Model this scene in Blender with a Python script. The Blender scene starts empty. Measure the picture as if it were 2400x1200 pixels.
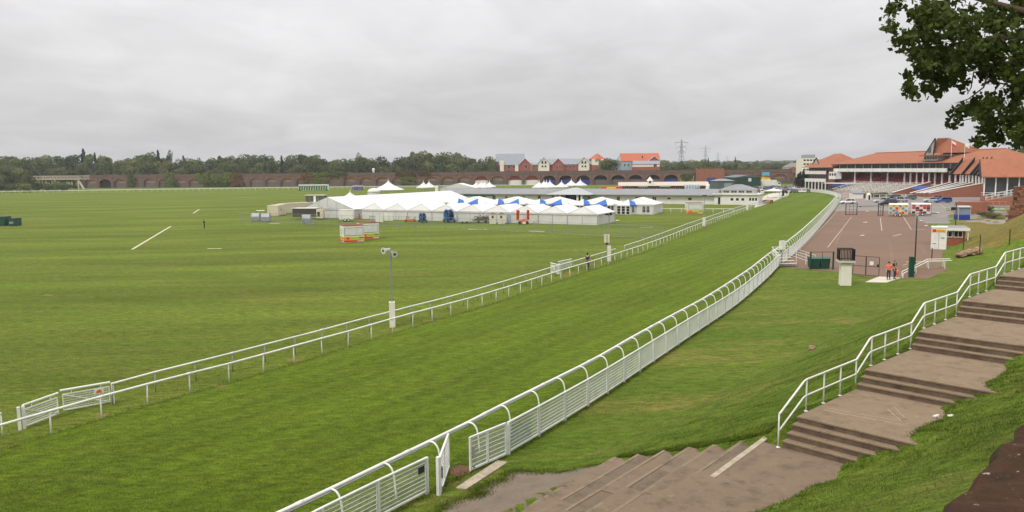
import bpy, math, random
from mathutils import Vector, Matrix, noise
random.seed(11)
rnd = random.Random(5)
scene = bpy.context.scene
COL = scene.collection
R = math.radians

# ---------------------------------------------------------------- camera
FPX, CAM_H = 1830.0, 10.8
TILT, ROLL = math.atan(205/FPX), R(.52)
_F = Vector((0, math.cos(TILT), -math.sin(TILT)))
_U0 = Vector((0, math.sin(TILT), math.cos(TILT)))
_R0 = Vector((1, 0, 0))
_Rt = _R0*math.cos(ROLL) - _U0*math.sin(ROLL)
_Up = _R0*math.sin(ROLL) + _U0*math.cos(ROLL)
CAM = Vector((0, 0, CAM_H))
cam_data = bpy.data.cameras.new('camera')
cam = bpy.data.objects.new('camera', cam_data)
COL.objects.link(cam)
cam.matrix_world = Matrix(((_Rt.x, _Up.x, -_F.x, CAM.x), (_Rt.y, _Up.y, -_F.y, CAM.y), (_Rt.z, _Up.z, -_F.z, CAM.z), (0, 0, 0, 1)))
cam_data.sensor_fit = 'HORIZONTAL'
cam_data.sensor_width = 36
cam_data.lens = 36*FPX/2400
cam_data.clip_start = .05
cam_data.clip_end = 12000
scene.camera = cam

# ---------------------------------------------------------------- sky: overcast
SUN_AZ, SUN_EL = R(-140), R(52)       # azimuth clockwise from +Y
world = bpy.data.worlds.new('World')
scene.world = world
world.use_nodes = True
nt = world.node_tree
nt.nodes.clear()
def wn(t, **k):
    n = nt.nodes.new(t)
    for a, b in k.items(): setattr(n, a, b)
    return n
wl = nt.links.new
sky = wn('ShaderNodeTexSky', sky_type='NISHITA', sun_disc=False)
sky.sun_elevation = SUN_EL; sky.sun_rotation = SUN_AZ
sky.air_density = 1.0; sky.dust_density = 3.0
tc = wn('ShaderNodeTexCoord')
sep = wn('ShaderNodeSeparateXYZ'); wl(tc.outputs['Generated'], sep.inputs[0])
zc = wn('ShaderNodeMath', operation='MAXIMUM'); wl(sep.outputs['Z'], zc.inputs[0]); zc.inputs[1].default_value = 0.0
# cloud deck: project the direction on a flat layer overhead
zd = wn('ShaderNodeMath', operation='ADD'); wl(zc.outputs[0], zd.inputs[0]); zd.inputs[1].default_value = .16
dx = wn('ShaderNodeMath', operation='DIVIDE'); wl(sep.outputs['X'], dx.inputs[0]); wl(zd.outputs[0], dx.inputs[1])
dy = wn('ShaderNodeMath', operation='DIVIDE'); wl(sep.outputs['Y'], dy.inputs[0]); wl(zd.outputs[0], dy.inputs[1])
cmb = wn('ShaderNodeCombineXYZ'); wl(dx.outputs[0], cmb.inputs[0]); wl(dy.outputs[0], cmb.inputs[1])
n1 = wn('ShaderNodeTexNoise'); n1.inputs['Scale'].default_value = .75; n1.inputs['Detail'].default_value = 7; n1.inputs['Roughness'].default_value = .52; n1.inputs['Distortion'].default_value = .5
mp = wn('ShaderNodeMapping'); mp.inputs['Location'].default_value = (3.1, 1.7, 0); mp.inputs['Scale'].default_value = (1.0, .75, 1)
wl(cmb.outputs[0], mp.inputs[0]); wl(mp.outputs[0], n1.inputs['Vector'])
mr = wn('ShaderNodeMapRange'); wl(n1.outputs['Fac'], mr.inputs[0])
mr.inputs[1].default_value = .33; mr.inputs[2].default_value = .68; mr.inputs[3].default_value = .89; mr.inputs[4].default_value = 1.13
# an overcast sky is about three times as bright overhead as at the horizon
n2 = wn('ShaderNodeTexNoise'); n2.inputs['Scale'].default_value = 2.1; n2.inputs['Detail'].default_value = 8; n2.inputs['Roughness'].default_value = .55; n2.inputs['Distortion'].default_value = .9
wl(mp.outputs[0], n2.inputs['Vector'])
m2 = wn('ShaderNodeMapRange'); wl(n2.outputs['Fac'], m2.inputs[0]); m2.inputs[1].default_value = .36; m2.inputs[2].default_value = .64; m2.inputs[3].default_value = .95; m2.inputs[4].default_value = 1.055
g1 = wn('ShaderNodeMath', operation='MULTIPLY_ADD'); wl(zc.outputs[0], g1.inputs[0]); g1.inputs[1].default_value = 1.55; g1.inputs[2].default_value = .88
gm = wn('ShaderNodeMath', operation='MULTIPLY'); wl(g1.outputs[0], gm.inputs[0]); wl(mr.outputs[0], gm.inputs[1])
gq = wn('ShaderNodeMath', operation='MULTIPLY'); wl(gm.outputs[0], gq.inputs[0]); wl(m2.outputs[0], gq.inputs[1])
cc = wn('ShaderNodeVectorMath', operation='SCALE'); cc.inputs[0].default_value = (5.95, 5.83, 5.87); wl(gq.outputs[0], cc.inputs['Scale'])
mx = wn('ShaderNodeMix', data_type='RGBA'); mx.inputs[0].default_value = .95
wl(sky.outputs[0], mx.inputs[6]); wl(cc.outputs[0], mx.inputs[7])
bg = wn('ShaderNodeBackground'); bg.inputs['Strength'].default_value = .1
wl(mx.outputs[2], bg.inputs[0])
wo = wn('ShaderNodeOutputWorld'); wl(bg.outputs[0], wo.inputs[0])
world.cycles.sampling_method = 'MANUAL'
world.cycles.sample_map_resolution = 512

# ---------------------------------------------------------------- sun behind thin cloud
sd = bpy.data.lights.new('sun', 'SUN')
sd.energy = 1.5; sd.angle = R(10); sd.color = (1, .94, .84)
sun = bpy.data.objects.new('sun', sd); COL.objects.link(sun)
sdir = Vector((math.sin(SUN_AZ)*math.cos(SUN_EL), math.cos(SUN_AZ)*math.cos(SUN_EL), math.sin(SUN_EL)))
sun.rotation_euler = sdir.to_track_quat('Z', 'Y').to_euler()
sun.location = (0, 0, 80)

vs = scene.view_settings
vs.view_transform = 'Standard'; vs.look = 'None'; vs.gamma = 1.0; vs.use_curve_mapping = False
vs.exposure = 0.26
scene.render.film_transparent = False
scene.cycles.max_bounces = 5
scene.cycles.diffuse_bounces = 2
scene.cycles.glossy_bounces = 2
scene.cycles.transparent_max_bounces = 8
scene.cycles.use_fast_gi = False

# ---------------------------------------------------------------- survey helpers
def ray(px, py): return _F + _Rt*((px-1200)/FPX) + _Up*((600-py)/FPX)
def G(px, py, z=0.0):
    d = ray(px, py); return CAM + d*((z-CAM_H)/d.z)
def AT(px, py, Y):
    d = ray(px, py); return CAM + d*(Y/d.y)
def GX(px, Y, z=0.0):
    p = AT(px, 500, Y); return Vector((p.x, Y, z))

# ---------------------------------------------------------------- mesh builder
class MB:
    def __init__(s): s.v = []; s.f = []; s.mi = []; s.m = 0
    def add(s, vs_, fs):
        o = len(s.v); s.v += [tuple(v) for v in vs_]
        s.f += [tuple(i+o for i in f) for f in fs]; s.mi += [s.m]*len(fs); return s
    def box(s, c, d, rz=0.0, tilt=None):
        hx, hy, hz = d[0]/2, d[1]/2, d[2]/2
        ps = [Vector((x*hx, y*hy, z*hz)) for z in (-1, 1) for y in (-1, 1) for x in (-1, 1)]
        if tilt: ps = [tilt @ p for p in ps]
        if rz:
            m = Matrix.Rotation(rz, 3, 'Z'); ps = [m @ p for p in ps]
        c = Vector(c)
        return s.add([p+c for p in ps], [(0, 2, 3, 1), (4, 5, 7, 6), (0, 1, 5, 4), (2, 6, 7, 3), (0, 4, 6, 2), (1, 3, 7, 5)])
    def span(s, x0, x1, y0, y1, z0, z1):
        return s.box(((x0+x1)/2, (y0+y1)/2, (z0+z1)/2), (abs(x1-x0), abs(y1-y0), abs(z1-z0)))
    def beam(s, p, q, w, h=None):
        p, q = Vector(p), Vector(q); d = q-p; L = d.length
        if L < 1e-6: return s
        return s.box((p+q)/2, (L, w, h or w), tilt=d.to_track_quat('X', 'Z').to_matrix())
    def tube(s, pts, r, n=6, cap=True):
        pts = [Vector(p) for p in pts]; rs = r if isinstance(r, (list, tuple)) else [r]*len(pts)
        vs_, fs = [], []
        pa = None
        for i, p in enumerate(pts):
            t = (pts[min(i+1, len(pts)-1)]-pts[max(i-1, 0)])
            t = t.normalized() if t.length > 1e-9 else Vector((0, 0, 1))
            if pa is None:
                a = t.cross(Vector((0, 0, 1)))
                if a.length < .05: a = t.cross(Vector((1, 0, 0)))
            else:
                a = pa - t*pa.dot(t)
            a.normalize(); pa = a; b = t.cross(a)
            for k in range(n):
                an = 2*math.pi*k/n
                vs_.append(p+(a*math.cos(an)+b*math.sin(an))*rs[i])
        for i in range(len(pts)-1):
            for k in range(n):
                k2 = (k+1) % n
                fs.append((i*n+k, i*n+k2, (i+1)*n+k2, (i+1)*n+k))
        if cap:
            fs.append(tuple(range(n-1, -1, -1))); fs.append(tuple((len(pts)-1)*n+k for k in range(n)))
        return s.add(vs_, fs)
    def ext(s, poly, vec):
        vec = Vector(vec); n = len(poly); a = [Vector(p) for p in poly]
        vs_ = a+[p+vec for p in a]
        return s.add(vs_, [tuple(range(n-1, -1, -1)), tuple(range(n, 2*n))]+[(i, (i+1) % n, n+(i+1) % n, n+i) for i in range(n)])
    def poly(s, *pts): return s.add(pts, [tuple(range(len(pts)))])
    def slab(s, pts, t):
        a = [Vector(p) for p in pts]; nn = (a[1]-a[0]).cross(a[2]-a[0]).normalized()
        return s.ext([p-nn*t for p in a], nn*t)
    def lathe(s, prof, n=12, c=(0, 0, 0), cap=True):
        c = Vector(c); vs_ = [c+Vector((r*math.cos(2*math.pi*k/n), r*math.sin(2*math.pi*k/n), z)) for r, z in prof for k in range(n)]
        fs = [(i*n+k, i*n+(k+1) % n, (i+1)*n+(k+1) % n, (i+1)*n+k) for i in range(len(prof)-1) for k in range(n)]
        if cap:
            fs.append(tuple(range(n-1, -1, -1))); fs.append(tuple((len(prof)-1)*n+k for k in range(n)))
        return s.add(vs_, fs)
    def mesh(s, name, smooth=False):
        me = bpy.data.meshes.new(name); me.from_pydata(s.v, [], s.f)
        if any(s.mi): me.polygons.foreach_set('material_index', s.mi)
        if smooth: me.polygons.foreach_set('use_smooth', [True]*len(s.f))
        me.update(); return me
    def build(s, name, mats, parent=None, loc=(0, 0, 0), rz=0.0, smooth=False):
        me = s.mesh(name, smooth)
        for m in (mats if isinstance(mats, (list, tuple)) else [mats]): me.materials.append(m)
        return put(name, me, parent, loc, rz)
def put(name, me, parent=None, loc=(0, 0, 0), rz=0.0):
    o = bpy.data.objects.new(name, me); COL.objects.link(o)
    o.parent = parent; o.location = loc; o.rotation_euler = (0, 0, rz); return o
def tag(o, label=None, cat=None, group=None, kind=None):
    if label: o['label'] = label
    if cat: o['category'] = cat
    if group: o['group'] = group
    if kind: o['kind'] = kind
    return o
def thing(name, label, cat, loc=(0, 0, 0), rz=0.0, group=None):
    o = bpy.data.objects.new(name, None); COL.objects.link(o); o.empty_display_size = .3
    o.location = loc; o.rotation_euler = (0, 0, rz); return tag(o, label, cat, group)
def copy_tree(o, parent=None):
    c = o.copy(); COL.objects.link(c); c.parent = parent
    for ch in o.children: copy_tree(ch, c)
    return c
def dup(root, label, loc, rz=0.0, group=None, scale=None):
    c = copy_tree(root); c.location = loc; c.rotation_euler = (0, 0, rz); c['label'] = label
    if group: c['group'] = group
    if scale: c.scale = scale if isinstance(scale, (tuple, list)) else (scale,)*3
    return c
ORD = ['first', 'second', 'third', 'fourth', 'fifth', 'sixth', 'seventh', 'eighth', 'ninth', 'tenth', 'eleventh', 'twelfth', 'thirteenth', 'fourteenth', 'fifteenth', 'sixteenth', 'seventeenth', 'eighteenth', 'nineteenth', 'twentieth']
def nth(i):
    if i < 20: return ORD[i]
    tens = ['twenty', 'thirty', 'forty', 'fifty', 'sixty', 'seventy', 'eighty', 'ninety']
    q, r = divmod(i+1, 10)
    if r: return tens[q-2]+'-'+ORD[r-1]
    return tens[q-2][:-1]+'ieth'
def spline(pts, step):
    """Catmull-Rom through pts, resampled evenly."""
    P = [Vector(p) for p in pts]; P = [P[0]*2-P[1]]+P+[P[-1]*2-P[-2]]
    raw = []
    for i in range(1, len(P)-2):
        a, b, c, d = P[i-1:i+3]
        for k in range(24):
            t = k/24
            raw.append(.5*((2*b)+(c-a)*t+(2*a-5*b+4*c-d)*t*t+(3*b-a-3*c+d)*t**3))
    raw.append(P[-2])
    out = [raw[0]]; acc = 0
    for i in range(1, len(raw)):
        seg = (raw[i]-raw[i-1]).length; pos = 0
        while acc+seg-pos >= step:
            pos += step-acc; acc = 0
            out.append(raw[i-1].lerp(raw[i], pos/seg))
        acc += seg-pos
    return out
def heading(p, q): return math.atan2(q.y-p.y, q.x-p.x)
def smooth01(t): t = max(0, min(1, t)); return t*t*(3-2*t)

# ---------------------------------------------------------------- materials
def lin(r, g, b):
    return tuple(((c/255)/12.92 if c/255 <= .04045 else ((c/255+.055)/1.055)**2.4) for c in (r, g, b))+(1,)
def mul(c, k): return tuple(min(1, x*k) for x in c[:3])+(1,)
class NT:
    def __init__(s, name):
        s.mat = bpy.data.materials.new(name); s.mat.use_nodes = True; s.t = s.mat.node_tree
        s.p = s.t.nodes['Principled BSDF']; s.L = s.t.links.new
    def n(s, t, **k):
        x = s.t.nodes.new(t)
        for a, b in k.items(): setattr(x, a, b)
        return x
    def pos(s): return s.n('ShaderNodeNewGeometry').outputs['Position']
    def objc(s): return s.n('ShaderNodeTexCoord').outputs['Object']
    def noise(s, vec, scale, detail=4, rough=.55, sc=None, rot=None):
        if sc or rot:
            m = s.n('ShaderNodeMapping'); s.L(vec, m.inputs[0])
            if sc: m.inputs['Scale'].default_value = sc
            if rot: m.inputs['Rotation'].default_value = rot
            vec = m.outputs[0]
        x = s.n('ShaderNodeTexNoise'); s.L(vec, x.inputs['Vector'])
        x.inputs['Scale'].default_value = scale; x.inputs['Detail'].default_value = detail; x.inputs['Roughness'].default_value = rough
        return x.outputs['Fac']
    def rng(s, v, a, b, c=0.0, d=1.0):
        m = s.n('ShaderNodeMapRange'); s.L(v, m.inputs[0])
        for i, x in enumerate((a, b, c, d)): m.inputs[i+1].default_value = x
        return m.outputs[0]
    def mix(s, f, a, b, mode='MIX'):
        m = s.n('ShaderNodeMix', data_type='RGBA', blend_type=mode)
        if isinstance(f, (int, float)): m.inputs[0].default_value = f
        else: s.L(f, m.inputs[0])
        for i, x in ((6, a), (7, b)):
            if isinstance(x, tuple): m.inputs[i].default_value = x
            else: s.L(x, m.inputs[i])
        return m.outputs[2]
    def math(s, op, a, b=0.0):
        m = s.n('ShaderNodeMath', operation=op)
        for i, x in enumerate((a, b)):
            if isinstance(x, (int, float)): m.inputs[i].default_value = x
            else: s.L(x, m.inputs[i])
        return m.outputs[0]
    def bump(s, h, st=.3, dist=.05):
        b = s.n('ShaderNodeBump'); b.inputs['Strength'].default_value = st; b.inputs['Distance'].default_value = dist
        s.L(h, b.inputs['Height']); s.L(b.outputs[0], s.p.inputs['Normal'])
    def done(s, col, rough=.8, spec=.3):
        if isinstance(col, tuple): s.p.inputs['Base Color'].default_value = col
        else: s.L(col, s.p.inputs['Base Color'])
        if isinstance(rough, (int, float)): s.p.inputs['Roughness'].default_value = rough
        else: s.L(rough, s.p.inputs['Roughness'])
        s.p.inputs['Specular IOR Level'].default_value = spec
        return s.mat
_M = {}
def M(name, col, rough=.6, var=.12, scale=2.0, dirt=0.0, dirtcol=(70, 62, 50), bump=0.0, metal=0.0, spec=.35, world_space=True, sc=None):
    if name in _M: return _M[name]
    t = NT(name); v = t.pos() if world_space else t.objc()
    c = lin(*col)
    nz = t.noise(v, scale, 5, .6, sc)
    out = t.mix(t.rng(nz, .3, .7), mul(c, 1-var), mul(c, 1+var))
    if dirt:
        d = t.noise(v, scale*.37, 6, .7, sc)
        out = t.mix(t.rng(d, .48, .75, 0, dirt), out, lin(*dirtcol))
    if bump: t.bump(t.noise(v, scale*6, 4), bump, .03)
    t.p.inputs['Metallic'].default_value = metal
    _M[name] = t.done(out, rough, spec); return _M[name]
def grass_mat(name, c1, c2, c3, stripe=None, dry=(132, 122, 66), dryamt=.35, streak=0.0, midamt=.85, dark=.5, band=.06):
    t = NT(name); v = t.pos(); sr = (0, 0, -R(streak))
    big = t.noise(v, .045, 5, .6); mid = t.noise(v, .4, 6, .72, sc=(.22, 1.6, 1), rot=sr); fine = t.noise(v, 2.2, 5, .8, sc=(.6, 1.5, 1), rot=sr); blade = t.noise(v, 16, 4, .8)
    col = t.mix(t.rng(big, .3, .7), lin(*c1), lin(*c2))
    col = t.mix(t.rng(mid, .32, .7, 0, midamt), col, lin(*c3))
    dr = t.noise(v, .11, 6, .75, sc=(.5, 2.0, 1), rot=sr); dr2 = t.noise(v, 1.0, 6, .75, sc=(.6, 1.5, 1), rot=sr)
    col = t.mix(t.math('MULTIPLY', t.rng(dr, .5, .68), t.rng(dr2, .35, .62, 0, dryamt)), col, lin(*dry))
    dk = t.noise(v, .21, 6, .75, sc=(.5, 1.8, 1), rot=sr)
    col = t.mix(t.rng(dk, .54, .7, 0, dark), col, mul(lin(*c2), .62))
    bnd = t.rng(t.noise(v, .1, 4, .6, sc=(.25, 1.3, 1), rot=(0, 0, -R(streak+10))), .36, .64, 1-band, 1+band)
    x = t.n('ShaderNodeVectorMath', operation='SCALE'); t.L(col, x.inputs[0]); t.L(bnd, x.inputs['Scale']); col = x.outputs[0]
    if stripe:
        for ang, width, amt in stripe:
            m = t.n('ShaderNodeMapping'); t.L(v, m.inputs[0]); m.inputs['Rotation'].default_value = (0, 0, -R(ang))
            wv = t.n('ShaderNodeTexWave', wave_type='BANDS', bands_direction='Y', wave_profile='SIN'); t.L(m.outputs[0], wv.inputs[0])
            wv.inputs['Scale'].default_value = math.pi/10/width; wv.inputs['Distortion'].default_value = 1.6; wv.inputs['Detail'].default_value = 4; wv.inputs['Detail Scale'].default_value = .5
            a = t.rng(wv.outputs['Fac'], .3, .7, 1-amt, 1+amt)
            x = t.n('ShaderNodeVectorMath', operation='SCALE'); t.L(col, x.inputs[0]); t.L(a, x.inputs['Scale']); col = x.outputs[0]
    x = t.n('ShaderNodeVectorMath', operation='SCALE'); t.L(col, x.inputs[0])
    t.L(t.math('MULTIPLY', t.rng(fine, .34, .66, .58, 1.4), t.rng(blade, .3, .7, .55, 1.42)), x.inputs['Scale'])
    sp_ = t.rng(t.noise(v, 4.2, 3, .6, sc=(.7, 1.2, 1), rot=sr), .64, .72, 1, .55)
    y_ = t.n('ShaderNodeVectorMath', operation='SCALE'); t.L(x.outputs[0], y_.inputs[0]); t.L(sp_, y_.inputs['Scale']); x = y_
    h = t.math('ADD', t.math('MULTIPLY', fine, 1.6), blade)
    t.bump(h, .7, .1)
    return t.done(x.outputs[0], .95, .12)

# ================================================================ SETTING: ground, track, lawn bank, forecourt
white_paint = M('white_paint', (226, 226, 220), .5, .07, 1.5, dirt=.4, dirtcol=(160, 156, 140))
white_metal = M('white_metal', (222, 223, 220), .5, .07, 2.5, dirt=.4, dirtcol=(150, 148, 136))
galv = M('galvanised', (150, 154, 155), .45, .12, 4, metal=.4)
dark_metal = M('dark_metal', (40, 42, 42), .5, .2, 4)
def step_concrete(name, base, dark, light):
    t = NT(name); v = t.pos()
    c = t.mix(t.rng(t.noise(v, .8, 5, .65), .3, .7), lin(*base), mul(lin(*base), .82))
    c = t.mix(t.rng(t.noise(v, 1.7, 7, .75), .5, .68, 0, .75), c, lin(*dark))
    c = t.mix(t.rng(t.noise(v, 3.1, 7, .8), .58, .7, 0, .6), c, lin(*light))
    c = t.mix(t.rng(t.noise(v, 34, 3, .8), .5, .75, 0, .55), c, lin(*dark))
    c = t.mix(t.rng(t.noise(v, 9, 4, .8), .64, .7, 0, .8), c, lin(*light))
    t.bump(t.noise(v, 26, 5, .7), .45, .02)
    return t.done(c, .93, .2)
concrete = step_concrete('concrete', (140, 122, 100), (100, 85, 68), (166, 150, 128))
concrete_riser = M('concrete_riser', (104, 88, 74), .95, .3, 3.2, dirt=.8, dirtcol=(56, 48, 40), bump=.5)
pale_concrete = M('pale_concrete', (196, 190, 176), .9, .1, 1.1, dirt=.25, bump=.15)
slab_a = step_concrete('paving_slab_warm', (128, 111, 92), (88, 76, 62), (150, 134, 114)); slab_b = step_concrete('paving_slab_grey', (116, 102, 86), (80, 70, 58), (140, 126, 108))
earth = M('bare_earth', (120, 88, 66), .95, .2, 3, dirt=.4, bump=.4)
grass_infield = grass_mat('grass_infield', (92, 109, 32), (84, 106, 27), (109, 117, 45), [(12, 8, .03), (24, 25, .05)], dry=(128, 116, 56), dryamt=.55, streak=14, dark=.3, band=.16)
grass_track = grass_mat('grass_track', (90, 110, 24), (83, 105, 22), (103, 116, 34), [(63, 6.5, .05), (57, 1.4, .05)], dryamt=.12, streak=60, midamt=.45, dark=.18)
grass_lawn = grass_mat('grass_lawn', (88, 110, 30), (81, 106, 26), (104, 116, 44), None, dry=(142, 128, 70), dryamt=.95, streak=45, dark=.3)
grass_mound = grass_mat('grass_dry', (116, 106, 50), (100, 98, 42), (128, 114, 60), None, dryamt=.6)

g = MB(); N = 96
g.add([(0, 0, 0)]+[(3600*math.cos(2*math.pi*k/N), 3600*math.sin(2*math.pi*k/N), 0) for k in range(N)], [(0, 1+k, 1+(k+1) % N) for k in range(N)])
tag(g.build('ground', grass_infield), 'mown green infield and land out to the horizon', kind='structure')

inner_px = [(108, 1022), (353, 948), (551, 893), (713, 845), (846, 805), (958, 770), (1093, 731), (1201, 696), (1310, 659), (1430, 619), (1541, 579), (1650, 533), (1749, 495), (1787, 483), (1830, 467.6), (1845, 462), (1848, 454), (1833, 448)]
INNER = [Vector((-24.5, 21.5, 0)), Vector((-21.8, 26.4, 0))]+[G(*p) for p in inner_px]+[Vector((98, 366, 0)), Vector((60, 392, 0))]
fence_px = [(1103, 1107), (1191, 1067), (1270, 1020), (1394, 943), (1529, 852), (1624, 787), (1694, 740), (1743, 703), (1800, 652), (1824, 627), (1871, 587), (1920, 535), (1965, 477)]
FENCE = [Vector((-9.0, 15.0, 0)), Vector((-5.6, 21.0, 0))]+[G(*p) for p in fence_px]+[Vector((112, 268, 0)), Vector((124, 318, 0)), Vector((118, 362, 0)), Vector((92, 395, 0)), Vector((50, 412, 0))]
inner_s = spline(INNER, 2.0); fence_s = spline(FENCE, 2.0)
def nearest(pts, p): return min(range(len(pts)), key=lambda i: (pts[i]-p).length)
# track surface between inner rail and outer fence
tm = MB(); vs_, fs = [], []
n1_ = len(fence_s); n2_ = len(inner_s); K = 220
def samp(ps, t):
    x = t*(len(ps)-1); i = min(int(x), len(ps)-2); return ps[i].lerp(ps[i+1], x-i)
for k in range(K+1):
    a, b = samp(inner_s, k/K), samp(fence_s, k/K)
    vs_ += [(a.x, a.y, .005), (b.x, b.y, .005)]
    if k: fs.append((2*k-2, 2*k-1, 2*k+1, 2*k))
tag(tm.add(vs_, fs).build('race_track', grass_track), 'lush green turf race track curving away between the white rails', kind='structure')

# ---- frame of the concrete stairs
ANG = R(43); SD = Vector((math.cos(ANG), math.sin(ANG), 0)); SN = Vector((SD.y, -SD.x, 0)); SP = Vector((8.1, 22.95, 0))
LEV = [(-99, 2.28), (.10, 2.47), (.40, 2.66), (.70, 2.85), (1.0, 3.03), (5.30, 3.23), (5.62, 3.43), (5.94, 3.63), (10.2, 3.84), (10.52, 4.05), (10.84, 4.25), (15.2, 4.46), (15.52, 4.67), (15.84, 4.88), (20.4, 5.07), (20.72, 5.26), (21.04, 5.45), (25.6, 5.65), (25.92, 5.85), (26.24, 6.04)]
def level(s):
    z = LEV[0][1]
    for a, b in LEV:
        if s >= a: z = b
    return z
def ramp(s):
    if s > 29: return 6.04+min(s-29, 12)*.11
    return sum(level(s+o) for o in (-.8, -.4, 0, .4, .8))/5
def edge_w(s):
    pts = [(-9, 1.0), (-4.7, 1.74), (0, 2.35), (1, 2.9), (5.6, 3.35), (6.5, 3.6), (10.5, 3.6), (40, 4.0)]
    if s <= pts[0][0]: return pts[0][1]
    for (a, b), (c, d) in zip(pts, pts[1:]):
        if s <= c: return b+(d-b)*(s-a)/(c-a)
    return 4.0
TA = ANG+R(8.4); TD = Vector((math.cos(TA), math.sin(TA), 0)); TN = Vector((TD.y, -TD.x, 0)); TO = SP+SD*.45-SN*.66
NT_, TR = 6, .91
def tread_z(k): return 2.28-.3*(k+1)
MF0, MF1 = Vector((55, 96, 0)), Vector((84, 150, 0)); MD = (MF1-MF0).normalized(); MN = Vector((MD.y, -MD.x, 0))
def bank(x, y):
    p = Vector((x, y, 0)); r = p-SP; s, w = r.dot(SD), r.dot(SN)
    q = p-TO; s2, w2 = q.dot(TD), q.dot(TN)
    nz = noise.noise((x*.7, y*.7, 0))*.09+noise.noise((x*.22, y*.22, 3))*.16
    we = edge_w(s)
    if w < 0:
        wf = 7.6+.115*max(s, 0); t = max(0, 1+w/wf)
        wide = ramp(s) if w > -.8 else sum(ramp(s+o) for o in (-2, -1, 0, 1, 2))/5
        z = wide*(t**1.12) + nz*min(1, -w*.7)*min(1, t*3)
        fade = 1-smooth01((y-66)/26)
        z *= fade
        if s2 < -.3 and -NT_*TR+.1 < w2 < 1.2: z = min(z, tread_z(int(min(NT_-1, max(0, -w2/TR))))-.25)
    else:
        z = ramp(s)+(w-we)*.30+nz*.55+max(0, w-we-1)*.12
        if w < we-.5: z = level(s)-.5 if True else z
        if s < .6 and w < we-.5: z = 1.7
        z *= 1-smooth01((y-66)/26)
    m = (p-MF0).dot(MN)
    if y > 84:
        mz = max(0, m)*.5*smooth01((y-84)/10)*(1-smooth01((y-103-.25*max(0, m))/12))
        z = max(z, min(mz, 6)+nz*min(1, max(0, m)))
    return max(z, 0)
base_s = [p for p in spline([Vector((-20, -6, 0)), Vector((-14, 6, 0))]+FENCE[:16], .55) if p.y < 215]
vofs = [.0]; 
while vofs[-1] < 95: vofs.append(vofs[-1]+(.38 if vofs[-1] < 26 else .8 if vofs[-1] < 45 else 2.2))
bm_ = MB(); vs_, fs, mi = [], [], []
keep = []
for i, p in enumerate(base_s):
    if i and p.y > 60 and i % 2 and i < len(base_s)-1: continue
    if p.y > 120 and i % 6 and i < len(base_s)-1: continue
    keep.append(i)
nv = len(vofs)
def fence_normal(i):
    a, b = base_s[max(i-3, 0)], base_s[min(i+3, len(base_s)-1)]; d = (b-a).normalized(); return Vector((d.y, -d.x, 0))
for r_, i in enumerate(keep):
    nn = fence_normal(i)
    for v in vofs:
        q = base_s[i]+nn*v
        vs_.append((q.x, q.y, bank(q.x, q.y)+.007))
    if r_:
        for k in range(nv-1):
            a = (r_-1)*nv+k; fs.append((a, a+1, a+nv+1, a+nv))
            c = vs_[a]
            mi.append(1 if (c[1] > 90 and (Vector(c)-MF0).dot(MN) > 1.0) else 0)
bm_.add(vs_, fs); bm_.mi = mi
lawn = bm_.build('grass_bank', [grass_lawn, grass_mound], smooth=True)
tag(lawn, 'green lawn and bank rising from the outer fence to the walls', kind='structure')

# ---- forecourt
def red_tarmac():
    t = NT('red_tarmac'); v = t.pos()
    c = t.mix(t.rng(t.noise(v, .09, 5), .3, .7), lin(122, 97, 81), lin(107, 88, 75))
    c = t.mix(t.rng(t.noise(v, .5, 6, .7), .5, .75, 0, .45), c, lin(100, 86, 78))
    c = t.mix(t.rng(t.noise(v, 9, 3, .7), .3, .7, 0, .3), c, lin(142, 116, 98))
    return t.done(c, .9, .2)
def grey_tarmac():
    t = NT('grey_tarmac'); v = t.pos()
    c = t.mix(t.rng(t.noise(v, .08, 5), .3, .7), lin(142, 134, 128), lin(124, 118, 114))
    c = t.mix(t.rng(t.noise(v, 1.1, 5, .7), .5, .75, 0, .4), c, lin(104, 100, 98))
    return t.done(c, .9, .2)
red_t, grey_t = red_tarmac(), grey_tarmac()
fo = [p+fence_normal_ for p, fence_normal_ in []]
def offs(ps, d):
    out = []
    for i, p in enumerate(ps):
        a, b = ps[max(i-1, 0)], ps[min(i+1, len(ps)-1)]; t = (b-a).normalized(); out.append(p+Vector((t.y, -t.x, 0))*d)
    return out
far_f = [p for p in offs(fence_s, .12) if 83 < p.y < 222 and p.x < 100]
redge = [Vector((95, 185, 0)), Vector((82, 158, 0)), Vector((70, 126, 0)), Vector((56.5, 101, 0)), Vector((51.5, 93, 0)), Vector((45, 80, 0)), Vector((39.6, 73.6, 0)), Vector((35, 74.4, 0)), Vector((33, 79.2, 0))]
near_f = [p for p in far_f if p.y < 188]
mm = MB(); mm.poly(*[(p.x, p.y, .02) for p in near_f+redge]); 
red_sheet = tag(mm.build('forecourt', red_t), 'red tarmac forecourt beside the track', kind='structure')
mm = MB(); mm.poly(*[(p.x, p.y, .014) for p in [Vector((60, 150, 0))]+[p for p in offs(fence_s, .12) if 150 < p.y < 360 and p.x > 55]+[Vector((190, 380, 0)), Vector((190, 120, 0)), Vector((90, 140, 0))]])
tag(mm.build('car_park', grey_t), 'grey tarmac car park in front of the grandstand', kind='structure')
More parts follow.
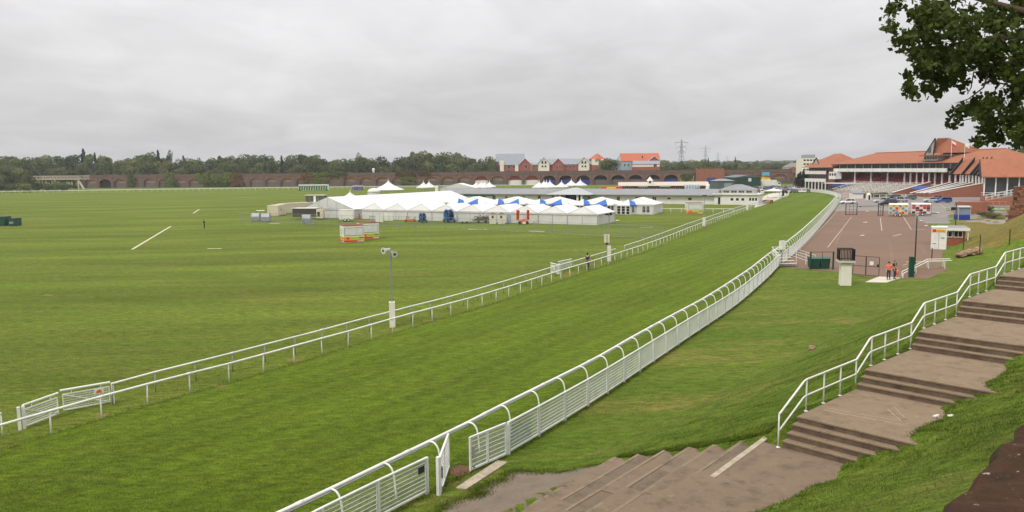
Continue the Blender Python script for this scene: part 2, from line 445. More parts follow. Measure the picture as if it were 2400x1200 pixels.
# painted markings
paint = M('road_paint', (180, 162, 150), .8, .15, 3, dirt=.8, dirtcol=(134, 106, 92))
def strip_px(mb, a, b, w, z=.026):
    p, q = G(*a), G(*b); t = (q-p).normalized(); n = Vector((t.y, -t.x, 0))*w/2
    mb.poly(*[(v.x, v.y, z) for v in (p+n, q+n, q-n, p-n)][::-1])
mk = MB()
for a, b, w in (((1940, 580), (1996, 508), .12), ((1988, 640), (2000, 508), .0), ((2063, 510), (2067, 541), .14), ((2117, 508), (2136, 538), .14), ((2093, 554), (2112, 549), .3), ((2200, 475), (2215, 488), .15), ((2145, 515), (2240, 495), .0), ((1873, 587), (1935, 525), .1), ((1935, 525), (1965, 492), .1)):
    if w: strip_px(mk, a, b, w)
for i in range(17):                                        # hatch ticks of the marked queues
    t = i/16; y = 563+t*60
    strip_px(mk, (2081+t*8, y), (2089+t*9, y+.4), .1)
    if i < 11: strip_px(mk, (1970-t*22, 540+t*48), (1976-t*22, 541+t*48), .12)
    if i < 9: strip_px(mk, (2152+t*16, 570+t*46), (2163+t*18, 571+t*46), .1); strip_px(mk, (1908-t*30, 552+t*50), (1916-t*30, 552+t*50), .09)
    if i < 11: strip_px(mk, (2190+i*4.6, 514-i*1.75), (2192+i*4.6, 513.4-i*1.75), .16)
for i in range(5): strip_px(mk, (2146+i*4, 538.5), (2149+i*4, 538), .3)
mk.build('painted_marking', paint, red_sheet)
# loose litter on the tarmac
for i, (x, y) in enumerate([(2028, 522), (2032, 496), (2021, 553), (2158, 518), (2170, 530), (2198, 499)]):
    p = G(x, y); m = MB(); m.box((0, 0, .05), (.75, .35, .06), .3*i); m.box((.2, .15, .09), (.3, .3, .05), .7+i)
    tag(m.build('litter_sheet', white_paint, None, (p.x, p.y, .03)), 'pale scrap of litter on the red forecourt, %s from the left' % ['third', 'fourth', 'first', 'fifth', 'sixth', 'seventh'][i], 'litter', 'litter on the forecourt')

# ================================================================ running rails
def rail_thing(name, label, pts, h, r, post_r, step, mat, post_mat=None, cat='fence'):
    t = thing(name, label, cat, pts[0])
    o = pts[0]
    m = MB(); m.tube([(p.x-o.x, p.y-o.y, h+.012*noise.noise((p.x*.4, p.y*.4, 0))*2) for p in pts], r, 8)
    m.build('rail', mat, t, smooth=True)
    pm = MB(); pm.tube([(0, 0, -.1), (0, 0, h-r*.4)], post_r, 6)
    me = pm.mesh('post', True); me.materials.append(post_mat or mat)
    return t, o, me
SLV = {}
def posts_along(t, o, me, pts, step_pts):
    for i, p in enumerate(pts[::step_pts]):
        q = put('post', me, t, (p.x-o.x, p.y-o.y, 0)); q.rotation_euler = (rnd.gauss(0, .014), rnd.gauss(0, .014), rnd.uniform(0, 6))
def sleeves(t, o, pts, z, r, every):
    m = MB(); m.tube([(-.13, 0, 0), (.13, 0, 0)], r, 8); me = m.mesh('joint_sleeve', True); me.materials.append(white_paint)
    for i in range(every, len(pts)-1, every):
        put('joint_sleeve', me, t, (pts[i].x-o.x, pts[i].y-o.y, z), heading(pts[i], pts[i+1]))
fine_in = spline(INNER, 2.25)
near_in = [p for p in fine_in if p.y < 345]
t, o, me = rail_thing('running_rail', 'white inner running rail on slim posts nearest the turf track', near_in, 1.0, .055, .035, 1, white_paint)
posts_along(t, o, me, near_in, 1); sleeves(t, o, [p for p in near_in if p.y < 120], 1.0, .068, 2)
back = offs(fine_in, -1.75)
gate_p = G(265, 948)
b1 = [gate_p]+[p for p in back if gate_p.y+1 < p.y < 96 and p.x > gate_p.x]
b1 = spline(b1, 2.3)
t, o, me = rail_thing('running_rail', 'second white rail behind the inner running rail, towards the infield', b1, 1.0, .05, .033, 1, white_paint, galv)
posts_along(t, o, me, b1, 1); sleeves(t, o, b1, 1.0, .062, 3)
b2 = [p for p in back if 96 <= p.y < 300]
t, o, me = rail_thing('running_rail', 'far stretch of the second white rail beyond the speaker masts', b2, 1.05, .05, .033, 1, white_paint, galv)
posts_along(t, o, me, b2, 1)
b0 = [Vector((-27, 22.0, 0)), Vector((-24.3, 26.5, 0)), G(-60, 1045), G(45, 1008)]
b0 = spline(b0, 2.2)
t, o, me = rail_thing('running_rail', 'short length of white rail left of the open gates', b0, 1.0, .055, .035, 1, white_paint)
posts_along(t, o, me, b0, 1)

# gate leaves in the second rail
def rail_gate(a, b, label, h=.82, top=True, sign=False):
    a, b = Vector(a), Vector(b); L = (b-a).length
    t = thing('rail_gate', label, 'gate', a, heading(a, b))
    f = MB(); f.beam((0, 0, .1), (L, 0, .1), .05); f.beam((0, 0, h), (L, 0, h), .05); f.beam((.0, 0, .1), (.0, 0, h), .05); f.beam((L, 0, .1), (L, 0, h), .05)
    f.build('frame', white_metal, t)
    w = MB()
    for k in range(1, 7): w.beam((0, 0, .1+(h-.1)*k/7), (L, 0, .1+(h-.1)*k/7), .018)
    for k in range(1, int(L/.06)): w.beam((k*.06, 0, .1), (k*.06, 0, h), .007)
    w.build('mesh_infill', white_metal, t)
    br = MB(); br.beam((0, -.03, h), (L, -.03, .1), .045); br.build('brace', white_metal, t)
    if top:
        m = MB(); m.tube([(-.1, 0, h+.2), (L+.05, 0, h+.2)], .05, 8)
        for x in (.35, L-.35): m.beam((x, 0, h), (x, 0, h+.2), .03)
        m.build('top_rail', white_paint, t)
    if sign:
        m = MB(); m.box((L-.45, -.06, h-.12), (.42, .02, .24)); pl = m.build('notice_plate', white_paint, t)
        m = MB(); m.poly((L-.6, -.075, h-.2), (L-.3, -.075, h-.2), (L-.38, -.075, h-.06), (L-.45, -.075, h-.03), (L-.54, -.075, h-.09)); m.build('orange_mark', M('orange', (226, 110, 40), .6), pl)
    for x in (-.02, L+.02):
        pass
    return t
rail_gate(G(62, 1003), G(137, 974), 'left white mesh gate leaf standing ajar in the second rail')
rail_gate(G(150, 966), G(258, 946), 'right white mesh gate leaf with a diagonal brace and orange mark', sign=True)
for i, (x, y) in enumerate(((47, 1008), (58, 1005), (266, 946))):
    m = MB(); m.span(-.06, .06, -.06, .06, -.1, 1.0)
    p = G(x, y); tag(m.build('gate_post', white_paint, None, p, .5), ['white gate post at the end of the left rail', 'white gate post hinging the left gate leaf', 'white gate post hinging the right gate leaf by the long rail'][i], 'post', 'posts of the open rail gate')
rail_gate(G(1291, 639), G(1312, 645), 'small white mesh gate leaf seen edge-on halfway along the rail')
rail_gate(G(1309, 636), G(1339, 629), 'white mesh gate leaf with orange mark halfway along the second rail', sign=True)

# ---------------------------------------------------------------- outer rail with swan-neck posts, and mesh fence
out_px = [(657, 1200), (765, 1150), (890, 1090), (1075, 1001), (1182, 946), (1387, 844), (1478, 792), (1580, 736), (1656, 695), (1725, 651)]
OUT = [Vector((-9.6, 16.8, 0))]+[Vector((G(x, y, 1.15).x, G(x, y, 1.15).y, 0)) for x, y in out_px]
tail = [p for p in offs(fence_s, -1.4) if 74 < p.y < 372]
OUT = OUT+tail[::6]
outs = spline(OUT, 2.42)
o = outs[0]
t = thing('running_rail', 'white outer running rail carried on swan-neck posts along the near side of the track', 'fence', o)
m = MB(); m.tube([(p.x-o.x, p.y-o.y, 1.15) for p in outs], .06, 8); m.build('rail', white_paint, t, smooth=True)
m = MB(); m.tube([(p.x-o.x, p.y-o.y, 1.085) for p in offs(outs, .07)], .028, 6); m.build('rail_lip', galv, t, smooth=True)
sw = MB(); sw.tube([(0, 0, 1.13), (.12, 0, 1.16), (.24, 0, 1.13), (.34, 0, 1.05), (.41, 0, .92), (.45, 0, .75), (.5, 0, .3), (.53, 0, -.1)], .034, 7)
sme = sw.mesh('swan_neck_post', True); sme.materials.append(white_paint)
lens_ = [i for i in range(len(outs)-1)]
for i in lens_:
    p = outs[i]; h = heading(p, outs[i+1])
    put('swan_neck_post', sme, t, (p.x-o.x, p.y-o.y, 0), h-math.pi/2)
sleeves(t, o, [p.lerp(q, .5) for p, q in zip(outs, outs[1:]) if p.y < 110], 1.15, .072, 2)
# mesh fence: straight panels between posts
PL, FH = 2.3, 1.28
def panel_meshes():
    f = MB(); f.tube([(.02, 0, FH), (PL-.02, 0, FH)], .042, 7); f.beam((0, 0, .14), (PL, 0, .14), .05, .06); f.beam((.05, 0, .14), (.05, 0, FH), .03); f.beam((PL-.05, 0, .14), (PL-.05, 0, FH), .03)
    w = MB()
    for k in range(1, 8): w.beam((0, .0, .14+(FH-.14)*k/8), (PL, .0, .14+(FH-.14)*k/8), .018)
    for k in range(1, 46): w.beam((k*.05, .012, .14), (k*.05, .012, FH), .006)
    p = MB(); p.span(-.045, .045, -.045, .045, -.1, FH+.02)
    a, b, c = f.mesh('panel_frame'), w.mesh('mesh_infill'), p.mesh('post')
    for x in (a, b, c): x.materials.append(white_metal)
    return a, b, c
pf, pw, pp = panel_meshes()
gA, gB = G(1191, 1067), G(1103, 1107)                       # gate opening in the fence
fl = spline(FENCE, .25)
i0 = nearest(fl, gA); far_pts = fl[i0:]; left_pts = fl[:nearest(fl, G(1026, 1160))][::-1]
def fence_run(label, pts, lo, hi):
    st = spline(pts, PL)
    st = st[lo:hi]
    t = thing('mesh_fence', label, 'fence', st[0])
    o = st[0]
    for a, b in zip(st, st[1:]):
        h = heading(a, b); pr = put('panel_frame', pf, t, a-o, h); put('mesh_infill', pw, pr)
        put('post', pp, t, a-o, h)
    put('post', pp, t, st[-1]-o, heading(st[-2], st[-1]))
    return t, st
tf, stf = fence_run('long white mesh fence running from the gate along the near side of the track', far_pts, 0, 24)
tf2, stf2 = fence_run('white mesh fence beside the red forecourt, curving away to the stand', far_pts, 23, 150)
tl, stl = fence_run('white mesh fence in the bottom foreground left of the open gate', left_pts, 0, 6)
# blue and yellow faded banner film on the first long panel
bn = MB(); a = stf[0]; hb = heading(stf[0], stf[1])
t = NT('faded_banner'); v = t.objc(); nz = t.noise(v, 1.6, 3, .5)
bc = t.mix(t.rng(nz, .4, .5), lin(170, 172, 96), lin(96, 160, 178)); bc = t.mix(t.rng(t.noise(v, 2.7, 3), .5, .6), bc, lin(120, 140, 70))
banner = t.done(bc, .6); t.p.inputs['Alpha'].default_value = .4
bn.span(.12, 1.7, .03, .035, .2, 1.18); bn.build('faded_banner', banner, tf, stf[0]-tf.location, hb)
m = MB(); m.box((0, 0, 0), (.3, .02, .22)); sg = m.build('notice_plate', M('navy_sign', (30, 36, 72), .5), tl, (stl[0]-tl.location)+(stl[1]-stl[0])*.14+Vector((.035, -.03, .98)), heading(stl[1], stl[0]))
# gate leaves in the mesh fence
def mesh_gate(a, b, label):
    a, b = Vector(a), Vector(b); L = (b-a).length
    t = thing('mesh_gate', label, 'gate', a, heading(a, b))
    f = MB(); h = FH
    for q in (((0, 0, .1), (L, 0, .1)), ((0, 0, h), (L, 0, h)), ((0, 0, .05), (0, 0, h+.02)), ((L, 0, .05), (L, 0, h+.02)), ((L*.47, 0, .1), (L*.47, 0, h))): f.beam(q[0], q[1], .07)
    f.build('frame', white_metal, t)
    w = MB()
    for k in range(1, 7): w.beam((0, 0, .1+(h-.1)*k/7), (L, 0, .1+(h-.1)*k/7), .02)
    for k in range(1, int(L/.06)): w.beam((k*.06, 0, .1), (k*.06, 0, h), .009)
    w.build('mesh_infill', white_metal, t)
    l = MB(); l.box((.1, -.06, .75), (.06, .06, .4)); l.box((.12, -.06, .2), (.08, .05, .1)); l.build('latch', galv, t)
    return t
mesh_gate(gB, gA+(gB-gA)*.06, 'closed right leaf of the white mesh gate')
mesh_gate(G(1032, 1160), G(1052, 1098), 'left leaf of the white mesh gate, swung open edge-on')
m = MB(); m.span(-.06, .06, -.06, .06, -.1, FH+.05)
tag(m.build('gate_post', white_metal, None, G(1029, 1161), .9), 'thick white post hinging the open mesh gate leaf', 'post')
pq = [G(1062, 1140), G(1120, 1108), G(1185, 1083), G(1178, 1091), G(1120, 1125), G(1075, 1146)]
m = MB(); m.ext([(p.x, p.y, -.02) for p in (G(1068, 1146), G(1092, 1150), G(1190, 1086), G(1166, 1082))], (0, 0, .075))
tag(m.build('concrete_strip', M('worn_kerb', (168, 156, 136), .9, .25, 4, dirt=.8, dirtcol=(118, 104, 86))), 'pale concrete kerb strip lying across the mesh gateway', 'kerb')
m = MB(); m.poly(*[(p.x, p.y, .016) for p in (G(1052, 1100), G(1056, 1112), G(1075, 1118), G(1100, 1112), G(1102, 1096), G(1078, 1090))])
tag(m.build('worn_ground', earth), 'worn bare soil in the gateway', kind='structure')

# ================================================================ concrete stairs, terraces, apron
stair = thing('concrete_stairs', 'flights of concrete stairs with landings climbing the grass bank', 'stairs', SP, ANG)
WST = 4.15
for i, (s, z) in enumerate(LEV):
    if i == 0: continue
    nxt = LEV[i+1][0] if i+1 < len(LEV) else s+8
    deep = nxt-s
    m = MB()
    jz = rnd.uniform(-.012, .012)
    # local x along the climb, y to the left: right side is negative y
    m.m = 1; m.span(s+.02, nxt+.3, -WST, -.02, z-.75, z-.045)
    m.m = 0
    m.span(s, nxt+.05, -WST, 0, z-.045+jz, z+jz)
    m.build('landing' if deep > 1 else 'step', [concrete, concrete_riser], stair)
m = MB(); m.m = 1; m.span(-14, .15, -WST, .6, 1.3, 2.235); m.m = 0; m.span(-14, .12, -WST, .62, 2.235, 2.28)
m.build('landing', [slab_a, concrete_riser], stair)
# pale chalked lines on the second landing
ch = MB()
def chalk(a, b, w=.05, z=3.042):
    for p, q in ((a, b),):
        p, q = Vector((p[0], p[1], z)), Vector((q[0], q[1], z)); t = (q-p).normalized(); n = Vector((t.y, -t.x, 0))*w/2
        ch.poly(p-n, q-n, q+n, p+n)
chalk((2.2, -.3), (2.5, -2.6)); chalk((2.5, -.3), (2.8, -2.5), .03); chalk((2.75, -2.5), (3.7, -1.7), .04); chalk((3.2, -2.4), (4.1, -1.75), .03)
ch.build('chalk_line', M('chalk', (152, 136, 116), .95, .2, 5), stair)
# handrail
hr = thing('handrail', 'white tubular handrail stepping up the left side of the concrete stairs', 'railing', SP, ANG)
posts_s = [(.0, 2.28), (1.72, 3.03), (2.93, 3.03), (4.15, 3.03), (5.36, 3.03), (6.6, 3.63), (7.8, 3.63), (9.05, 3.63), (10.3, 3.63), (11.65, 4.25), (12.8, 4.25), (14.1, 4.25), (15.4, 4.25), (17.05, 4.88), (18.2, 4.88), (19.4, 4.88), (20.7, 4.88), (22.1, 5.45), (23.4, 5.45), (24.6, 5.45), (25.8, 5.45), (27.0, 6.04), (28.3, 6.04), (29.6, 6.04)]
for s, z in posts_s:
    m = MB(); m.tube([(s, .06, z-.05), (s, .06, z+1.03)], .026, 7); m.lathe([(.065, z), (.065, z+.015), (.03, z+.03)], 8, (s, .06, 0))
    m.build('post', white_paint, hr, smooth=True)
def rail_path(dz):
    out = []
    for i, (s, z) in enumerate(posts_s):
        if i and z > posts_s[i-1][1]+.1: out.append((s-.18, .06, z+dz-.03))
        out.append((s, .06, z+dz))
        if i+1 < len(posts_s) and posts_s[i+1][1] > z+.1: out.append((s+.06, .06, z+dz+.02))
    return out
m = MB(); m.tube(rail_path(1.04), .032, 8); m.build('top_rail', white_paint, hr, smooth=True)
m = MB(); m.tube(rail_path(.52), .027, 8); m.build('mid_rail', white_paint, hr, smooth=True)
# terraces: slabs laid on broad steps going down to the gate
nosing_m = step_concrete('worn_nosing', (138, 122, 101), (98, 85, 69), (158, 143, 121))
ter = thing('terrace_steps', 'broad worn paving-slab terraces descending from the stairs to the gate', 'steps', TO, TA)
for k in range(NT_):
    z = tread_z(k); y0 = k*TR
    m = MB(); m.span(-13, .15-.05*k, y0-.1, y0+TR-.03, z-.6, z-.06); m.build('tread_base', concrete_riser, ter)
    x = .18-.06*k+rnd.uniform(-.15, .1)
    m = MB(); m.span(-12.5, x-.02, y0+TR-.1, y0+TR+.012, z-.1, z+.014); m.build('nosing', nosing_m, ter)
    while x > -12:
        L = rnd.choice((1.8, 2.4, 2.4, 3.0)); j = rnd.uniform(-.012, .012)
        m = MB()
        tl_ = Matrix.Rotation(rnd.uniform(-.008, .008), 3, 'X') @ Matrix.Rotation(rnd.uniform(-.008, .008), 3, 'Y')
        m.box((x-L/2, y0+TR/2+rnd.uniform(-.015, .015), z-.03+j), (L-.018, TR-.012, .075), tilt=tl_)
        m.build('paving_slab', slab_a if rnd.random() < .6 else slab_b, ter)
        x -= L
m = MB(); m.span(-3.9, .3, 0, .17, 2.2, 2.292); m.build('kerb_edge', M('worn_kerb', (168, 156, 136), .9, .25, 4, dirt=.8, dirtcol=(118, 104, 86)), ter)
# the worn tarmac apron
ap_px = [(1395, 1096), (1340, 1102), (1292, 1099), (1240, 1094), (1196, 1096), (1182, 1112), (1152, 1122), (1130, 1137), (1140, 1148), (1104, 1150), (1072, 1163), (1042, 1178), (1015, 1200), (960, 1260), (1180, 1330), (1560, 1330), (1530, 1180), (1470, 1110)]
app = [G(x, y, .22) for x, y in ap_px]
t = NT('worn_tarmac'); v = t.pos()
c = t.mix(t.rng(t.noise(v, 1.2, 5), .3, .7), lin(120, 107, 92), lin(106, 95, 82)); c = t.mix(t.rng(t.noise(v, 26, 3, .8), .55, .75, 0, .8), c, lin(170, 156, 142)); c = t.mix(t.rng(t.noise(v, 2.6, 6, .75), .56, .68, 0, .75), c, lin(94, 84, 74))
t.bump(t.noise(v, 30, 3), .5, .02); worn = t.done(c, .95, .2)
m = MB(); cen = sum(app, Vector())/len(app)
prev = None; ring = []
for i in range(len(app)):
    a, b = app[i], app[(i+1) % len(app)]
    for k in range(10):
        p = a.lerp(b, k/10); d = (p-cen).normalized()
        ring.append(p+d*noise.noise((p.x*2.2, p.y*2.2, 7))*.3)
RV = []
for r_ in range(9):
    for p in ring:
        q = cen.lerp(p, (r_+1)/9); RV.append((q.x, q.y, max(bank(q.x, q.y)+.02, .05)))
L = len(ring)
m.add([(cen.x, cen.y, max(bank(cen.x, cen.y)+.02, .05))]+RV, [(0, 1+(i+1) % L, 1+i) for i in range(L)]+[(1+r_*L+i, 1+r_*L+(i+1) % L, 1+(r_+1)*L+(i+1) % L, 1+(r_+1)*L+i) for r_ in range(8) for i in range(L)])
tag(m.build('apron_path', worn, smooth=True), 'worn tarmac apron at the foot of the terraces', kind='structure')

# bare worn patches in the turf
t = NT('thin_turf'); v = t.pos(); nz = t.noise(v, 3.5, 6, .75)
thin = t.done(t.mix(t.rng(nz, .42, .6), lin(94, 104, 34), lin(132, 106, 72)), .95, .1)
for i, (px, py, rx, ry) in enumerate(((236, 973, 26, 4.5), (690, 845, 22, 3.5), (112, 692, 14, 2), (1010, 752, 20, 2), (1480, 604, 16, 1.6), (515, 905, 24, 3), (1330, 641, 14, 2))):
    m = MB(); ps = []
    for k in range(18):
        a = 2*math.pi*k/18; r_ = 1+.45*noise.noise((math.cos(a)*1.7, math.sin(a)*1.7, i*3.1))
        p = G(px+rx*r_*math.cos(a), py+ry*r_*math.sin(a)); ps.append((p.x, p.y, .011))
    m.poly(*ps[::-1]); tag(m.build('worn_patch', thin), 'thin worn patch of turf', kind='structure')

# ================================================================ MARQUEES on the infield
canvas = M('white_canvas', (214, 213, 211), .7, .04, .4, dirt=.2, dirtcol=(186, 184, 180))
canvas_wall = M('canvas_wall', (204, 203, 200), .7, .05, .5, dirt=.3, dirtcol=(172, 170, 162))
canvas_blue = M('blue_canvas', (48, 102, 182), .6, .08, .8)
blue_valance = M('blue_valance', (40, 84, 170), .6, .08, .8)
tent_glass = M('dark_glazing', (38, 42, 50), .15, .2, 3, spec=.6)
alu = M('aluminium', (190, 192, 194), .35, .06, 4, metal=.5)
E1 = Vector((.887, -.46, 0)).normalized(); E2 = Vector((-E1.y, E1.x, 0)); EA = math.atan2(E1.y, E1.x)

def sheet_grid(m, a, b, c, d, nu, nv, sag=0.0, thick=0.0):
    """bilinear cloth patch a-b-c-d with sag between its supports"""
    a, b, c, d = map(Vector, (a, b, c, d)); nn = (b-a).cross(d-a).normalized(); vs_ = []
    for j in range(nv+1):
        for i in range(nu+1):
            u, v = i/nu, j/nv
            p = a.lerp(b, u).lerp(d.lerp(c, u), v)
            vs_.append(p-nn*sag*math.sin(math.pi*u)*math.sin(math.pi*v))
    m.add(vs_, [(j*(nu+1)+i, j*(nu+1)+i+1, (j+1)*(nu+1)+i+1, (j+1)*(nu+1)+i) for j in range(nv) for i in range(nu)])
def frame_tent(name, label, loc, rz, w, d, eave, ridge, bays, group=None, gable_in=0.0, over=.12, front_panels=2):
    """gable tent: x across the front, y back, origin at the front left corner"""
    t = thing(name, label, 'tent', loc, rz, group)
    m = MB(); nb = bays; gi = gable_in
    for k in range(nb):
        y0, y1 = -over+(d+2*over)*k/nb, -over+(d+2*over)*(k+1)/nb
        r0 = max(y0, gi) if k == 0 else y0; r1 = min(y1, d-gi) if k == nb-1 else y1
        sheet_grid(m, (-over, y0, eave-.05), (w/2, r0, ridge), (w/2, r1, ridge), (-over, y1, eave-.05), 4, 3, -.06)
        sheet_grid(m, (w/2, r0, ridge), (w+over, y0, eave-.05), (w+over, y1, eave-.05), (w/2, r1, ridge), 4, 3, -.06)
    m.build('roof', canvas, t, smooth=False)
    v = MB()
    for (a, b) in (((-over, -over), (-over, d+over)), ((w+over, d+over), (w+over, -over)), ((w+over, -over), (-over, -over)), ((-over, d+over), (w+over, d+over))):
        v.beam((a[0], a[1], eave-.14), (b[0], b[1], eave-.14), .03, .22)
    v.build('valance', canvas_wall, t)
    for y, yr in ((0, gi), (d, d-gi)):
        m = MB(); m.slab([(0, y, eave), (w, y, eave), (w/2, yr, ridge-.05)], .02); m.build('gable_panel', canvas_wall, t)
    for k in range(front_panels):
        x0, x1 = w*k/front_panels, w*(k+1)/front_panels
        m = MB(); sheet_grid(m, (x0+.03, 0, .02), (x1-.03, 0, .02), (x1-.03, 0, eave-.1), (x0+.03, 0, eave-.1), 5, 3, .04); m.build('wall_panel', canvas_wall, t)
    m = MB(); m.span(0, w, d-.02, d, .02, eave-.1); m.build('wall_panel', canvas_wall, t)
    for x in (0, w):
        for k in range(bays):
            y0, y1 = d*k/bays, d*(k+1)/bays
            m = MB(); sheet_grid(m, (x, y0+.03, .02), (x, y1-.03, .02), (x, y1-.03, eave-.1), (x, y0+.03, eave-.1), 3, 2, .04); m.build('wall_panel', canvas_wall, t)
    pm = MB(); pm.span(-.06, .06, -.06, .06, 0, eave-.05)
    pme = pm.mesh('pole'); pme.materials.append(alu)
    for x, y in [(0, 0), (w, 0), (0, d), (w, d)]: put('pole', pme, t, (x+(.05 if x else -.05), y+(.05 if y else -.05), 0))
    return t
# big marquee
mq = Vector((-48.6, 181.5, 0))
big = frame_tent('large_marquee', 'huge white marquee with a long ridge, grey gable end facing left', mq, math.atan2(-7.6, 13.4), 15.6, 50, 2.15, 4.75, 10, front_panels=3)
m = MB()
for k in range(1, 3): m.beam((15.6*k/3, -.03, 2.1), (15.6*k/3, -.03, 4.2 if k == 1 else 3.5), .05)
m.beam((7.8, -.03, 2.1), (7.8, -.03, 4.7), .05)
m.build('gable_seam', alu, big)
# nine white tents in front
FA, FB = G(848, 513), G(1401, 528)
step_v = (FB-FA)/9; fa = heading(FA, FB); fw = step_v.length
for i in range(9):
    frame_tent('frame_tent', 'plain white ridge tent in the front row, %s from the left' % nth(i), FA+step_v*i, fa, fw-.12, 9.6, 2.12, 3.5, 2, 'front row of white tents', gable_in=.8)
# blue and white row
BA, BB = GX(1052, 199), GX(1502, 180)
bs = (BB-BA)/9; ba = heading(BA, BB); bw = bs.length
def arched_window(parent, x, y, z0, w, h):
    m = MB(); pts = [(x-w/2, y, z0), (x+w/2, y, z0)]+[(x+w/2*math.cos(a), y, z0+h-w/2+w/2*math.sin(a)) for a in [math.pi*k/8 for k in range(9)]]
    m.ext(pts, (0, -.03, 0)); o = m.build('window', tent_glass, parent)
    f = MB(); f.span(x-.02, x+.02, y-.05, y-.03, z0, z0+h); f.span(x-w/2, x+w/2, y-.05, y-.03, z0+h*.4, z0+h*.4+.04); f.span(x-w/2, x+w/2, y-.05, y-.03, z0+h*.68, z0+h*.68+.04); f.build('glazing_bar', canvas, o)
def bay_front(parent, x0, w, blue_left, blue_right, eave=2.2, ridge=3.45, dep=1.9):
    """half-hexagon porch: canvas walls with doors, three roof facets"""
    ph = -ba*.95; cs, sn = math.cos(ph), math.sin(ph)
    p = [(x0+w*.5+a*cs-b*sn, a*sn+b*cs) for a, b in ((-w*.52, .4), (0, -dep), (w*.52, .4))]
    q0 = (x0+w*.5+.0*cs-.55*sn, .55*cs)
    apex = (q0[0], q0[1], ridge)
    for k in range(2):
        a, b = p[k], p[k+1]
        m = MB(); e = .14; mx_, my_ = (a[0]+b[0])/2-x0-w*.5, (a[1]+b[1])/2-.8; ml = math.hypot(mx_, my_); ox, oy = mx_/ml*e, my_/ml*e
        mid = [(a[0]+ox, a[1]+oy, eave-.06), (b[0]+ox, b[1]+oy, eave-.06), apex]
        m.slab(mid, .03)
        isb = (k == 0 and blue_left) or (k == 1 and blue_right)
        rf = m.build('roof_facet', canvas_blue if isb else canvas, parent)
        v = MB(); v.beam((mid[0][0], mid[0][1], eave-.15), (mid[1][0], mid[1][1], eave-.15), .04, .24); v.build('valance', blue_valance if isb else canvas, rf)
        L = math.hypot(b[0]-a[0], b[1]-a[1]); h = math.atan2(b[1]-a[1], b[0]-a[0])
        ww = MB(); ww.span(0, L, 0, .03, .02, eave-.1); wo_ = ww.build('porch_wall', canvas_wall, parent, (a[0], a[1], 0), h)
        nd = 3 if (k == 0) == blue_right else 2
        for q in range(nd):
            cx_ = L*(q+.5)/nd
            if nd == 3:
                d_ = MB()
                for (za, zb) in ((.15, .7), (.8, 1.35), (1.42, 1.92)): d_.span(cx_-L/nd*.32, cx_+L/nd*.32, -.03, 0, za, zb)
                d_.build('door_pane', tent_glass, wo_)
            else: arched_window(wo_, cx_, -.001, .55, .62, 1.35)
for k in range(5):
    i0_, cnt = 2*k, (2 if k < 4 else 1)
    W = bw*cnt if k < 4 else bw*1.55
    t = frame_tent('blue_trim_marquee', 'white marquee with blue porch facets, %s of the row from the left' % nth(k), BA+bs*i0_, ba, W-.1, 10.5 if k == 4 else 9.0, 2.3, 3.75, 2, 'blue and white marquees', gable_in=2.2, front_panels=2*cnt)
    for j in range(cnt): bay_front(t, bw*j, bw, (i0_+j) % 2 == 1, (i0_+j) % 2 == 0)
    if k == 4:
        for q in range(2): arched_window(t, bw+.7+q*.95, -.05, .55, .62, 1.35)
# pagodas
def pagoda(label, loc, w, eave, top, rz=.2, group='white pagoda tents', n=4, name='pagoda_tent'):
    t = thing(name, label, 'tent', loc, rz, group)
    m = MB(); prof = []
    for k in range(10):
        u = k/9; prof.append((w/2*math.sqrt(2)*((1-u)**1.75*.96+.035*(1-u)+.012), eave+(top-eave)*u))
    m.lathe(prof, n*2 if n == 4 else n); 
    if n == 4:   # square plan: pull alternate verts to the edge middle
        for i, v in enumerate(m.v):
            if i % 2: m.v[i] = (v[0]*.74, v[1]*.74, v[2]+(-.0))
    m.build('canopy', canvas, t, smooth=False)
    m = MB(); m.lathe([(.16, top-.25), (.14, top), (.02, top+.5)], 6); m.build('peak_cap', canvas_wall, t)
    a = w/2*.98
    pm = MB(); pm.span(-.05, .05, -.05, .05, 0, eave); pme = pm.mesh('pole'); pme.materials.append(alu)
    for k in range(n):
        an = 2*math.pi*k/n
        put('pole', pme, t, (math.cos(an)*a*math.sqrt(2)*.97, math.sin(an)*a*math.sqrt(2)*.97, 0))
        b_ = 2*math.pi*(k+1)/n
        m = MB(); m.beam((math.cos(an)*a*1.38, math.sin(an)*a*1.38, eave-.15), (math.cos(b_)*a*1.38, math.sin(b_)*a*1.38, eave-.15), .04, .35); m.build('valance', canvas_wall, t)
    return t
pagoda('large white high-peak tent rising above the big marquee ridge', GX(912, 322), 9.4, 2.6, 6.6, .3, n=8, name='high_peak_tent')
pagoda('small white peaked tent tip showing behind the near end of the big marquee', GX(822, 232), 5, 2.3, 4.6)
pagoda('left of the twin white peaks behind the marquee ridge', GX(994, 360), 5, 2.5, 5.4, .1)
pagoda('right of the twin white peaks behind the marquee ridge', GX(1007, 364), 5, 2.5, 5.4, .1)
for i, x in enumerate((1117, 1130, 1137, 1148)):
    pagoda('white pagoda behind the grey-roofed building, %s of the left four' % nth(i), GX(x, 350+(i % 2)*9), 4.6, 2.5, 5.2, .1)
for i, x in enumerate((1264, 1275, 1281, 1289)):
    pagoda('white pagoda behind the grey-roofed building, %s of the right four' % nth(i), GX(x, 342+(i % 2)*9), 4.8, 2.5, 5.5, .15)
pagoda('single white pagoda just right of the right four', GX(1316, 345), 4.8, 2.5, 5.3, .12)
pagoda('white pagoda standing in front of the blue arches, left of a pair', GX(1339, 352), 4.8, 3.0, 5.9, .12)
pagoda('white pagoda with window walls, right of a pair before the blue arches', GX(1360, 352), 4.8, 3.0, 5.9, .12)
pagoda('white parasol tent beside the far bend of the inner rail', GX(1812, 268), 5.8, 2.5, 3.4, .2)
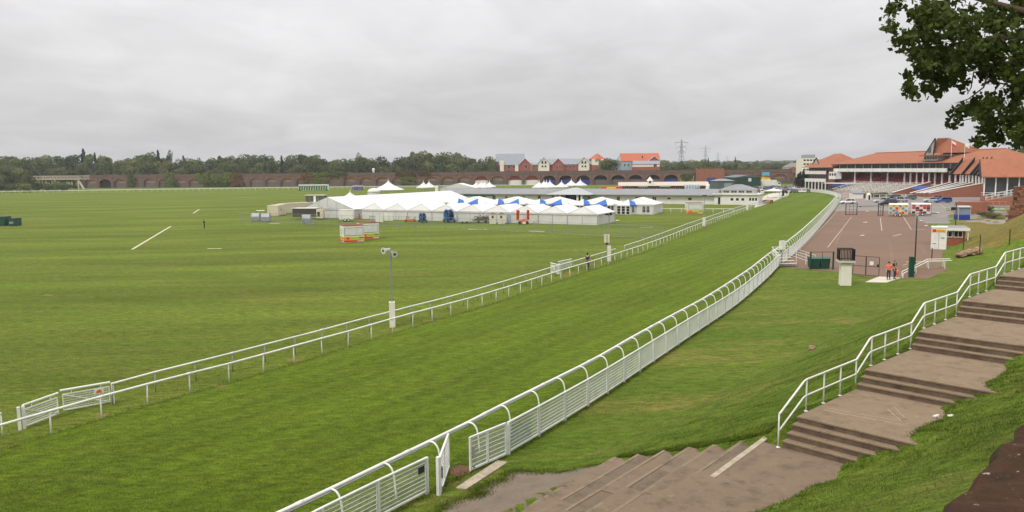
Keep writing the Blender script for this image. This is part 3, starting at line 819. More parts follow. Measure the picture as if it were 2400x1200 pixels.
# dome tent, obelisks, long tent
t = thing('dome_tent', 'small rounded white tent left of the high-peak tent', 'tent', GX(878, 315), .2)
m = MB(); m.lathe([(2.7, 1.9), (2.6, 2.3), (2.1, 2.9), (1.2, 3.35), (.05, 3.5)], 10); m.build('canopy', canvas, t, smooth=True)
m = MB(); m.lathe([(2.6, 0), (2.6, 1.95)], 10); m.build('wall', canvas_wall, t)
def obelisk(label, loc, h, w):
    t = thing('white_obelisk', label, 'obelisk', loc, .4)
    m = MB(); m.lathe([(w*.7, 0), (w*.42, h*.92), (.02, h)], 4); m.build('shaft', white_paint, t)
    m = MB(); m.lathe([(w*.8, 0), (w*.8, .3)], 4); m.build('plinth', pale_concrete, t)
obelisk('thin white obelisk right of the twin peaks', GX(1025, 300), 4.6, 1.4)
obelisk('white obelisk beside the clipped round hedge', GX(1657, 250), 5.3, 1.5)
frame_tent('long_tent', 'long low white tent behind the grey roof, left of four pagodas', GX(1033, 345), -.25, 16, 8, 2.6, 4.6, 4)
tent_open = M('beige_shadow_cloth', (196, 186, 166), .7)

# ================================================================ low grey-roofed range, clock pavilion, sheds
slate = M('grey_roof_felt', (136, 137, 140), .75, .08, .7, dirt=.2, dirtcol=(110, 110, 112))
render_white = M('white_render', (222, 219, 212), .8, .06, .5, dirt=.2, dirtcol=(180, 172, 160))
brick_red = M('red_brick', (150, 82, 64), .85, .14, 1.5, dirt=.2, dirtcol=(110, 66, 54))
brick_orange = M('orange_brick', (142, 94, 76), .85, .14, 1.0, dirt=.3, dirtcol=(116, 84, 70))
interior_shade = M('painted_interior_shade', (34, 30, 28), .9, .2, 2)  # flat dark colour painted for the shade inside openings
green_cloth = M('green_cloth', (70, 146, 116), .7)
timber = M('brown_timber', (130, 86, 56), .8, .2, 2)
def win(parent, x0, x1, z0, z1, y, mat=None, frame=None, name='window', bars=1):
    """window set in a wall whose outer face is at local y (outside towards -y)"""
    m = MB(); m.span(x0, x1, y-.02, y+.02, z0, z1); o = m.build(name, mat or tent_glass, parent)
    if frame:
        f = MB(); b = .08
        f.span(x0-b, x1+b, y-.07, y+.01, z1, z1+b); f.span(x0-b, x1+b, y-.09, y+.01, z0-b, z0)
        f.span(x0-b, x0, y-.07, y+.01, z0, z1); f.span(x1, x1+b, y-.07, y+.01, z0, z1)
        for k in range(bars): xx = x0+(x1-x0)*(k+1)/(bars+1); f.span(xx-.035, xx+.035, y-.06, y+.01, z0, z1)
        f.build('frame', frame, o)
    return o
LA, LB = GX(1040, 262), GX(1685, 224)
la = heading(LA, LB); LL = (LB-LA).length
lo = thing('stable_range', 'long low white building with a grey pitched roof across the paddock', 'building', LA, la)
m = MB(); m.span(0, LL, 0, 8, 0, 2.75); m.build('wall', render_white, lo)
m = MB(); m.ext([(-.4, -1.0, 2.75), (-.4, 4, 4.35), (-.4, 9, 2.75), (-.4, 9, 2.6), (-.4, -1.0, 2.6)], (LL+.8, 0, 0)); rf = m.build('roof', slate, lo)
m = MB(); m.beam((-.4, -1.05, 2.62), (LL+.4, -1.05, 2.62), .12, .2); m.build('gutter', galv, rf)
k = 0; x = 3
while x < LL-4:
    kind = k % 5
    if kind == 0: win(lo, x, x+.9, 1.2, 1.9, 0)
    elif kind == 1: win(lo, x, x+1.0, .1, 2.1, 0, timber, white_paint, 'door', 0)
    elif kind == 2: win(lo, x, x+2.6, .5, 2.0, 0, interior_shade, white_paint, 'stall_opening', 0)
    elif kind == 3: win(lo, x, x+1.1, .9, 2.0, 0, None, white_paint)
    else: win(lo, x, x+.8, 1.4, 1.9, 0)
    x += 4.3+(k*37 % 10)*.22; k += 1
m = MB(); m.span(8, 19, -.12, -.05, 1.9, 2.5); m.build('green_awning', green_cloth, lo)
# porch
px0 = (GX(1336, 240)-LA).dot(Vector((math.cos(la), math.sin(la), 0)))
m = MB(); w_ = 7.2
m.add([(px0-w_, -5, 2.75), (px0+w_, -5, 2.75), (px0+w_, 4, 2.75), (px0-w_, 4, 2.75), (px0, -1, 4.7), (px0, 4, 4.7)], [(0, 1, 4), (1, 2, 5, 4), (3, 0, 4, 5), (0, 3, 2, 1)]); m.build('porch_roof', M('pale_roof', (168, 172, 174), .7, .05), lo)
for x in (px0-4.2, px0-2.9, px0+2.9, px0+4.2):
    m = MB(); m.span(x-.3, x+.3, -4.3, -3.7, 0, 2.75); m.build('porch_pillar', render_white, lo)
win(lo, px0-2.6, px0+2.6, .05, 2.5, -.02, interior_shade, None, 'porch_opening')
# two-storey end pavilion with balcony and pyramid roof
WP = GX(1673, 224); wp = thing('weighing_pavilion', 'white flat-roofed pavilion with a balcony and grey pyramid roof', 'building', WP, la)
m = MB(); m.span(0, 12.2, 0, 9, 0, 2.85); m.build('wall', render_white, wp)
m = MB(); m.span(-.4, 12.6, -.5, 9.4, 2.85, 3.15); m.build('fascia', white_paint, wp)
m = MB(); m.span(1.5, 10.6, 2, 8.5, 3.15, 4.2); m.build('upper_wall', render_white, wp)
m = MB(); m.add([(.8, 1.2, 4.2), (11.3, 1.2, 4.2), (11.3, 9.2, 4.2), (.8, 9.2, 4.2), (5.0, 5, 5.7), (7.0, 5, 5.7)], [(0, 1, 5, 4), (1, 2, 5), (2, 3, 4, 5), (3, 0, 4), (3, 2, 1, 0)]); m.build('roof', slate, wp)
m = MB()
for x in [i*1.1 for i in range(12)]: m.beam((x, -.3, 3.15), (x, -.3, 4.0), .05)
m.beam((0, -.3, 4.0), (12.2, -.3, 4.0), .06); m.beam((0, -.3, 3.6), (12.2, -.3, 3.6), .04); m.build('balcony_rail', white_metal, wp)
win(wp, 1.1, 1.75, .1, 2.1, 0, interior_shade, white_paint, 'door', 0)
for x in (4.6, 6.1, 7.6): win(wp, x, x+.75, 1.2, 1.9, 0)
for x in (9.7, 10.5, 11.3): win(wp, x, x+.55, 1.2, 2.0, 0)
for x in (2.3, 4.4, 6.5, 8.6): win(wp, x, x+1.5, 3.35, 4.0, 2)
# steps and planters right of it
t = thing('entrance_ramp', 'terrace wall and steps between the pavilion and the inner rail', 'steps', GX(1772, 226), la)
m = MB()
for i in range(5): m.span(i*.4, 4, 2+i*.6, 6, i*.2, i*.2+.2)
m.build('step', timber, t)
pv = [G(1768, 487), G(1800, 477), G(1829, 465), G(1842, 459), G(1843, 454), G(1828, 450), G(1800, 455), G(1775, 468)]
m = MB(); m.poly(*[(p.x, p.y, .012) for p in pv]); tag(m.build('paddock_path', pale_concrete), 'pale paved path inside the far bend of the inner rail', kind='structure')
# clock pavilion
CP = GX(1452, 300); cp = thing('clock_pavilion', 'low brick and white pavilion with a little clock turret', 'building', CP, -.12)
m = MB(); m.span(0, 33, 0, 8, 0, 4.0); m.build('wall', brick_red, cp)
m = MB(); m.ext([(-.5, -1.2, 4.0), (-.5, 4, 5.2), (-.5, 9, 4.0)], (34, 0, 0)); m.build('roof', M('pale_tile', (190, 176, 164), .7, .06), cp)
m = MB(); m.span(-.5, 33.5, -1.3, -.9, 3.75, 4.05); m.build('fascia', white_paint, cp)
for a_, b_ in ((7, 10.5), (15, 19)): m = MB(); m.span(a_, b_, -1.5, 0, 3.3, 3.65); m.build('awning', M('sage', (150, 170, 150), .7), cp)
for x in (1.2, 3.4, 7.2, 9.4, 12.6, 15.4, 17.6, 21, 23.2, 26, 28.4, 30.6): win(cp, x, x+1.3, 1.6, 3.2, -.01, interior_shade, white_paint, 'window', 1)
m = MB(); m.span(10.6, 12.2, -.5, 1.1, 4.0, 5.7); tu = m.build('turret', white_paint, cp)
m = MB(); m.lathe([(1.35, 5.7), (.02, 7.3)], 4, (11.4, .3, 0)); m.build('turret_roof', white_paint, tu)
m = MB(); m.tube([(11.4, -.5, 5.2), (11.4, -.56, 5.2)], .45, 12); m.build('clock_face', dark_metal, tu)
RS = GX(1412, 292); t = thing('snack_stand', 'red snack stand with a yellow fascia left of the clock pavilion', 'stall', RS, -.1)
m = MB(); m.span(0, 7, 0, 3, 0, 3.0); m.build('body', brick_red, t)
m = MB(); m.span(-.2, 7.2, -.4, 3.2, 3.0, 3.7); m.build('fascia', M('red_panel', (206, 60, 40), .5), t)
m = MB(); m.span(1.5, 5, -.46, -.4, 3.1, 3.6); m.build('sign_strip', M('yellow_panel', (236, 196, 60), .5), t)
for x in (.6, 2.6, 4.6): win(t, x, x+1.6, 1.0, 1.9, -.01, interior_shade, white_paint, 'hatch', 0)
t = thing('glazed_kiosk', 'white glazed kiosk right of the clock pavilion', 'kiosk', GX(1606, 292), -.12)
m = MB(); m.span(0, 5.2, 0, 4, 0, 4.4); m.build('body', white_paint, t)
for i in range(5): win(t, 2*0+.2+i, 1.0+i, 1.6, 4.0, -.01, M('blue_glass', (150, 170, 200), .1, .1), None)
# sheds and rail buildings by the viaduct
gs = M('green_cladding', (40, 66, 56), .5, .1, 1, sc=(6, 1, 1)); gs2 = M('slate_cladding', (84, 98, 100), .5, .1, 1)
t = thing('green_shed', 'large dark green metal shed in front of the viaduct', 'shed', GX(1722, 388), .12)
m = MB(); m.span(0, 13, 0, 16, 0, 5.4); m.build('wall', gs, t)
m = MB(); m.ext([(-.3, -.3, 5.4), (6.5, -.3, 6.6), (13.3, -.3, 5.4)], (0, 16.6, 0)); m.build('roof', gs2, t)
m = MB(); m.span(6.6, 8.2, -.05, 0, 3.4, 5.0); m.build('notice', white_paint, t)
t = thing('grey_workshop', 'low slate-grey workshop left of the green shed', 'shed', GX(1680, 380), .1)
m = MB(); m.span(0, 8.5, 0, 10, 0, 3.9); m.build('wall', gs2, t)
m = MB(); m.add([(-.4, -.4, 3.9), (8.9, -.4, 3.9), (8.9, 10.4, 3.9), (-.4, 10.4, 3.9), (3, 5, 4.9), (6, 5, 4.9)], [(0, 1, 5, 4), (1, 2, 5), (2, 3, 4, 5), (3, 0, 4), (3, 2, 1, 0)]); m.build('roof', slate, t)
win(t, 3.4, 7.2, .4, 2.8, -.01, M('grey_door', (140, 148, 152), .5), None, 'roller_door')
# starting stalls
green_door = M('stall_green', (30, 106, 80), .5)
ss = thing('starting_stalls', 'white-framed row of starting stalls with green doors by the far rail', 'starting gate', GX(702, 415), -.05)
m = MB(); m.span(0, 15.6, 0, 3, 2.8, 3.3); m.build('gantry', white_paint, ss)
for k in range(13):
    m = MB(); m.span(k*1.3-.06, k*1.3+.06, 0, 3, .3, 2.8); m.build('divider', white_paint, ss)
    if k < 12:
        m = MB(); m.ext([(k*1.3+.15, -.05, .4), (k*1.3+.75, -.05, .4), (k*1.3+1.2, -.05, 2.5), (k*1.3+.6, -.05, 2.5)], (0, .05, 0)); m.build('stall_door', green_door, ss)
for x in (.5, 15.1):
    m = MB(); m.tube([(x, .2, .45), (x, .6, .45)], .45, 10); m.build('wheel', dark_metal, ss)
# small cabin, bins
cb = thing('panel_cabin', 'small dark-panelled cabin with a white door on the far infield', 'cabin', GX(717, 262), -.15)
m = MB(); m.span(0, 6.6, 0, 2.4, .1, 2.45); m.build('body', M('grey_green_panel', (84, 88, 74), .6, .1, 2), cb)
m = MB(); m.span(-.1, 6.7, -.1, 2.5, 2.45, 2.6); m.build('roof', white_paint, cb)
m = MB(); m.span(2.9, 3.7, -.06, 0, .15, 2.3); m.build('door', white_paint, cb)
for x in (.1, 1.4, 4.4, 6.45): m = MB(); m.span(x, x+.1, -.03, 0, .15, 2.4); m.build('mullion', galv, cb)
m = MB(); m.span(2.2, 3.9, -1.0, -.06, 0, .3); m.build('doorstep', white_paint, cb)
purple = M('purple_plastic', (62, 50, 120), .5)
for i, x in enumerate((828, 834, 840, 847)):
    t = thing('event_toilet', 'purple portable cubicle beyond the marquee, %s from the left' % nth(i), 'toilet', GX(x, 420+(i % 2)*3), .1, 'purple cubicles by the far rail')
    m = MB(); m.span(0, 1.2, 0, 1.2, 0, 2.1); m.build('body', purple, t)
    m = MB(); m.lathe([(.85, 2.1), (.6, 2.35)], 4, (.6, .6, 0)); m.build('roof', white_paint, t)
    m = MB(); m.span(.2, 1.0, -.03, 0, .1, 1.9); m.build('door', M('lilac', (120, 110, 170), .5), t)

# ================================================================ FAR SIDE: viaduct, bridge, woods, houses, pylons
fol_cache = {}
def foliage(name, col, var=.35):
    if name in fol_cache: return fol_cache[name]
    t = NT(name); c = lin(*col)
    oi = t.n('ShaderNodeObjectInfo').outputs['Random']
    nz = t.noise(t.pos(), .35 if 'far' in name else 2.2, 4, .6)
    a = t.mix(t.rng(nz, .3, .7), mul(c, 1-var), mul(c, 1+var))
    b = t.mix(t.math('MULTIPLY', oi, .55), a, mul((c[0]*1.35, c[1]*1.05, c[2]*.8, 1), .95))
    hs = t.n('ShaderNodeHueSaturation'); t.L(b, hs.inputs['Color']); t.L(t.rng(oi, 0, 1, .62, 1.4), hs.inputs['Value'])
    tr = t.n('ShaderNodeBsdfTranslucent'); t.L(hs.outputs[0], tr.inputs[0])
    t.p.inputs['Roughness'].default_value = .75; t.p.inputs['Specular IOR Level'].default_value = .2
    t.L(hs.outputs[0], t.p.inputs['Base Color'])
    ms = t.n('ShaderNodeMixShader'); ms.inputs[0].default_value = .25
    out = t.t.nodes['Material Output']; t.L(t.p.outputs[0], ms.inputs[1]); t.L(tr.outputs[0], ms.inputs[2]); t.L(ms.outputs[0], out.inputs[0])
    fol_cache[name] = t.mat; return t.mat
far_leaf = foliage('far_foliage', (84, 98, 58)); far_leaf2 = foliage('far_foliage_light', (98, 108, 64)); far_dark = foliage('far_foliage_conifer', (48, 64, 46))
bark = M('bark', (84, 70, 58), .9, .2, 3)
def blob_leaves(mb, c, rad, n, size, rg, up=.25):
    c = Vector(c)
    for _ in range(n):
        d = Vector((rg.gauss(0, 1), rg.gauss(0, 1), rg.gauss(0, 1))).normalized()
        k = rg.uniform(.72, 1.04)
        p = c+Vector((d.x*rad[0], d.y*rad[1], d.z*rad[2]))*k
        nn = (d+Vector((rg.gauss(0, .6), rg.gauss(0, .6), rg.gauss(0, .6)+up))).normalized()
        a = nn.orthogonal().normalized(); a = Matrix.Rotation(rg.uniform(0, 6.28), 3, nn) @ a; b = nn.cross(a)
        s = size*rg.uniform(.6, 1.3)
        mb.poly(p-a*s*.5, p+b*s*.38, p+a*s*.55, p-b*s*.42)
def crown_mesh(seed, shape, mat):
    """unit crown: base of crown at z .15, top at z 1, radius about .45"""
    rg = random.Random(seed); m = MB()
    if shape == 'round':
        for k in range(15):
            an = rg.uniform(0, 6.28); rr = rg.uniform(.08, .32); z = rg.uniform(.3, .84)
            q = rr*(1.1-.65*max(0, z-.5)/.5)
            s = rg.uniform(.12, .2); blob_leaves(m, (q*math.cos(an), q*math.sin(an), z), (s, s, s*.8), 120, .055, rg)
    elif shape == 'tall':
        for k in range(15):
            z = rg.uniform(.22, .92); an = rg.uniform(0, 6.28); q = rg.uniform(.02, .2)*(1.15-z*.8)
            s = rg.uniform(.09, .16)*(1.2-.5*z); blob_leaves(m, (q*math.cos(an), q*math.sin(an), z), (s, s, s*1.15), 110, .05, rg)
    elif shape == 'cone':
        for k in range(16):
            z = .12+.84*k/15; s = .2*(1.02-z)+.02
            blob_leaves(m, (rg.uniform(-.03, .03), rg.uniform(-.03, .03), z), (s, s, .07), 90, .05, rg)
    elif shape == 'bush':
        for k in range(14):
            an = rg.uniform(0, 6.28); rr = rg.uniform(.0, .42); z = rg.uniform(.2, .72)
            s = rg.uniform(.16, .26); blob_leaves(m, (rr*math.cos(an), rr*math.sin(an), z*(1-rr*.6)), (s, s, s*.8), 110, .07, rg)
    me = m.mesh('crown'); me.materials.append(mat); return me
def trunk_mesh(seed):
    rg = random.Random(seed); m = MB()
    m.tube([(0, 0, 0), (.005, 0, .12), (0, .01, .3), (.01, 0, .55)], [.028, .022, .017, .008], 6)
    for k in range(5):
        a = k*1.3+rg.random(); z = .2+.07*k
        m.tube([(0, 0, z), (math.cos(a)*.1, math.sin(a)*.1, z+.1), (math.cos(a)*.22, math.sin(a)*.22, z+.2)], [.012, .008, .003], 5)
    me = m.mesh('trunk', True); me.materials.append(bark); return me
PROTO = {'round': [crown_mesh(k, 'round', far_leaf) for k in range(4)], 'light': [crown_mesh(20+k, 'round', far_leaf2) for k in range(2)], 'tall': [crown_mesh(40+k, 'tall', far_leaf) for k in range(2)], 'cone': [crown_mesh(60, 'cone', far_dark), crown_mesh(61, 'cone', far_dark)], 'bush': [crown_mesh(80, 'bush', far_leaf2), crown_mesh(81, 'bush', far_leaf)]}
TRUNKS = [trunk_mesh(3), trunk_mesh(4)]
NAME = {'round': 'broadleaf_tree', 'light': 'broadleaf_tree', 'tall': 'slender_tree', 'cone': 'conifer_tree', 'bush': 'bush'}
ti = 0
def tree(kind, loc, h, w, label, group, cat='tree'):
    global ti
    ti += 1
    t = thing(NAME[kind], label, cat, loc, ti*2.4, group)
    c = put('crown', PROTO[kind][ti % len(PROTO[kind])], t); c.scale = (w, w, h)
    k = put('trunk', TRUNKS[ti % 2], t); k.scale = (h*.9, h*.9, h)
    return t
tops = [(-60, 358), (0, 360), (50, 362), (90, 352), (130, 358), (170, 362), (210, 347), (260, 356), (305, 369), (335, 350), (370, 344), (400, 351), (440, 364), (480, 362), (530, 357), (575, 358), (610, 349), (645, 360), (700, 356), (765, 357), (810, 370), (830, 360), (880, 357), (915, 370), (940, 364), (955, 346), (1000, 346), (1040, 352), (1068, 349), (1095, 358), (1130, 366), (1170, 353), (1200, 362)]
def top_at(x):
    for (a, b), (c, d) in zip(tops, tops[1:]):
        if x <= c: return b+(d-b)*(x-a)/(c-a)
    return tops[-1][1]
def horizon_y(x): return 395-(x-1200)*math.tan(ROLL)
rg = random.Random(9)
KW = {'round': 'dark rounded broadleaf tree', 'light': 'paler green broadleaf tree', 'tall': 'slender tall tree', 'cone': 'pointed dark conifer', 'bush': 'spreading bush'}
def height_for(x, ytop, Y): return CAM_H+(horizon_y(x)-ytop)/FPX*Y
rows = [('back row of the wood beyond the viaduct', 640, 26, 3, 1.0), ('middle row of the wood beyond the viaduct', 600, 25, 10, .98), ('front row of the wood beyond the viaduct', 572, 27, 26, 1.0)]
for rname, Y, stepx, drop, sc_ in rows:
    x = -70; i = 0
    while x < (1178 if drop < 20 else 1160):
        yt = top_at(x)+drop*rg.uniform(.6, 1.2)+rg.uniform(-1.5, 2)
        if drop > 20: yt = min(yt, 395)
        h = height_for(x, yt, Y); kind = rg.choices(['round', 'light', 'tall', 'cone'], [5, 2.2, 1.3, .5])[0]
        if abs(x-210) < 13 and drop < 5: kind = 'cone'
        w = h*rg.uniform(.75, 1.05)*(1 if kind in ('round', 'light') else .75)
        tree(kind, GX(x, Y+rg.uniform(-10, 10)), h, w, '%s, %s from left, %s of far wood' % (KW[kind], nth(i), rname.split(' of')[0]), rname)
        x += stepx*rg.uniform(.75, 1.25); i += 1
x = -60; i = 0
while x < 1165:
    if not (75 < x < 200):
        h = rg.uniform(9.5, 12.5); tree('bush', GX(x, 553+rg.uniform(-3, 3)), h, h*1.3, 'leafy scrub behind viaduct parapet, %s from left' % nth(i), 'scrub behind the parapet', 'bush'); i += 1
    x += rg.uniform(26, 40)
# trees left of the girder bridge, in front of the river
i = 0
for x, yt, Y, w in ((-30, 392, 450, 15), (18, 391, 455, 14), (52, 389, 462, 17), (70, 396, 452, 12), (0, 420, 430, 9), (35, 424, 432, 8), (60, 420, 436, 9), (92, 421, 455, 8), (115, 420, 458, 10), (140, 422, 460, 9), (160, 424, 458, 8), (105, 426, 530, 12), (130, 424, 534, 13), (155, 425, 530, 12), (178, 428, 528, 10), (90, 424, 540, 14)):
    tree('light' if i < 4 else 'bush', GX(x, Y), height_for(x, yt, Y), w, '%s left of the girder bridge, %s from left' % ('pale willow-like tree' if i < 4 else 'low leafy shrub', nth(i)), 'riverside trees', 'tree' if i < 4 else 'bush'); i += 1
# right of the houses
i = 0
for x, yt, Y, kind in ((1340, 388, 545, 'bush'), (1415, 372, 548, 'light'), (1432, 365, 550, 'light'), (1400, 386, 540, 'bush'), (1460, 392, 536, 'bush'), (1380, 393, 536, 'bush'), (1310, 394, 538, 'bush'), (1480, 395, 536, 'bush'), (1558, 379, 640, 'round'), (1575, 374, 620, 'round'), (1600, 378, 560, 'light'), (1618, 382, 600, 'round'), (1638, 374, 640, 'round'), (1652, 377, 560, 'light'), (1668, 379, 555, 'tall'), (1690, 383, 580, 'round'), (1705, 380, 556, 'light'), (1722, 381, 560, 'tall'), (1740, 384, 556, 'light'), (1757, 382, 552, 'light'), (1772, 386, 545, 'round'), (1790, 388, 560, 'tall'), (1812, 386, 620, 'round'), (1830, 388, 600, 'bush'), (1658, 371, 760, 'cone'), (1720, 369, 800, 'cone'), (1605, 392, 535, 'bush'), (1800, 392, 560, 'bush')):
    h = height_for(x, yt, Y); tree(kind, GX(x, Y), h, h*(.95 if kind != 'cone' else .5)*(1.2 if kind == 'bush' else 1), '%s behind right half of viaduct, %s in clump' % (KW[kind], nth(i)), 'trees by the railway', 'bush' if kind == 'bush' else 'tree'); i += 1
tree('light', GX(1768, 500), height_for(1768, 384, 500), 12, 'green tree growing in front of the viaduct beside the green shed', 'trees at the car park')
tree('round', GX(1776, 497), height_for(1776, 392, 497), 9, 'dark bushy tree at the right end of the green shed', 'trees at the car park')
for i, (x, yt, w) in enumerate(((1866, 408, 5), (1873, 403, 5.5), (1880, 400, 6), (1887, 404, 6), (1894, 408, 5))):
    tree('cone', GX(x, 372), height_for(x, yt, 372), w*2.0, 'dense dark evergreen left of the stand tower, %s in the clump' % nth(i), 'evergreens by the stand')
tree('bush', GX(1637, 262), 4.9, 5.2, 'clipped round green hedge bush behind the grey roof', None, 'bush')
for i, x in enumerate((1303, 1345, 1380, 1400)):
    tree('bush', GX(x, 300), [3.4, 3.6, 4.4, 4.0][i], 6, 'low shrub behind the grey-roofed range, %s from the left' % nth(i), 'shrubs behind the range', 'bush')
for i, (x, yt, Y, w) in enumerate(((2385, 330, 330, 22), (2330, 346, 380, 14), (2275, 356, 400, 10), (2430, 345, 300, 20))):
    tree('round', GX(x, Y), height_for(x, yt, Y), w, 'dark tree rising behind the right end of the stand, %s of four' % nth(i), 'trees behind the stand')

i = 0
for Y, x0_, lift in ((1080, 1545, 0), (920, 1556, 3), (760, 1550, 7)):
    x = x0_
    while x < 1890:
        yt = 373+lift+rg.uniform(-2.5, 3)+(x-1560)*.006; h = height_for(x, yt, Y)
        tree(rg.choice(['round', 'round', 'tall', 'light']), GX(x, Y+rg.uniform(-25, 25)), h, h*rg.uniform(.9, 1.4), 'distant hazy tree on the skyline right of the houses, %s of the far belt' % nth(i), 'far tree belt'); i += 1
        x += rg.uniform(13, 21)*(1 if Y > 1000 else 1.2)
# ---- hills
hill_mat = NT('wooded_hills'); v = hill_mat.pos()
c = hill_mat.mix(hill_mat.rng(hill_mat.noise(v, .012, 5, .7), .35, .65), lin(52, 64, 48), lin(66, 78, 54)); c = hill_mat.mix(hill_mat.rng(hill_mat.noise(v, .05, 4), .55, .7, 0, .6), c, lin(44, 58, 44)); hill_m = hill_mat.done(c, .95, .1)
m = MB(); nx, ny = 300, 14; vs_ = []
for j in range(ny+1):
    for i in range(nx+1):
        a = -1.05+2.1*i/nx; d = 1250+1700*j/ny
        h = (11+9*noise.noise((a*5, d*.0012, 1)))*smooth01(j/5)+16*smooth01(j/ny)+noise.noise((a*120, d*.02, 0))*6*smooth01(j/2)+noise.noise((a*330, d*.05, 4))*4*smooth01(j/2)
        vs_.append((math.sin(a)*d, math.cos(a)*d, max(h, 0)-.5))
m.add(vs_, [(j*(nx+1)+i, j*(nx+1)+i+1, (j+1)*(nx+1)+i+1, (j+1)*(nx+1)+i) for j in range(ny) for i in range(nx)])
tag(m.build('hills', hill_m), 'low wooded hills on the skyline', kind='structure')
# ---- viaduct
brick_old = M('old_brick', (118, 96, 84), .9, .16, .8, dirt=.4, dirtcol=(92, 80, 72)); brick_dark = M('sooty_brick', (104, 88, 80), .9, .15, .7, dirt=.4, dirtcol=(76, 68, 64))
brick_ring = M('arch_brick', (140, 88, 72), .9, .12, 1); brick_pale = M('pale_infill', (156, 132, 108), .9, .12, .8, dirt=.3, dirtcol=(120, 100, 84)); grey_infill = M('grey_infill', (104, 96, 92), .9, .1, 1)
blue_board = M('blue_hoarding', (44, 58, 140), .6, .08, 1)
VA, VB = GX(200, 545), GX(1890, 482)
va = heading(VA, VB); VL = (VB-VA).length; NB = 44; BLN = VL/NB; VH = 9.0
via = thing('railway_viaduct', 'long brick railway viaduct of low arches crossing behind the racecourse', 'viaduct', VA, va)
SPAN, ZS, ZC = BLN*.78, 3.3, 6.1
def arch_pts(n=12, e=0.0):
    out = []
    for k in range(n+1):
        a = math.pi*k/n; out.append((BLN/2-(SPAN/2+e)*math.cos(a), ZS+(ZC-ZS+e)*math.sin(a)))
    return out
def arch_wall():
    m = MB(); ap = arch_pts(); top = 6.9
    for y0, fl in ((0, 0),):
        a0 = [(0, 0), (BLN/2-SPAN/2, 0)]+ap
    vs_, fs = [], []
    pts = [(BLN/2-SPAN/2, 0)]+ap+[(BLN/2+SPAN/2, 0)]
    for (x, z) in pts: vs_ += [(x, 0, z), (x, 0, top), (x, 1.3, z)]
    for i in range(len(pts)-1): fs += [(3*i, 3*i+3, 3*i+4, 3*i+1), (3*i+3, 3*i, 3*i+2, 3*i+5)]
    m.add(vs_, fs)
    m.poly((0, 0, 0), (BLN/2-SPAN/2, 0, 0), (BLN/2-SPAN/2, 0, top), (0, 0, top)); m.poly((BLN/2+SPAN/2, 0, 0), (BLN, 0, 0), (BLN, 0, top), (BLN/2+SPAN/2, 0, top))
    return m
def ring_mesh():
    m = MB(); a, b = arch_pts(12, -.02), arch_pts(12, .55); vs_, fs = [], []
    for (x, z), (x2, z2) in zip(a, b): vs_ += [(x, -.06, z), (x2, -.06, z2), (x2, 0, z2)]
    for i in range(12): fs += [(3*i, 3*i+3, 3*i+4, 3*i+1), (3*i+1, 3*i+4, 3*i+5, 3*i+2)]
    m.add(vs_, fs); return m
def fill_mesh(kind):
    m = MB(); y = 1.25
    m.m = 0; m.poly(*[(x, y, z) for x, z in arch_pts()][::-1])
    m.m = 1; m.span(BLN/2-SPAN/2, BLN/2+SPAN/2, y-.1, y, 0, ZS)
    return m
wall_me = arch_wall().mesh('arch_wall'); wall_me.materials.append(brick_old)
ring_me = ring_mesh().mesh('arch_ring'); ring_me.materials.append(brick_ring)
fills = {}
for kd, (u, l) in {'blind': (brick_pale, grey_infill), 'open': (interior_shade, interior_shade), 'blue': (interior_shade, blue_board), 'shop': (brick_red, render_white), 'openlow': (interior_shade, grey_infill)}.items():  # open arches are closed by sheets coloured like the shade within
    fm = fill_mesh(kd).mesh('arch_infill'); fm.materials.append(u); fm.materials.append(l); fills[kd] = fm
pil = MB(); pil.span(-.75, .75, -.3, 0, 0, 7.0); pil.span(-.9, .9, -.4, 0, 6.6, 7.0); pilme = pil.mesh('pilaster'); pilme.materials.append(brick_dark)
for k in range(NB):
    cxp = 200+(1890-200)*(k+.5)/NB
    if 1622 < cxp < 1692: continue
    kd = 'blind'
    if 225 < cxp < 290: kd = 'open'
    elif 1155 < cxp < 1200 or 1235 < cxp < 1312: kd = 'shop'
    elif 1312 < cxp < 1425: kd = 'blue'
    elif 1425 < cxp < 1570: kd = 'openlow'
    elif 1570 < cxp < 1622: kd = 'blue'
    b = put('arch_bay', wall_me, via, (k*BLN, 0, 0)); put('arch_ring', ring_me, b); put('arch_infill', fills[kd], b); put('pilaster', pilme, b)
m = MB(); m.span(0, VL, -.25, 9, 6.9, 7.25); m.build('string_course', brick_dark, via)
m = MB(); m.span(0, VL, 0, .6, 7.25, VH-.15); m.span(0, VL, 8, 8.6, 7.25, VH-.15); m.build('parapet', brick_dark, via)
m = MB(); m.span(0, VL, -.12, .72, VH-.15, VH+.05); m.build('coping', brick_dark, via)
# castellated block
def vx(px): return (GX(px, 500)-VA).dot(Vector((math.cos(va), math.sin(va), 0)))
x0, x1 = vx(1626), vx(1690)
m = MB(); m.span(x0, x1, -.8, 9, 0, 9.3)
for k in range(8): m.span(x0+(x1-x0)*k/8, x0+(x1-x0)*(k+.55)/8, -.8, -.2, 9.3, 10.1)
cb_ = m.build('castellated_block', brick_orange, via)
m = MB(); m.span(x0+6.5, x0+12, -.86, -.8, 0, 4.0); m.build('blue_shutter', blue_board, cb_)
x2 = vx(1840)
m = MB(); m.span(x2, x2+16, -.9, 9, 6.5, 9.6); [m.span(x2+k*2, x2+k*2+1.1, -.9, -.3, 9.6, 10.3) for k in range(8)]; m.build('castellated_block', brick_orange, via)
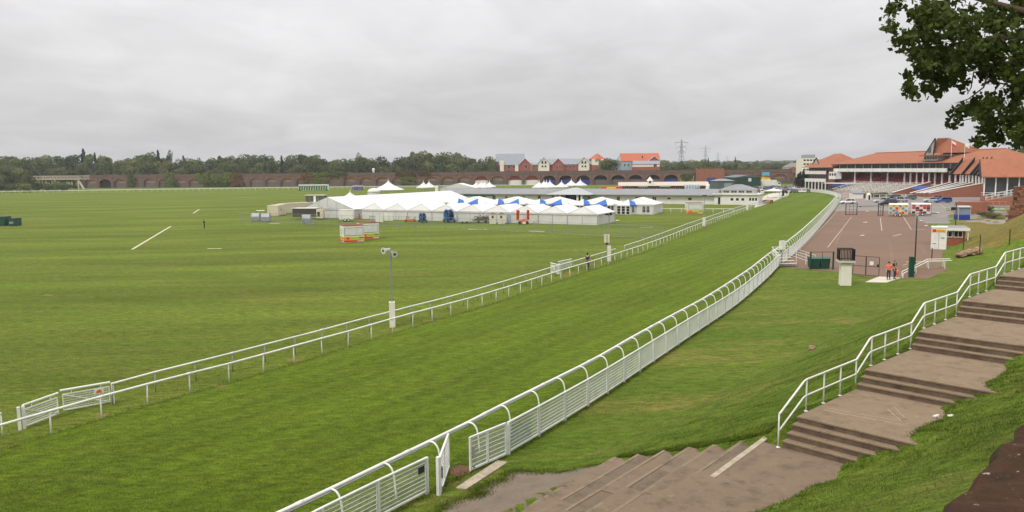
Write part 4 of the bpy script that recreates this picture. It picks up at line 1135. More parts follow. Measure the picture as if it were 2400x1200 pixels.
# ivy on the viaduct
ivy_g = foliage('ivy_green', (84, 100, 42)); ivy_r = foliage('ivy_red', (100, 78, 44))
def ivy(px0, px1, z0, z1, mat, n, seed):
    rg = random.Random(seed); m = MB(); a, b = vx(px0), vx(px1)
    for _ in range(n):
        x = rg.uniform(a, b); z = rg.uniform(z0, z1)+noise.noise((x*.3, 0, seed))*1.2
        if noise.noise((x*.25, z*.4, seed)) < -.25: continue
        nn = Vector((rg.gauss(0, .4), -1, rg.gauss(.2, .4))).normalized(); u = nn.orthogonal().normalized(); u = Matrix.Rotation(rg.uniform(0, 6), 3, nn) @ u; w = nn.cross(u); s = rg.uniform(.35, .7); p = Vector((x, -.45-rg.uniform(0, .5), z))
        m.poly(p-u*s, p-w*s*.8, p+u*s, p+w*s*.8)
    tag(m.build('ivy', mat, via), kind='stuff')
ivy(213, 233, .5, 9, ivy_g, 500, 1); ivy(312, 338, 0, 9.3, ivy_g, 600, 2); ivy(330, 352, 0, 4, ivy_g, 300, 3); ivy(398, 500, 3.5, 9.3, ivy_g, 1500, 4); ivy(490, 520, 1, 9, ivy_r, 600, 5); ivy(420, 480, .5, 6, ivy_g, 700, 6)
ivy(675, 704, 4, 9.2, ivy_r, 400, 7); ivy(698, 740, 1, 9.2, ivy_g, 900, 8); ivy(735, 790, 6.5, 9.2, ivy_g, 500, 9); ivy(915, 1000, 7, 9.6, ivy_r, 900, 10); ivy(925, 960, 1.5, 6, ivy_g, 400, 11)
t = thing('signal_cabin', 'tiny white signal hood on the viaduct parapet', 'signal', GX(878, 520, 9.05), 0)
m = MB(); m.span(-.6, .6, 0, 1, 0, 1.2); m.lathe([(.9, 1.2), (.9, 2.2), (.5, 2.8)], 8, (0, .5, 0)); m.build('hood', white_paint, t)
# ---- girder bridge on the left
gb = thing('girder_bridge', 'pale lattice girder railway bridge at the left end of the viaduct', 'bridge', GX(80, 520), heading(GX(80, 520), GX(194, 505)))
GL = (GX(194, 505)-GX(80, 520)).length; cream_m = M('cream_steel', (176, 166, 150), .6, .1, 2)
for y in (0, 7):
    m = MB(); m.beam((0, y, 8.6), (GL, y, 8.6), .4); m.beam((0, y, 6.4), (GL, y, 6.4), .4); m.build('chord', cream_m, gb)
    for k in range(14):
        a, b = GL*k/14, GL*(k+1)/14
        m = MB(); m.beam((a, y, 6.4), (b, y, 8.6), .22); m.beam((a, y, 8.6), (b, y, 6.4), .22); m.build('lattice_brace', cream_m, gb)
m = MB(); m.span(0, GL, 0, 7, 6.0, 6.25); m.build('deck', dark_metal, gb)
for x in (GL-1.5, GL+3):
    m = MB(); m.beam((x, -.5, 0), (GL-2.5, .5, 6.2), .8); m.build('pier', cream_m, gb)
# ---- far running rail
far_pts_ = spline([GX(-140, 395), GX(0, 408), GX(300, 424), GX(600, 440), GX(840, 448), GX(1100, 452), GX(1300, 455)], 3.0)
t, o, me = rail_thing('running_rail', 'far white running rail along the foot of the viaduct', far_pts_, 1.2, .07, .05, 1, white_paint)
posts_along(t, o, me, far_pts_, 1)
far2 = [p+Vector((0, 9, 0)) for p in far_pts_]
t, o, me = rail_thing('running_rail', 'second far white rail behind the first along the viaduct', far2, 1.25, .07, .05, 1, white_paint)
posts_along(t, o, me, far2, 2)
# ---- town houses beyond the viaduct
orange_tile = M('orange_tile', (178, 98, 70), .8, .1, .8); grey_slate = M('grey_slate', (140, 144, 152), .7, .08, .6); cladding = M('blue_grey_cladding', (150, 166, 178), .7, .06, .8); house_brick = M('house_brick', (156, 84, 74), .85, .1, .8); cream_wall = M('cream_wall', (226, 220, 206), .8, .05, .5)
def gable_block(parent, x0, x1, y0, y1, h, ridge, wall, roof, axis='x', front=True):
    m = MB(); m.span(x0, x1, y0, y1, 0, h); wl_ = m.build('wall', wall, parent)
    m = MB(); e = .5
    if axis == 'x':
        ym = (y0+y1)/2
        m.add([(x0-e, y0-e, h-.2), (x1+e, y0-e, h-.2), (x1+e, ym, ridge), (x0-e, ym, ridge), (x1+e, y1+e, h-.2), (x0-e, y1+e, h-.2)], [(0, 1, 2, 3), (3, 2, 4, 5), (0, 5, 4, 1)])
        r = m.build('roof', roof, parent); m = MB(); m.poly((x0, y0, h), (x0, ym, ridge-.2), (x0, y1, h)); m.poly((x1, y0, h), (x1, y1, h), (x1, ym, ridge-.2)); m.build('gable', wall, parent)
    else:
        xm = (x0+x1)/2
        m.add([(x0-e, y0-e, h-.2), (xm, y0-e, ridge), (xm, y1, ridge), (x0-e, y1, h-.2), (x1+e, y0-e, h-.2), (x1+e, y1, h-.2)], [(0, 1, 2, 3), (1, 4, 5, 2)])
        r = m.build('roof', roof, parent)
        m = MB(); m.beam((x0-e, y0-e, h-.2), (xm, y0-e, ridge), .3); m.beam((x1+e, y0-e, h-.2), (xm, y0-e, ridge), .3); m.build('bargeboard', white_paint, r)
        m = MB(); m.slab([(x0, y0, h), (x1, y0, h), (xm, y0, ridge-.3)], .1); m.build('gable', wall, parent)
    return wl_
HY = 590
def hx(px, base): return (px-base)/FPX*HY
def hz(px, py): return CAM_H+(horizon_y(px)-py)/FPX*HY
t = thing('town_house', 'red-brick house block with grey slate roofs, leftmost beyond the viaduct', 'house', GX(1164, HY), .0); b = 1164
gable_block(t, 0, hx(1230, b), 6, 16, hz(1200, 378), hz(1200, 360), house_brick, grey_slate)
gable_block(t, hx(1172, b), hx(1222, b), 0, 6, hz(1200, 386), hz(1200, 374), house_brick, grey_slate)
gable_block(t, hx(1219, b), hx(1244, b), -1.5, 8, hz(1230, 384), hz(1230, 371), house_brick, grey_slate, 'y')
m = MB(); m.span(hx(1173, b), hx(1182, b), -.6, 0, 0, hz(1175, 376)); m.build('white_bay', cream_wall, t); m = MB(); m.span(hx(1208, b), hx(1216, b), -.4, 0, 0, hz(1210, 386)); m.build('white_bay', cream_wall, t)
for x, z0, z1, y in ((1191, 396, 387, 0), (1202, 394, 388, 0), (1230, 395, 386, -1.5), (1190, 403, 398, 0)): win(t, hx(x, b), hx(x+6, b), hz(x, z0), hz(x, z1), y-.06, None, white_paint)
t = thing('terrace_row', 'terrace of white and red gabled houses with an orange-capped tower', 'house', GX(1262, HY), 0); b = 1262
gable_block(t, hx(1268, b), hx(1390, b), 2, 12, hz(1320, 385), hz(1320, 372), house_brick, grey_slate)
gable_block(t, 0, hx(1288, b), 0, 8, hz(1275, 382), hz(1275, 369), cream_wall, grey_slate, 'y')
gable_block(t, hx(1295, b), hx(1322, b), -.5, 8, hz(1308, 385), hz(1308, 371), house_brick, grey_slate, 'y')
gable_block(t, hx(1356, b), hx(1381, b), 0, 8, hz(1368, 382), hz(1368, 368), cream_wall, grey_slate, 'y')
m = MB(); m.span(hx(1388, b), hx(1414, b), 1, 9, 0, hz(1400, 387)); m.build('tower_base', house_brick, t); m = MB(); m.span(hx(1387.5, b), hx(1414.5, b), .8, 9.2, hz(1400, 387), hz(1400, 373)); m.build('tower_wall', cream_wall, t)
m = MB(); m.lathe([(hx(1400.5, b)-hx(1380, b), hz(1400, 373.5)), (.02, hz(1400, 359))], 4, (hx(1401, b), 5, 0)); m.build('tower_roof', orange_tile, t)
for x in (1270, 1277, 1363, 1370):
    for z0, z1 in ((392, 388), (384, 378)): win(t, hx(x, b), hx(x+4, b), hz(x, z0), hz(x, z1), -.06, None, None)
for x in (1304, 1310): win(t, hx(x, b), hx(x+4, b), hz(x, 396), hz(x, 387), -.56, None, white_paint)
for x in (1326, 1335, 1344): win(t, hx(x, b), hx(x+5, b), hz(x, 394), hz(x, 388), 1.94, None, white_paint)
for x in (1395, 1404): win(t, hx(x, b), hx(x+3, b), hz(x, 379), hz(x, 376), .74)
t = thing('brick_outbuilding', 'small orange-brick outbuilding between the house block and the terrace', 'house', GX(1249, HY), 0)
gable_block(t, 0, hx(1261, 1249), 0, 6, hz(1255, 386), hz(1255, 383), brick_orange, grey_slate)
t = thing('apartment_block', 'large apartment block with a broad orange roof and blue-grey cladding', 'building', GX(1450, HY), 0); b = 1450
gable_block(t, hx(1458, b), hx(1547, b), 4, 18, hz(1500, 377), hz(1500, 359), cladding, orange_tile)
m = MB(); m.add([(0, 5, 0), (hx(1458, b), 4, 0), (hx(1458, b), 18, 0), (0, 17, 0), (0, 5, hz(1450, 376)), (hx(1458, b), 4, hz(1450, 377)), (hx(1458, b), 18, hz(1450, 377)), (0, 17, hz(1450, 376)), (hx(1458, b)-.3, 11, hz(1450, 361))], [(0, 1, 5, 4), (3, 0, 4, 7), (4, 5, 8), (7, 4, 8)]); m.build('end_wing', grey_slate, t)
gable_block(t, hx(1518, b), hx(1547, b), 1, 10, hz(1530, 378), hz(1530, 366), house_brick, orange_tile, 'y')
gable_block(t, hx(1482, b), hx(1542, b), -5, 3, hz(1510, 384), hz(1510, 377), cream_wall, grey_slate)
m = MB(); m.span(hx(1481.5, b), hx(1542.5, b), -5.2, 2.9, 0, hz(1510, 391)); m.build('brick_base', house_brick, t)
win(t, hx(1528, b), hx(1535, b), hz(1530, 391.5), hz(1530, 385), -5.08, None, white_paint); win(t, hx(1505, b), hx(1509, b), hz(1505, 370), hz(1505, 365), 5.0, None, white_paint, 'skylight', 0)
for x in (1463, 1472): win(t, hx(x, b), hx(x+4, b), hz(x, 390), hz(x, 384), 3.95, None, white_paint)
# office block and villa right
t = thing('white_office_block', 'white flat-roofed office block behind the stand tower', 'building', GX(1877, 455), 0)
W_ = 45/FPX*455
m = MB(); m.span(0, W_, 0, 10, 0, 15.2); m.build('wall', cream_wall, t)
m = MB(); m.span(2.2, 8, 2, 8, 15.2, 17.2); m.build('plant_room', grey_slate, t)
for z in (5, 8.2, 11.4, 13.6):
    for k in range(6): win(t, .6+k*1.85, 1.9+k*1.85, z, z+.9, -.02)
t = thing('slate_villa', 'cream house with a grey hipped roof left of the office block', 'house', GX(1842, 560), 0)
m = MB(); m.span(0, 11, 0, 10, 0, 10); m.build('wall', cream_wall, t)
m = MB(); m.add([(-.6, -.6, 9.9), (11.6, -.6, 9.9), (11.6, 10.6, 9.9), (-.6, 10.6, 9.9), (4, 5, 13), (8, 5, 13)], [(0, 1, 5, 4), (1, 2, 5), (2, 3, 4, 5), (3, 0, 4)]); m.build('roof', M('brown_slate', (128, 120, 116), .8, .08), t)
for x in (1.5, 4.5, 7.5): win(t, x, x+1.4, 7, 9, -.02)
# ---- pylons
steel = M('pylon_steel', (150, 154, 158), .5, .05)
def pylon(label, loc, h, w=.45, rz=.5):
    t = thing('electricity_pylon', label, 'pylon', loc, rz, 'electricity pylons')
    def half(z): u = z/h; return 5.2*(1-u/.62)+1.3*u/.62 if u < .62 else 1.3*(1-(u-.62)/.38)+.12
    zs = [0, .18, .33, .46, .56, .64, .72, .8, .88, 1]
    m = MB()
    for sx, sy in ((1, 1), (1, -1), (-1, 1), (-1, -1)): m.tube([(sx*half(z*h), sy*half(z*h), z*h) for z in zs], w*.5, 4)
    m.build('leg_frame', steel, t)
    m = MB()
    for a, b in zip(zs[:-1], zs[1:]):
        ha, hb = half(a*h), half(b*h)
        for s in (1, -1):
            m.beam((-ha, s*ha, a*h), (hb, s*hb, b*h), w*.55); m.beam((ha, s*ha, a*h), (-hb, s*hb, b*h), w*.55); m.beam((s*ha, -ha, a*h), (s*hb, hb, b*h), w*.55)
    m.build('lattice', steel, t)
    for u, L in ((.64, 6.5), (.78, 8.0), (.9, 11)):
        z = u*h; m = MB()
        for s in (1, -1):
            m.beam((0, 0, z+1.6), (s*L, 0, z), w*.7); m.beam((0, 0, z-.2), (s*L, 0, z), w*.7)
            m.beam((s*L, 0, z), (s*L, 0, z-3.2), w*.6)
        m.build('cross_arm', steel, t)
for x, yt, lab, w in ((1595, 327, 'tallest lattice pylon on the skyline behind the viaduct', .55), (1651, 343, 'second lattice pylon, fainter, right of the tallest', .38), (1680, 357, 'faint distant pylon, third from the left', .3), (1701, 365, 'faintest small pylon, fourth from the left', .3)):
    D_ = 37*FPX/(horizon_y(x)-yt); pylon(lab, GX(x, D_), 48, w)

# ================================================================ GRANDSTAND
rt_ = NT('stand_roof_tile'); v = rt_.pos()
c = rt_.mix(rt_.rng(rt_.noise(v, .35, 5, .6), .3, .7), lin(166, 106, 78), lin(152, 100, 76)); c = rt_.mix(rt_.rng(rt_.noise(v, .9, 6, .75, sc=(1, 1, .25)), .48, .72, 0, .6), c, lin(118, 80, 64)); c = rt_.mix(rt_.rng(rt_.noise(v, 3.2, 4, .8), .55, .75, 0, .5), c, lin(178, 110, 82))
wv_ = rt_.n('ShaderNodeTexWave', wave_type='BANDS', bands_direction='Z'); rt_.L(v, wv_.inputs[0]); wv_.inputs['Scale'].default_value = 1.1; wv_.inputs['Distortion'].default_value = .3
c = rt_.mix(rt_.rng(wv_.outputs['Fac'], .7, 1, 0, .25), c, lin(104, 66, 52)); rt_.bump(wv_.outputs['Fac'], .4, .05); roof_tile = rt_.done(c, .85, .2)
stand_brick = M('stand_brick', (150, 96, 76), .85, .1, 1)
seat_red = M('red_seat', (150, 44, 60), .6, .12, 2); terrace_white = M('terrace_paint', (164, 155, 146), .8, .12, .8, dirt=.5, dirtcol=(128, 116, 106)); awning_blue = M('awning_blue', (44, 78, 150), .6, .1, 1); shade_glass = M('stand_glazing', (70, 74, 80), .2, .25, .6, spec=.6); fin_black = M('black_fin', (26, 24, 26), .6)
SA, SB = GX(1958, 345), GX(2228, 275)
sa = heading(SA, SB); SX = Vector((math.cos(sa), math.sin(sa), 0))
def sx(px):
    """distance along the stand front of an image column"""
    u = ray(px, 420); k = u.x/u.y
    return (k*SA.y-SA.x)/(SX.x-k*SX.y)
gst = thing('grandstand', 'grandstand with a long orange tiled roof, white columns and red seats', 'grandstand', SA, sa)
SL = sx(2340)
m = MB(); m.span(0, SL, 2.5, 17, 0, 3.4); m.build('podium', stand_brick, gst)
m = MB(); m.add([(0, 0, 3.4), (SL, 0, 3.4), (SL, 11, 7.4), (0, 11, 7.4), (0, 0, 3.0), (SL, 0, 3.0), (SL, 11, 3.0), (0, 11, 3.0)], [(0, 1, 2, 3), (4, 5, 1, 0), (7, 4, 0, 3), (5, 6, 2, 1)]); m.build('seating_deck', terrace_white, gst)
for r_ in range(9):
    y = .9+r_*1.1; z = 3.4+(y/11)*4
    m = MB(); xx = 2.0
    while xx < SL-4:
        m.span(xx, xx+7.2, y, y+.45, z+.35, z+.45); m.span(xx, xx+7.2, y+.42, y+.5, z+.35, z+.85); xx += 8.4
    tag(m.build('seat_row', seat_red, gst), kind='stuff')
m = MB(); m.span(0, SL, 11, 11.3, 3, 11.4); m.build('back_wall', shade_glass, gst)
colme = MB(); colme.span(-.22, .22, -.22, .22, 3.4, 8.3); colme.span(-.3, .3, -.3, .3, 3.4, 3.8); cme = colme.mesh('column'); cme.materials.append(white_paint)
for zx in (695, 857, 1023, 1193, 1253, 1315, 1378, 1440, 1500, 1570, 1645, 1705, 1755, 1780, 1812, 1842, 1877, 1912, 1943, 1977, 2017):
    put('column', cme, gst, (sx(1840+zx/4.286), .3, 0))
m = MB(); m.span(-.5, SL, -1.1, 11, 8.3, 8.55); m.build('balcony_floor', concrete, gst)
m = MB(); m.span(-.6, sx(2226), -1.35, -1.15, 8.15, 9.55); m.build('balcony_band', white_paint, gst)
for k in range(26):
    m = MB(); x = sx(1962)+(sx(2224)-sx(1962))*k/25; m.lathe([(.5, 7.75), (.65, 8.0), (.4, 8.2)], 6, (x, -1.4, 0)); m.build('hanging_basket', foliage('basket_flowers', (92, 80, 50)), gst)
m = MB(); m.span(-.3, SL, .35, .5, 9.4, 11.5); m.build('glazing_back', shade_glass, gst)
mu = MB(); mu.span(-.13, .13, .1, .36, 9.4, 11.4); mme = mu.mesh('mullion'); mme.materials.append(white_paint)
for zx in (540, 615, 697, 775, 860, 945, 1030, 1105, 1185, 1253, 1318, 1380, 1440, 1505, 1575, 1650): put('mullion', mme, gst, (sx(1840+zx/4.286), 0, 0))
m = MB(); e = 1.9; rx0 = sx(1998)-0
m.add([(-1.4, -e, 11.35), (SL+1, -e, 11.35), (SL+1, 19, 11.35), (-1.4, 19, 11.35), (rx0+2.5, 8.5, 15.9), (SL-7, 8.5, 15.9)], [(0, 1, 5, 4), (1, 2, 5), (2, 3, 4, 5), (3, 0, 4), (3, 2, 1, 0)])
rf = m.build('roof', roof_tile, gst)
m = MB(); m.beam((-1.4, -e-.05, 11.3), (SL+1, -e-.05, 11.3), .2, .3); m.build('gutter', dark_metal, rf)
m = MB(); m.tube([(rx0+2.5, 8.5, 15.95), (SL-7, 8.5, 15.95)], .2, 6); m.build('ridge_tile', M('ridge_tile', (170, 88, 64), .8), rf)
# spire over the dormer
x0, x1 = sx(2172), sx(2240); xa = sx(2189)
m = MB(); m.add([(x0, .5, 15.0), (x0+6, 1.0, 15.0), (x1+3, 9, 15.0), (x0, 11, 15.0), (xa-.6, 1.0, 20.3), (xa+2.2, 3.5, 20.3)], [(0, 1, 5, 4), (1, 2, 5), (2, 3, 5), (3, 0, 4, 5)]); sp = m.build('spire_roof', roof_tile, gst)
m = MB(); m.slab([(x0-1.4, -.3, 14.2), (x0+3.2, -.3, 14.2), (xa-.8, .4, 20.1)], .2); gz = m.build('spire_gable', terrace_white, sp)
m = MB(); m.slab([(x0+.2, -.36, 15.2), (x0+1.9, -.36, 15.2), (x0+1.6, -.1, 17.4), (x0+.7, -.1, 17.4)], .05); m.build('spire_window', shade_glass, gz)
m = MB(); m.beam((x0-1.5, -.4, 14.1), (xa-.9, .35, 20.3), .3); m.beam((x0+3.3, -.4, 14.1), (xa-.7, .35, 20.3), .3); m.build('bargeboard', dark_metal, gz)
m = MB(); m.span(x0-.8, x0+6.5, -1.0, 5, 12.3, 14.0); dm = m.build('dormer_wall', terrace_white, gst)
m = MB(); m.span(x0-2.4, x0+9, -1.8, 5, 14.0, 14.35); m.build('dormer_roof', roof_tile, dm)
for k in range(5): win(dm, x0-.5+k*1.4, x0+.6+k*1.4, 12.7, 13.7, -1.02, shade_glass)
# left corner box, lower front, awnings
m = MB(); m.span(sx(1957), sx(1972), -3.0, 0, 5.0, 8.1); cbx = m.build('corner_box', white_paint, gst)
for k in range(3): win(cbx, sx(1957)+.5+k*1.8, sx(1957)+1.7+k*1.8, 6.4, 7.5, -3.02, shade_glass)
m = MB(); m.span(sx(1955), sx(2022), -5, 2.5, 3.0, 3.4); m.build('terrace_slab', white_paint, gst)
m = MB(); m.span(sx(1957), sx(2020), -3.2, -3.0, 0, 3.0); m.build('lower_front', M('burgundy_front', (120, 66, 60), .7), gst)
for x in (1958, 1972, 1986, 2000): win(gst, sx(x), sx(x)+1.8, .3, 2.3, -3.24, interior_shade, white_paint, 'window', 1)
m = MB(); m.add([(sx(1973), -3, 3.4), (sx(2018), -3, 3.4), (sx(2018), -5.5, 2.3), (sx(1973), -5.5, 2.3)], [(0, 1, 2, 3)]); m.slab([(sx(1973), -5.5, 2.3), (sx(2018), -5.5, 2.3), (sx(2018), -3, 3.45), (sx(1973), -3, 3.45)], .06); m.build('awning', awning_blue, gst)
def aw(px0, px1, y, z):
    m = MB(); m.slab([(sx(px0), y-2.2, z-1), (sx(px1), y-2.2, z-1), (sx(px1), y, z), (sx(px0), y, z)], .06); m.build('awning', awning_blue, gst)
aw(2187, 2222, -6.5, 3.2)
# white terracing
tx0, tx1 = sx(2022), sx(2172)
for k in range(9):
    m = MB(); y = -1.2-k*1.45; z = 3.2-k*.34
    m.span(tx0, tx1, y-1.5, y, max(z-.9, 0), z); m.build('terrace_step', terrace_white, gst)
for k in range(0, 9, 2):
    y = -1.3-k*1.45; z = 3.2-k*.34
    for a, b in ((tx0+.3, tx0+(tx1-tx0)*.3), (tx0+(tx1-tx0)*.37, tx0+(tx1-tx0)*.62), (tx0+(tx1-tx0)*.7, tx1-.5)):
        m = MB(); m.beam((a, y-.1, z+1.0), (b, y-.1, z+1.0), .1); m.beam((a, y-.1, z+.55), (b, y-.1, z+.55), .07)
        n_ = max(2, int((b-a)/2.4))
        for q in range(n_+1): m.beam((a+(b-a)*q/n_, y-.1, z), (a+(b-a)*q/n_, y-.1, z+1.0), .09)
        m.build('crush_barrier', white_paint, gst)
for f_ in (.335, .66):
    xx = tx0+(tx1-tx0)*f_
    m = MB(); m.beam((xx, -1.2, 4.3), (xx, -14, 1.2), .1); m.beam((xx+1.6, -1.2, 4.3), (xx+1.6, -14, 1.2), .1)
    for q in range(8): m.beam((xx, -1.2-q*1.8, 3.1-q*.42), (xx, -1.2-q*1.8, 4.3-q*.435), .08)
    m.build('stair_rail', white_paint, gst)
m = MB(); m.beam((tx0-1, -1, 4.5), (tx0+.2, -14, 1.2), .14); m.build('stair_rail', white_paint, gst)
# sloping flank walls of the terraces
for i, (px, y0, z0) in enumerate(((2180, -15, .9), (2228, -15.5, 1.0), (2246, -16, 1.1), (2262, -17, 1.2), (2277, -18, 1.3), (2305, -20, 1.5))):
    xx = sx(px); m = MB()
    m.ext([(xx, y0, 0), (xx, y0, z0), (xx, 0, 4.6), (xx, 0, 0)], (.5, 0, 0)); w_ = m.build('flank_wall', stand_brick, gst)
    m = MB(); m.beam((xx+.25, y0-.1, z0+.08), (xx+.25, 0, 4.68), .75, .18); m.build('coping', white_paint, w_)
# fins over the right bays
for i, zx in enumerate((1665, 1782, 1868, 1903, 1948)):
    p = GX(1840+zx/4.286, 236-i*5); q = p-SA; lx, ly = q.dot(SX), q.dot(Vector((-SX.y, SX.x, 0)))
    m = MB(); m.ext([(lx-.7, ly-1.0, 7.7), (lx-.7, ly+3.2, 7.7), (lx-.1, ly+3.0, 12.9)], (.8, -.4, 0)); m.build('black_fin', fin_black, gst)
    if i < 4:
        m = MB(); m.slab([(lx+.5, ly-.5, 8.0), (lx+(4.6 if i < 2 else 2.2), ly-.5, 8.0), (lx+(4.6 if i < 2 else 2.2), ly+3.3, 12.3), (lx+.5, ly+3.3, 12.3)], .2); m.build('roof_strip', roof_tile, gst)
# left tower of the stand
twr = thing('stand_tower', 'square brick tower of the stand with balconies and an orange pyramid roof', 'tower', SA, sa)
m = MB(); m.span(-23, -1.5, 0, 16, 0, 10.3); m.build('wall', stand_brick, twr)
m = MB(); m.add([(-25.5, -2.6, 10.0), (-.2, -2.6, 10.0), (-.2, 18, 10.0), (-25.5, 18, 10.0), (-13.5, 7, 16.2), (-8.5, 7, 16.2)], [(0, 1, 5, 4), (1, 2, 5), (2, 3, 4, 5), (3, 0, 4), (3, 2, 1, 0)]); tr_ = m.build('roof', roof_tile, twr)
m = MB(); m.slab([(-20, .0, 11.3), (-14.6, .0, 11.3), (-17.3, .3, 14.2)], .3); m.build('roof_gablet', terrace_white, tr_)
m = MB(); m.beam((-20.4, -.1, 11.2), (-17.3, .2, 14.5), .3); m.beam((-14.2, -.1, 11.2), (-17.3, .2, 14.5), .3); m.build('bargeboard', dark_metal, tr_)
for z in (8.0, 4.5):
    m = MB(); m.span(-23.5, -6, -1.7, -1.5, z-1.0, z+.5); m.build('balcony_band', white_paint, twr)
    m = MB(); m.span(-23.5, -6, -1.5, 0, z-1.0, z-.8); m.build('balcony_floor', concrete, twr)
    for k in range(7): win(twr, -22.6+k*2.4, -20.9+k*2.4, z-.2, z+1.7, -.03, shade_glass, terrace_white)
for k in range(7):
    m = MB(); m.span(-23.2+k*2.8, -22.8+k*2.8, -1.7, -1.3, 0, 3.5); m.build('column', white_paint, twr)
win(twr, -22.5, -6.5, .3, 3.0, -.03, interior_shade, None, 'ground_opening')
# lower right pavilion
rp = thing('stand_pavilion', 'nearer right-hand stand pavilion with a broad low orange roof', 'building', GX(2296, 208), -.5)
RW = 24
m = MB(); m.span(1, RW, 2, 16, 0, 7.4); m.build('wall', shade_glass, rp)
m = MB(); m.add([(0, 0, 7.5), (RW+1, 0, 7.5), (RW+1, 7, 12.3), (-.3, 7, 12.3), (RW+1, 16, 7.5), (0, 16, 7.5)], [(0, 1, 2, 3), (3, 2, 4, 5)]); m.ext([(0, -.05, 7.3), (0, -.05, 7.5), (0, 16, 7.5), (0, 16, 7.3)], (RW+1, 0, 0)); m.build('roof', roof_tile, rp)
m = MB(); m.slab([(0, 0, 7.5), (0, 16, 7.5), (-.3, 7, 12.2)], .2); m.build('gable', fin_black, rp)
for k in range(9):
    m = MB(); m.span(.6+k*2.6, .9+k*2.6, 1.2, 1.5, 2.2, 7.4); m.build('column', white_paint, rp)
m = MB(); m.span(0, RW, .6, 2, 0, 2.4); m.build('base_wall', stand_brick, rp)
m = MB(); m.beam((0, .5, 3.3), (RW, .5, 3.3), .1); m.beam((0, .5, 2.8), (RW, .5, 2.8), .07); m.build('guard_rail', white_paint, rp)
# external access ramp at far right
ar = thing('access_ramp', 'grey metal access ramp with railings at the right edge below the pavilion', 'ramp', GX(2308, 172), 0)
A0, A1 = Vector((0, 0, 3.0)), Vector((11, -8, 6.2))
for off, nm in ((0, 'railing'), (2.4, 'railing')):
    o_ = Vector((off*.6, off*.8, 0)); m = MB()
    m.beam(A0+o_+Vector((0, 0, 1.1)), A1+o_+Vector((0, 0, 1.1)), .09); m.beam(A0+o_+Vector((0, 0, .5)), A1+o_+Vector((0, 0, .5)), .06)
    for k in range(13): p = A0.lerp(A1, k/12)+o_; m.beam(p, p+Vector((0, 0, 1.1)), .06)
    m.build(nm, white_metal, ar)
m = MB(); m.slab([A0, A1, A1+Vector((1.45, 1.9, 0)), A0+Vector((1.45, 1.9, 0))], .25); m.build('deck', galv, ar)
for k in (0, .5, .95):
    p = A0.lerp(A1, k); m = MB(); m.beam((p.x+.7, p.y+.9, 0), (p.x+.7, p.y+.9, p.z), .25); m.build('support', galv, ar)
m = MB(); m.span(-5, 0, -1, 3, 0, 2.6); m.build('end_wall', stand_brick, ar)
# flags
for i, (px, yt) in enumerate(((2222, 328), (2253, 330))):
    Y = 262; z = CAM_H+(horizon_y(px)-yt)/FPX*Y
    t = thing('flagpole', ['flagpole with a white and red flag above the stand roof', 'thin flagpole with a faded white pennant above the stand roof'][i], 'flag', GX(px, Y, 13), 0)
    m = MB(); m.tube([(0, 0, 0), (0, 0, z-13)], .07, 6); m.build('pole', white_paint, t)
    m = MB(); vs_ = []
    for a in range(6):
        for b in range(3): vs_.append((-.1+a*.32, .15*math.sin(a*1.3), z-13-.2-b*.75-a*.22))
    m.add(vs_, [(3*a+b, 3*a+b+1, 3*a+b+4, 3*a+b+3) for a in range(5) for b in range(2)]); m.mi = [0, 1 if i == 0 else 0]*5
    m.build('flag', [white_paint, M('flag_red', (200, 60, 60), .7)], t)

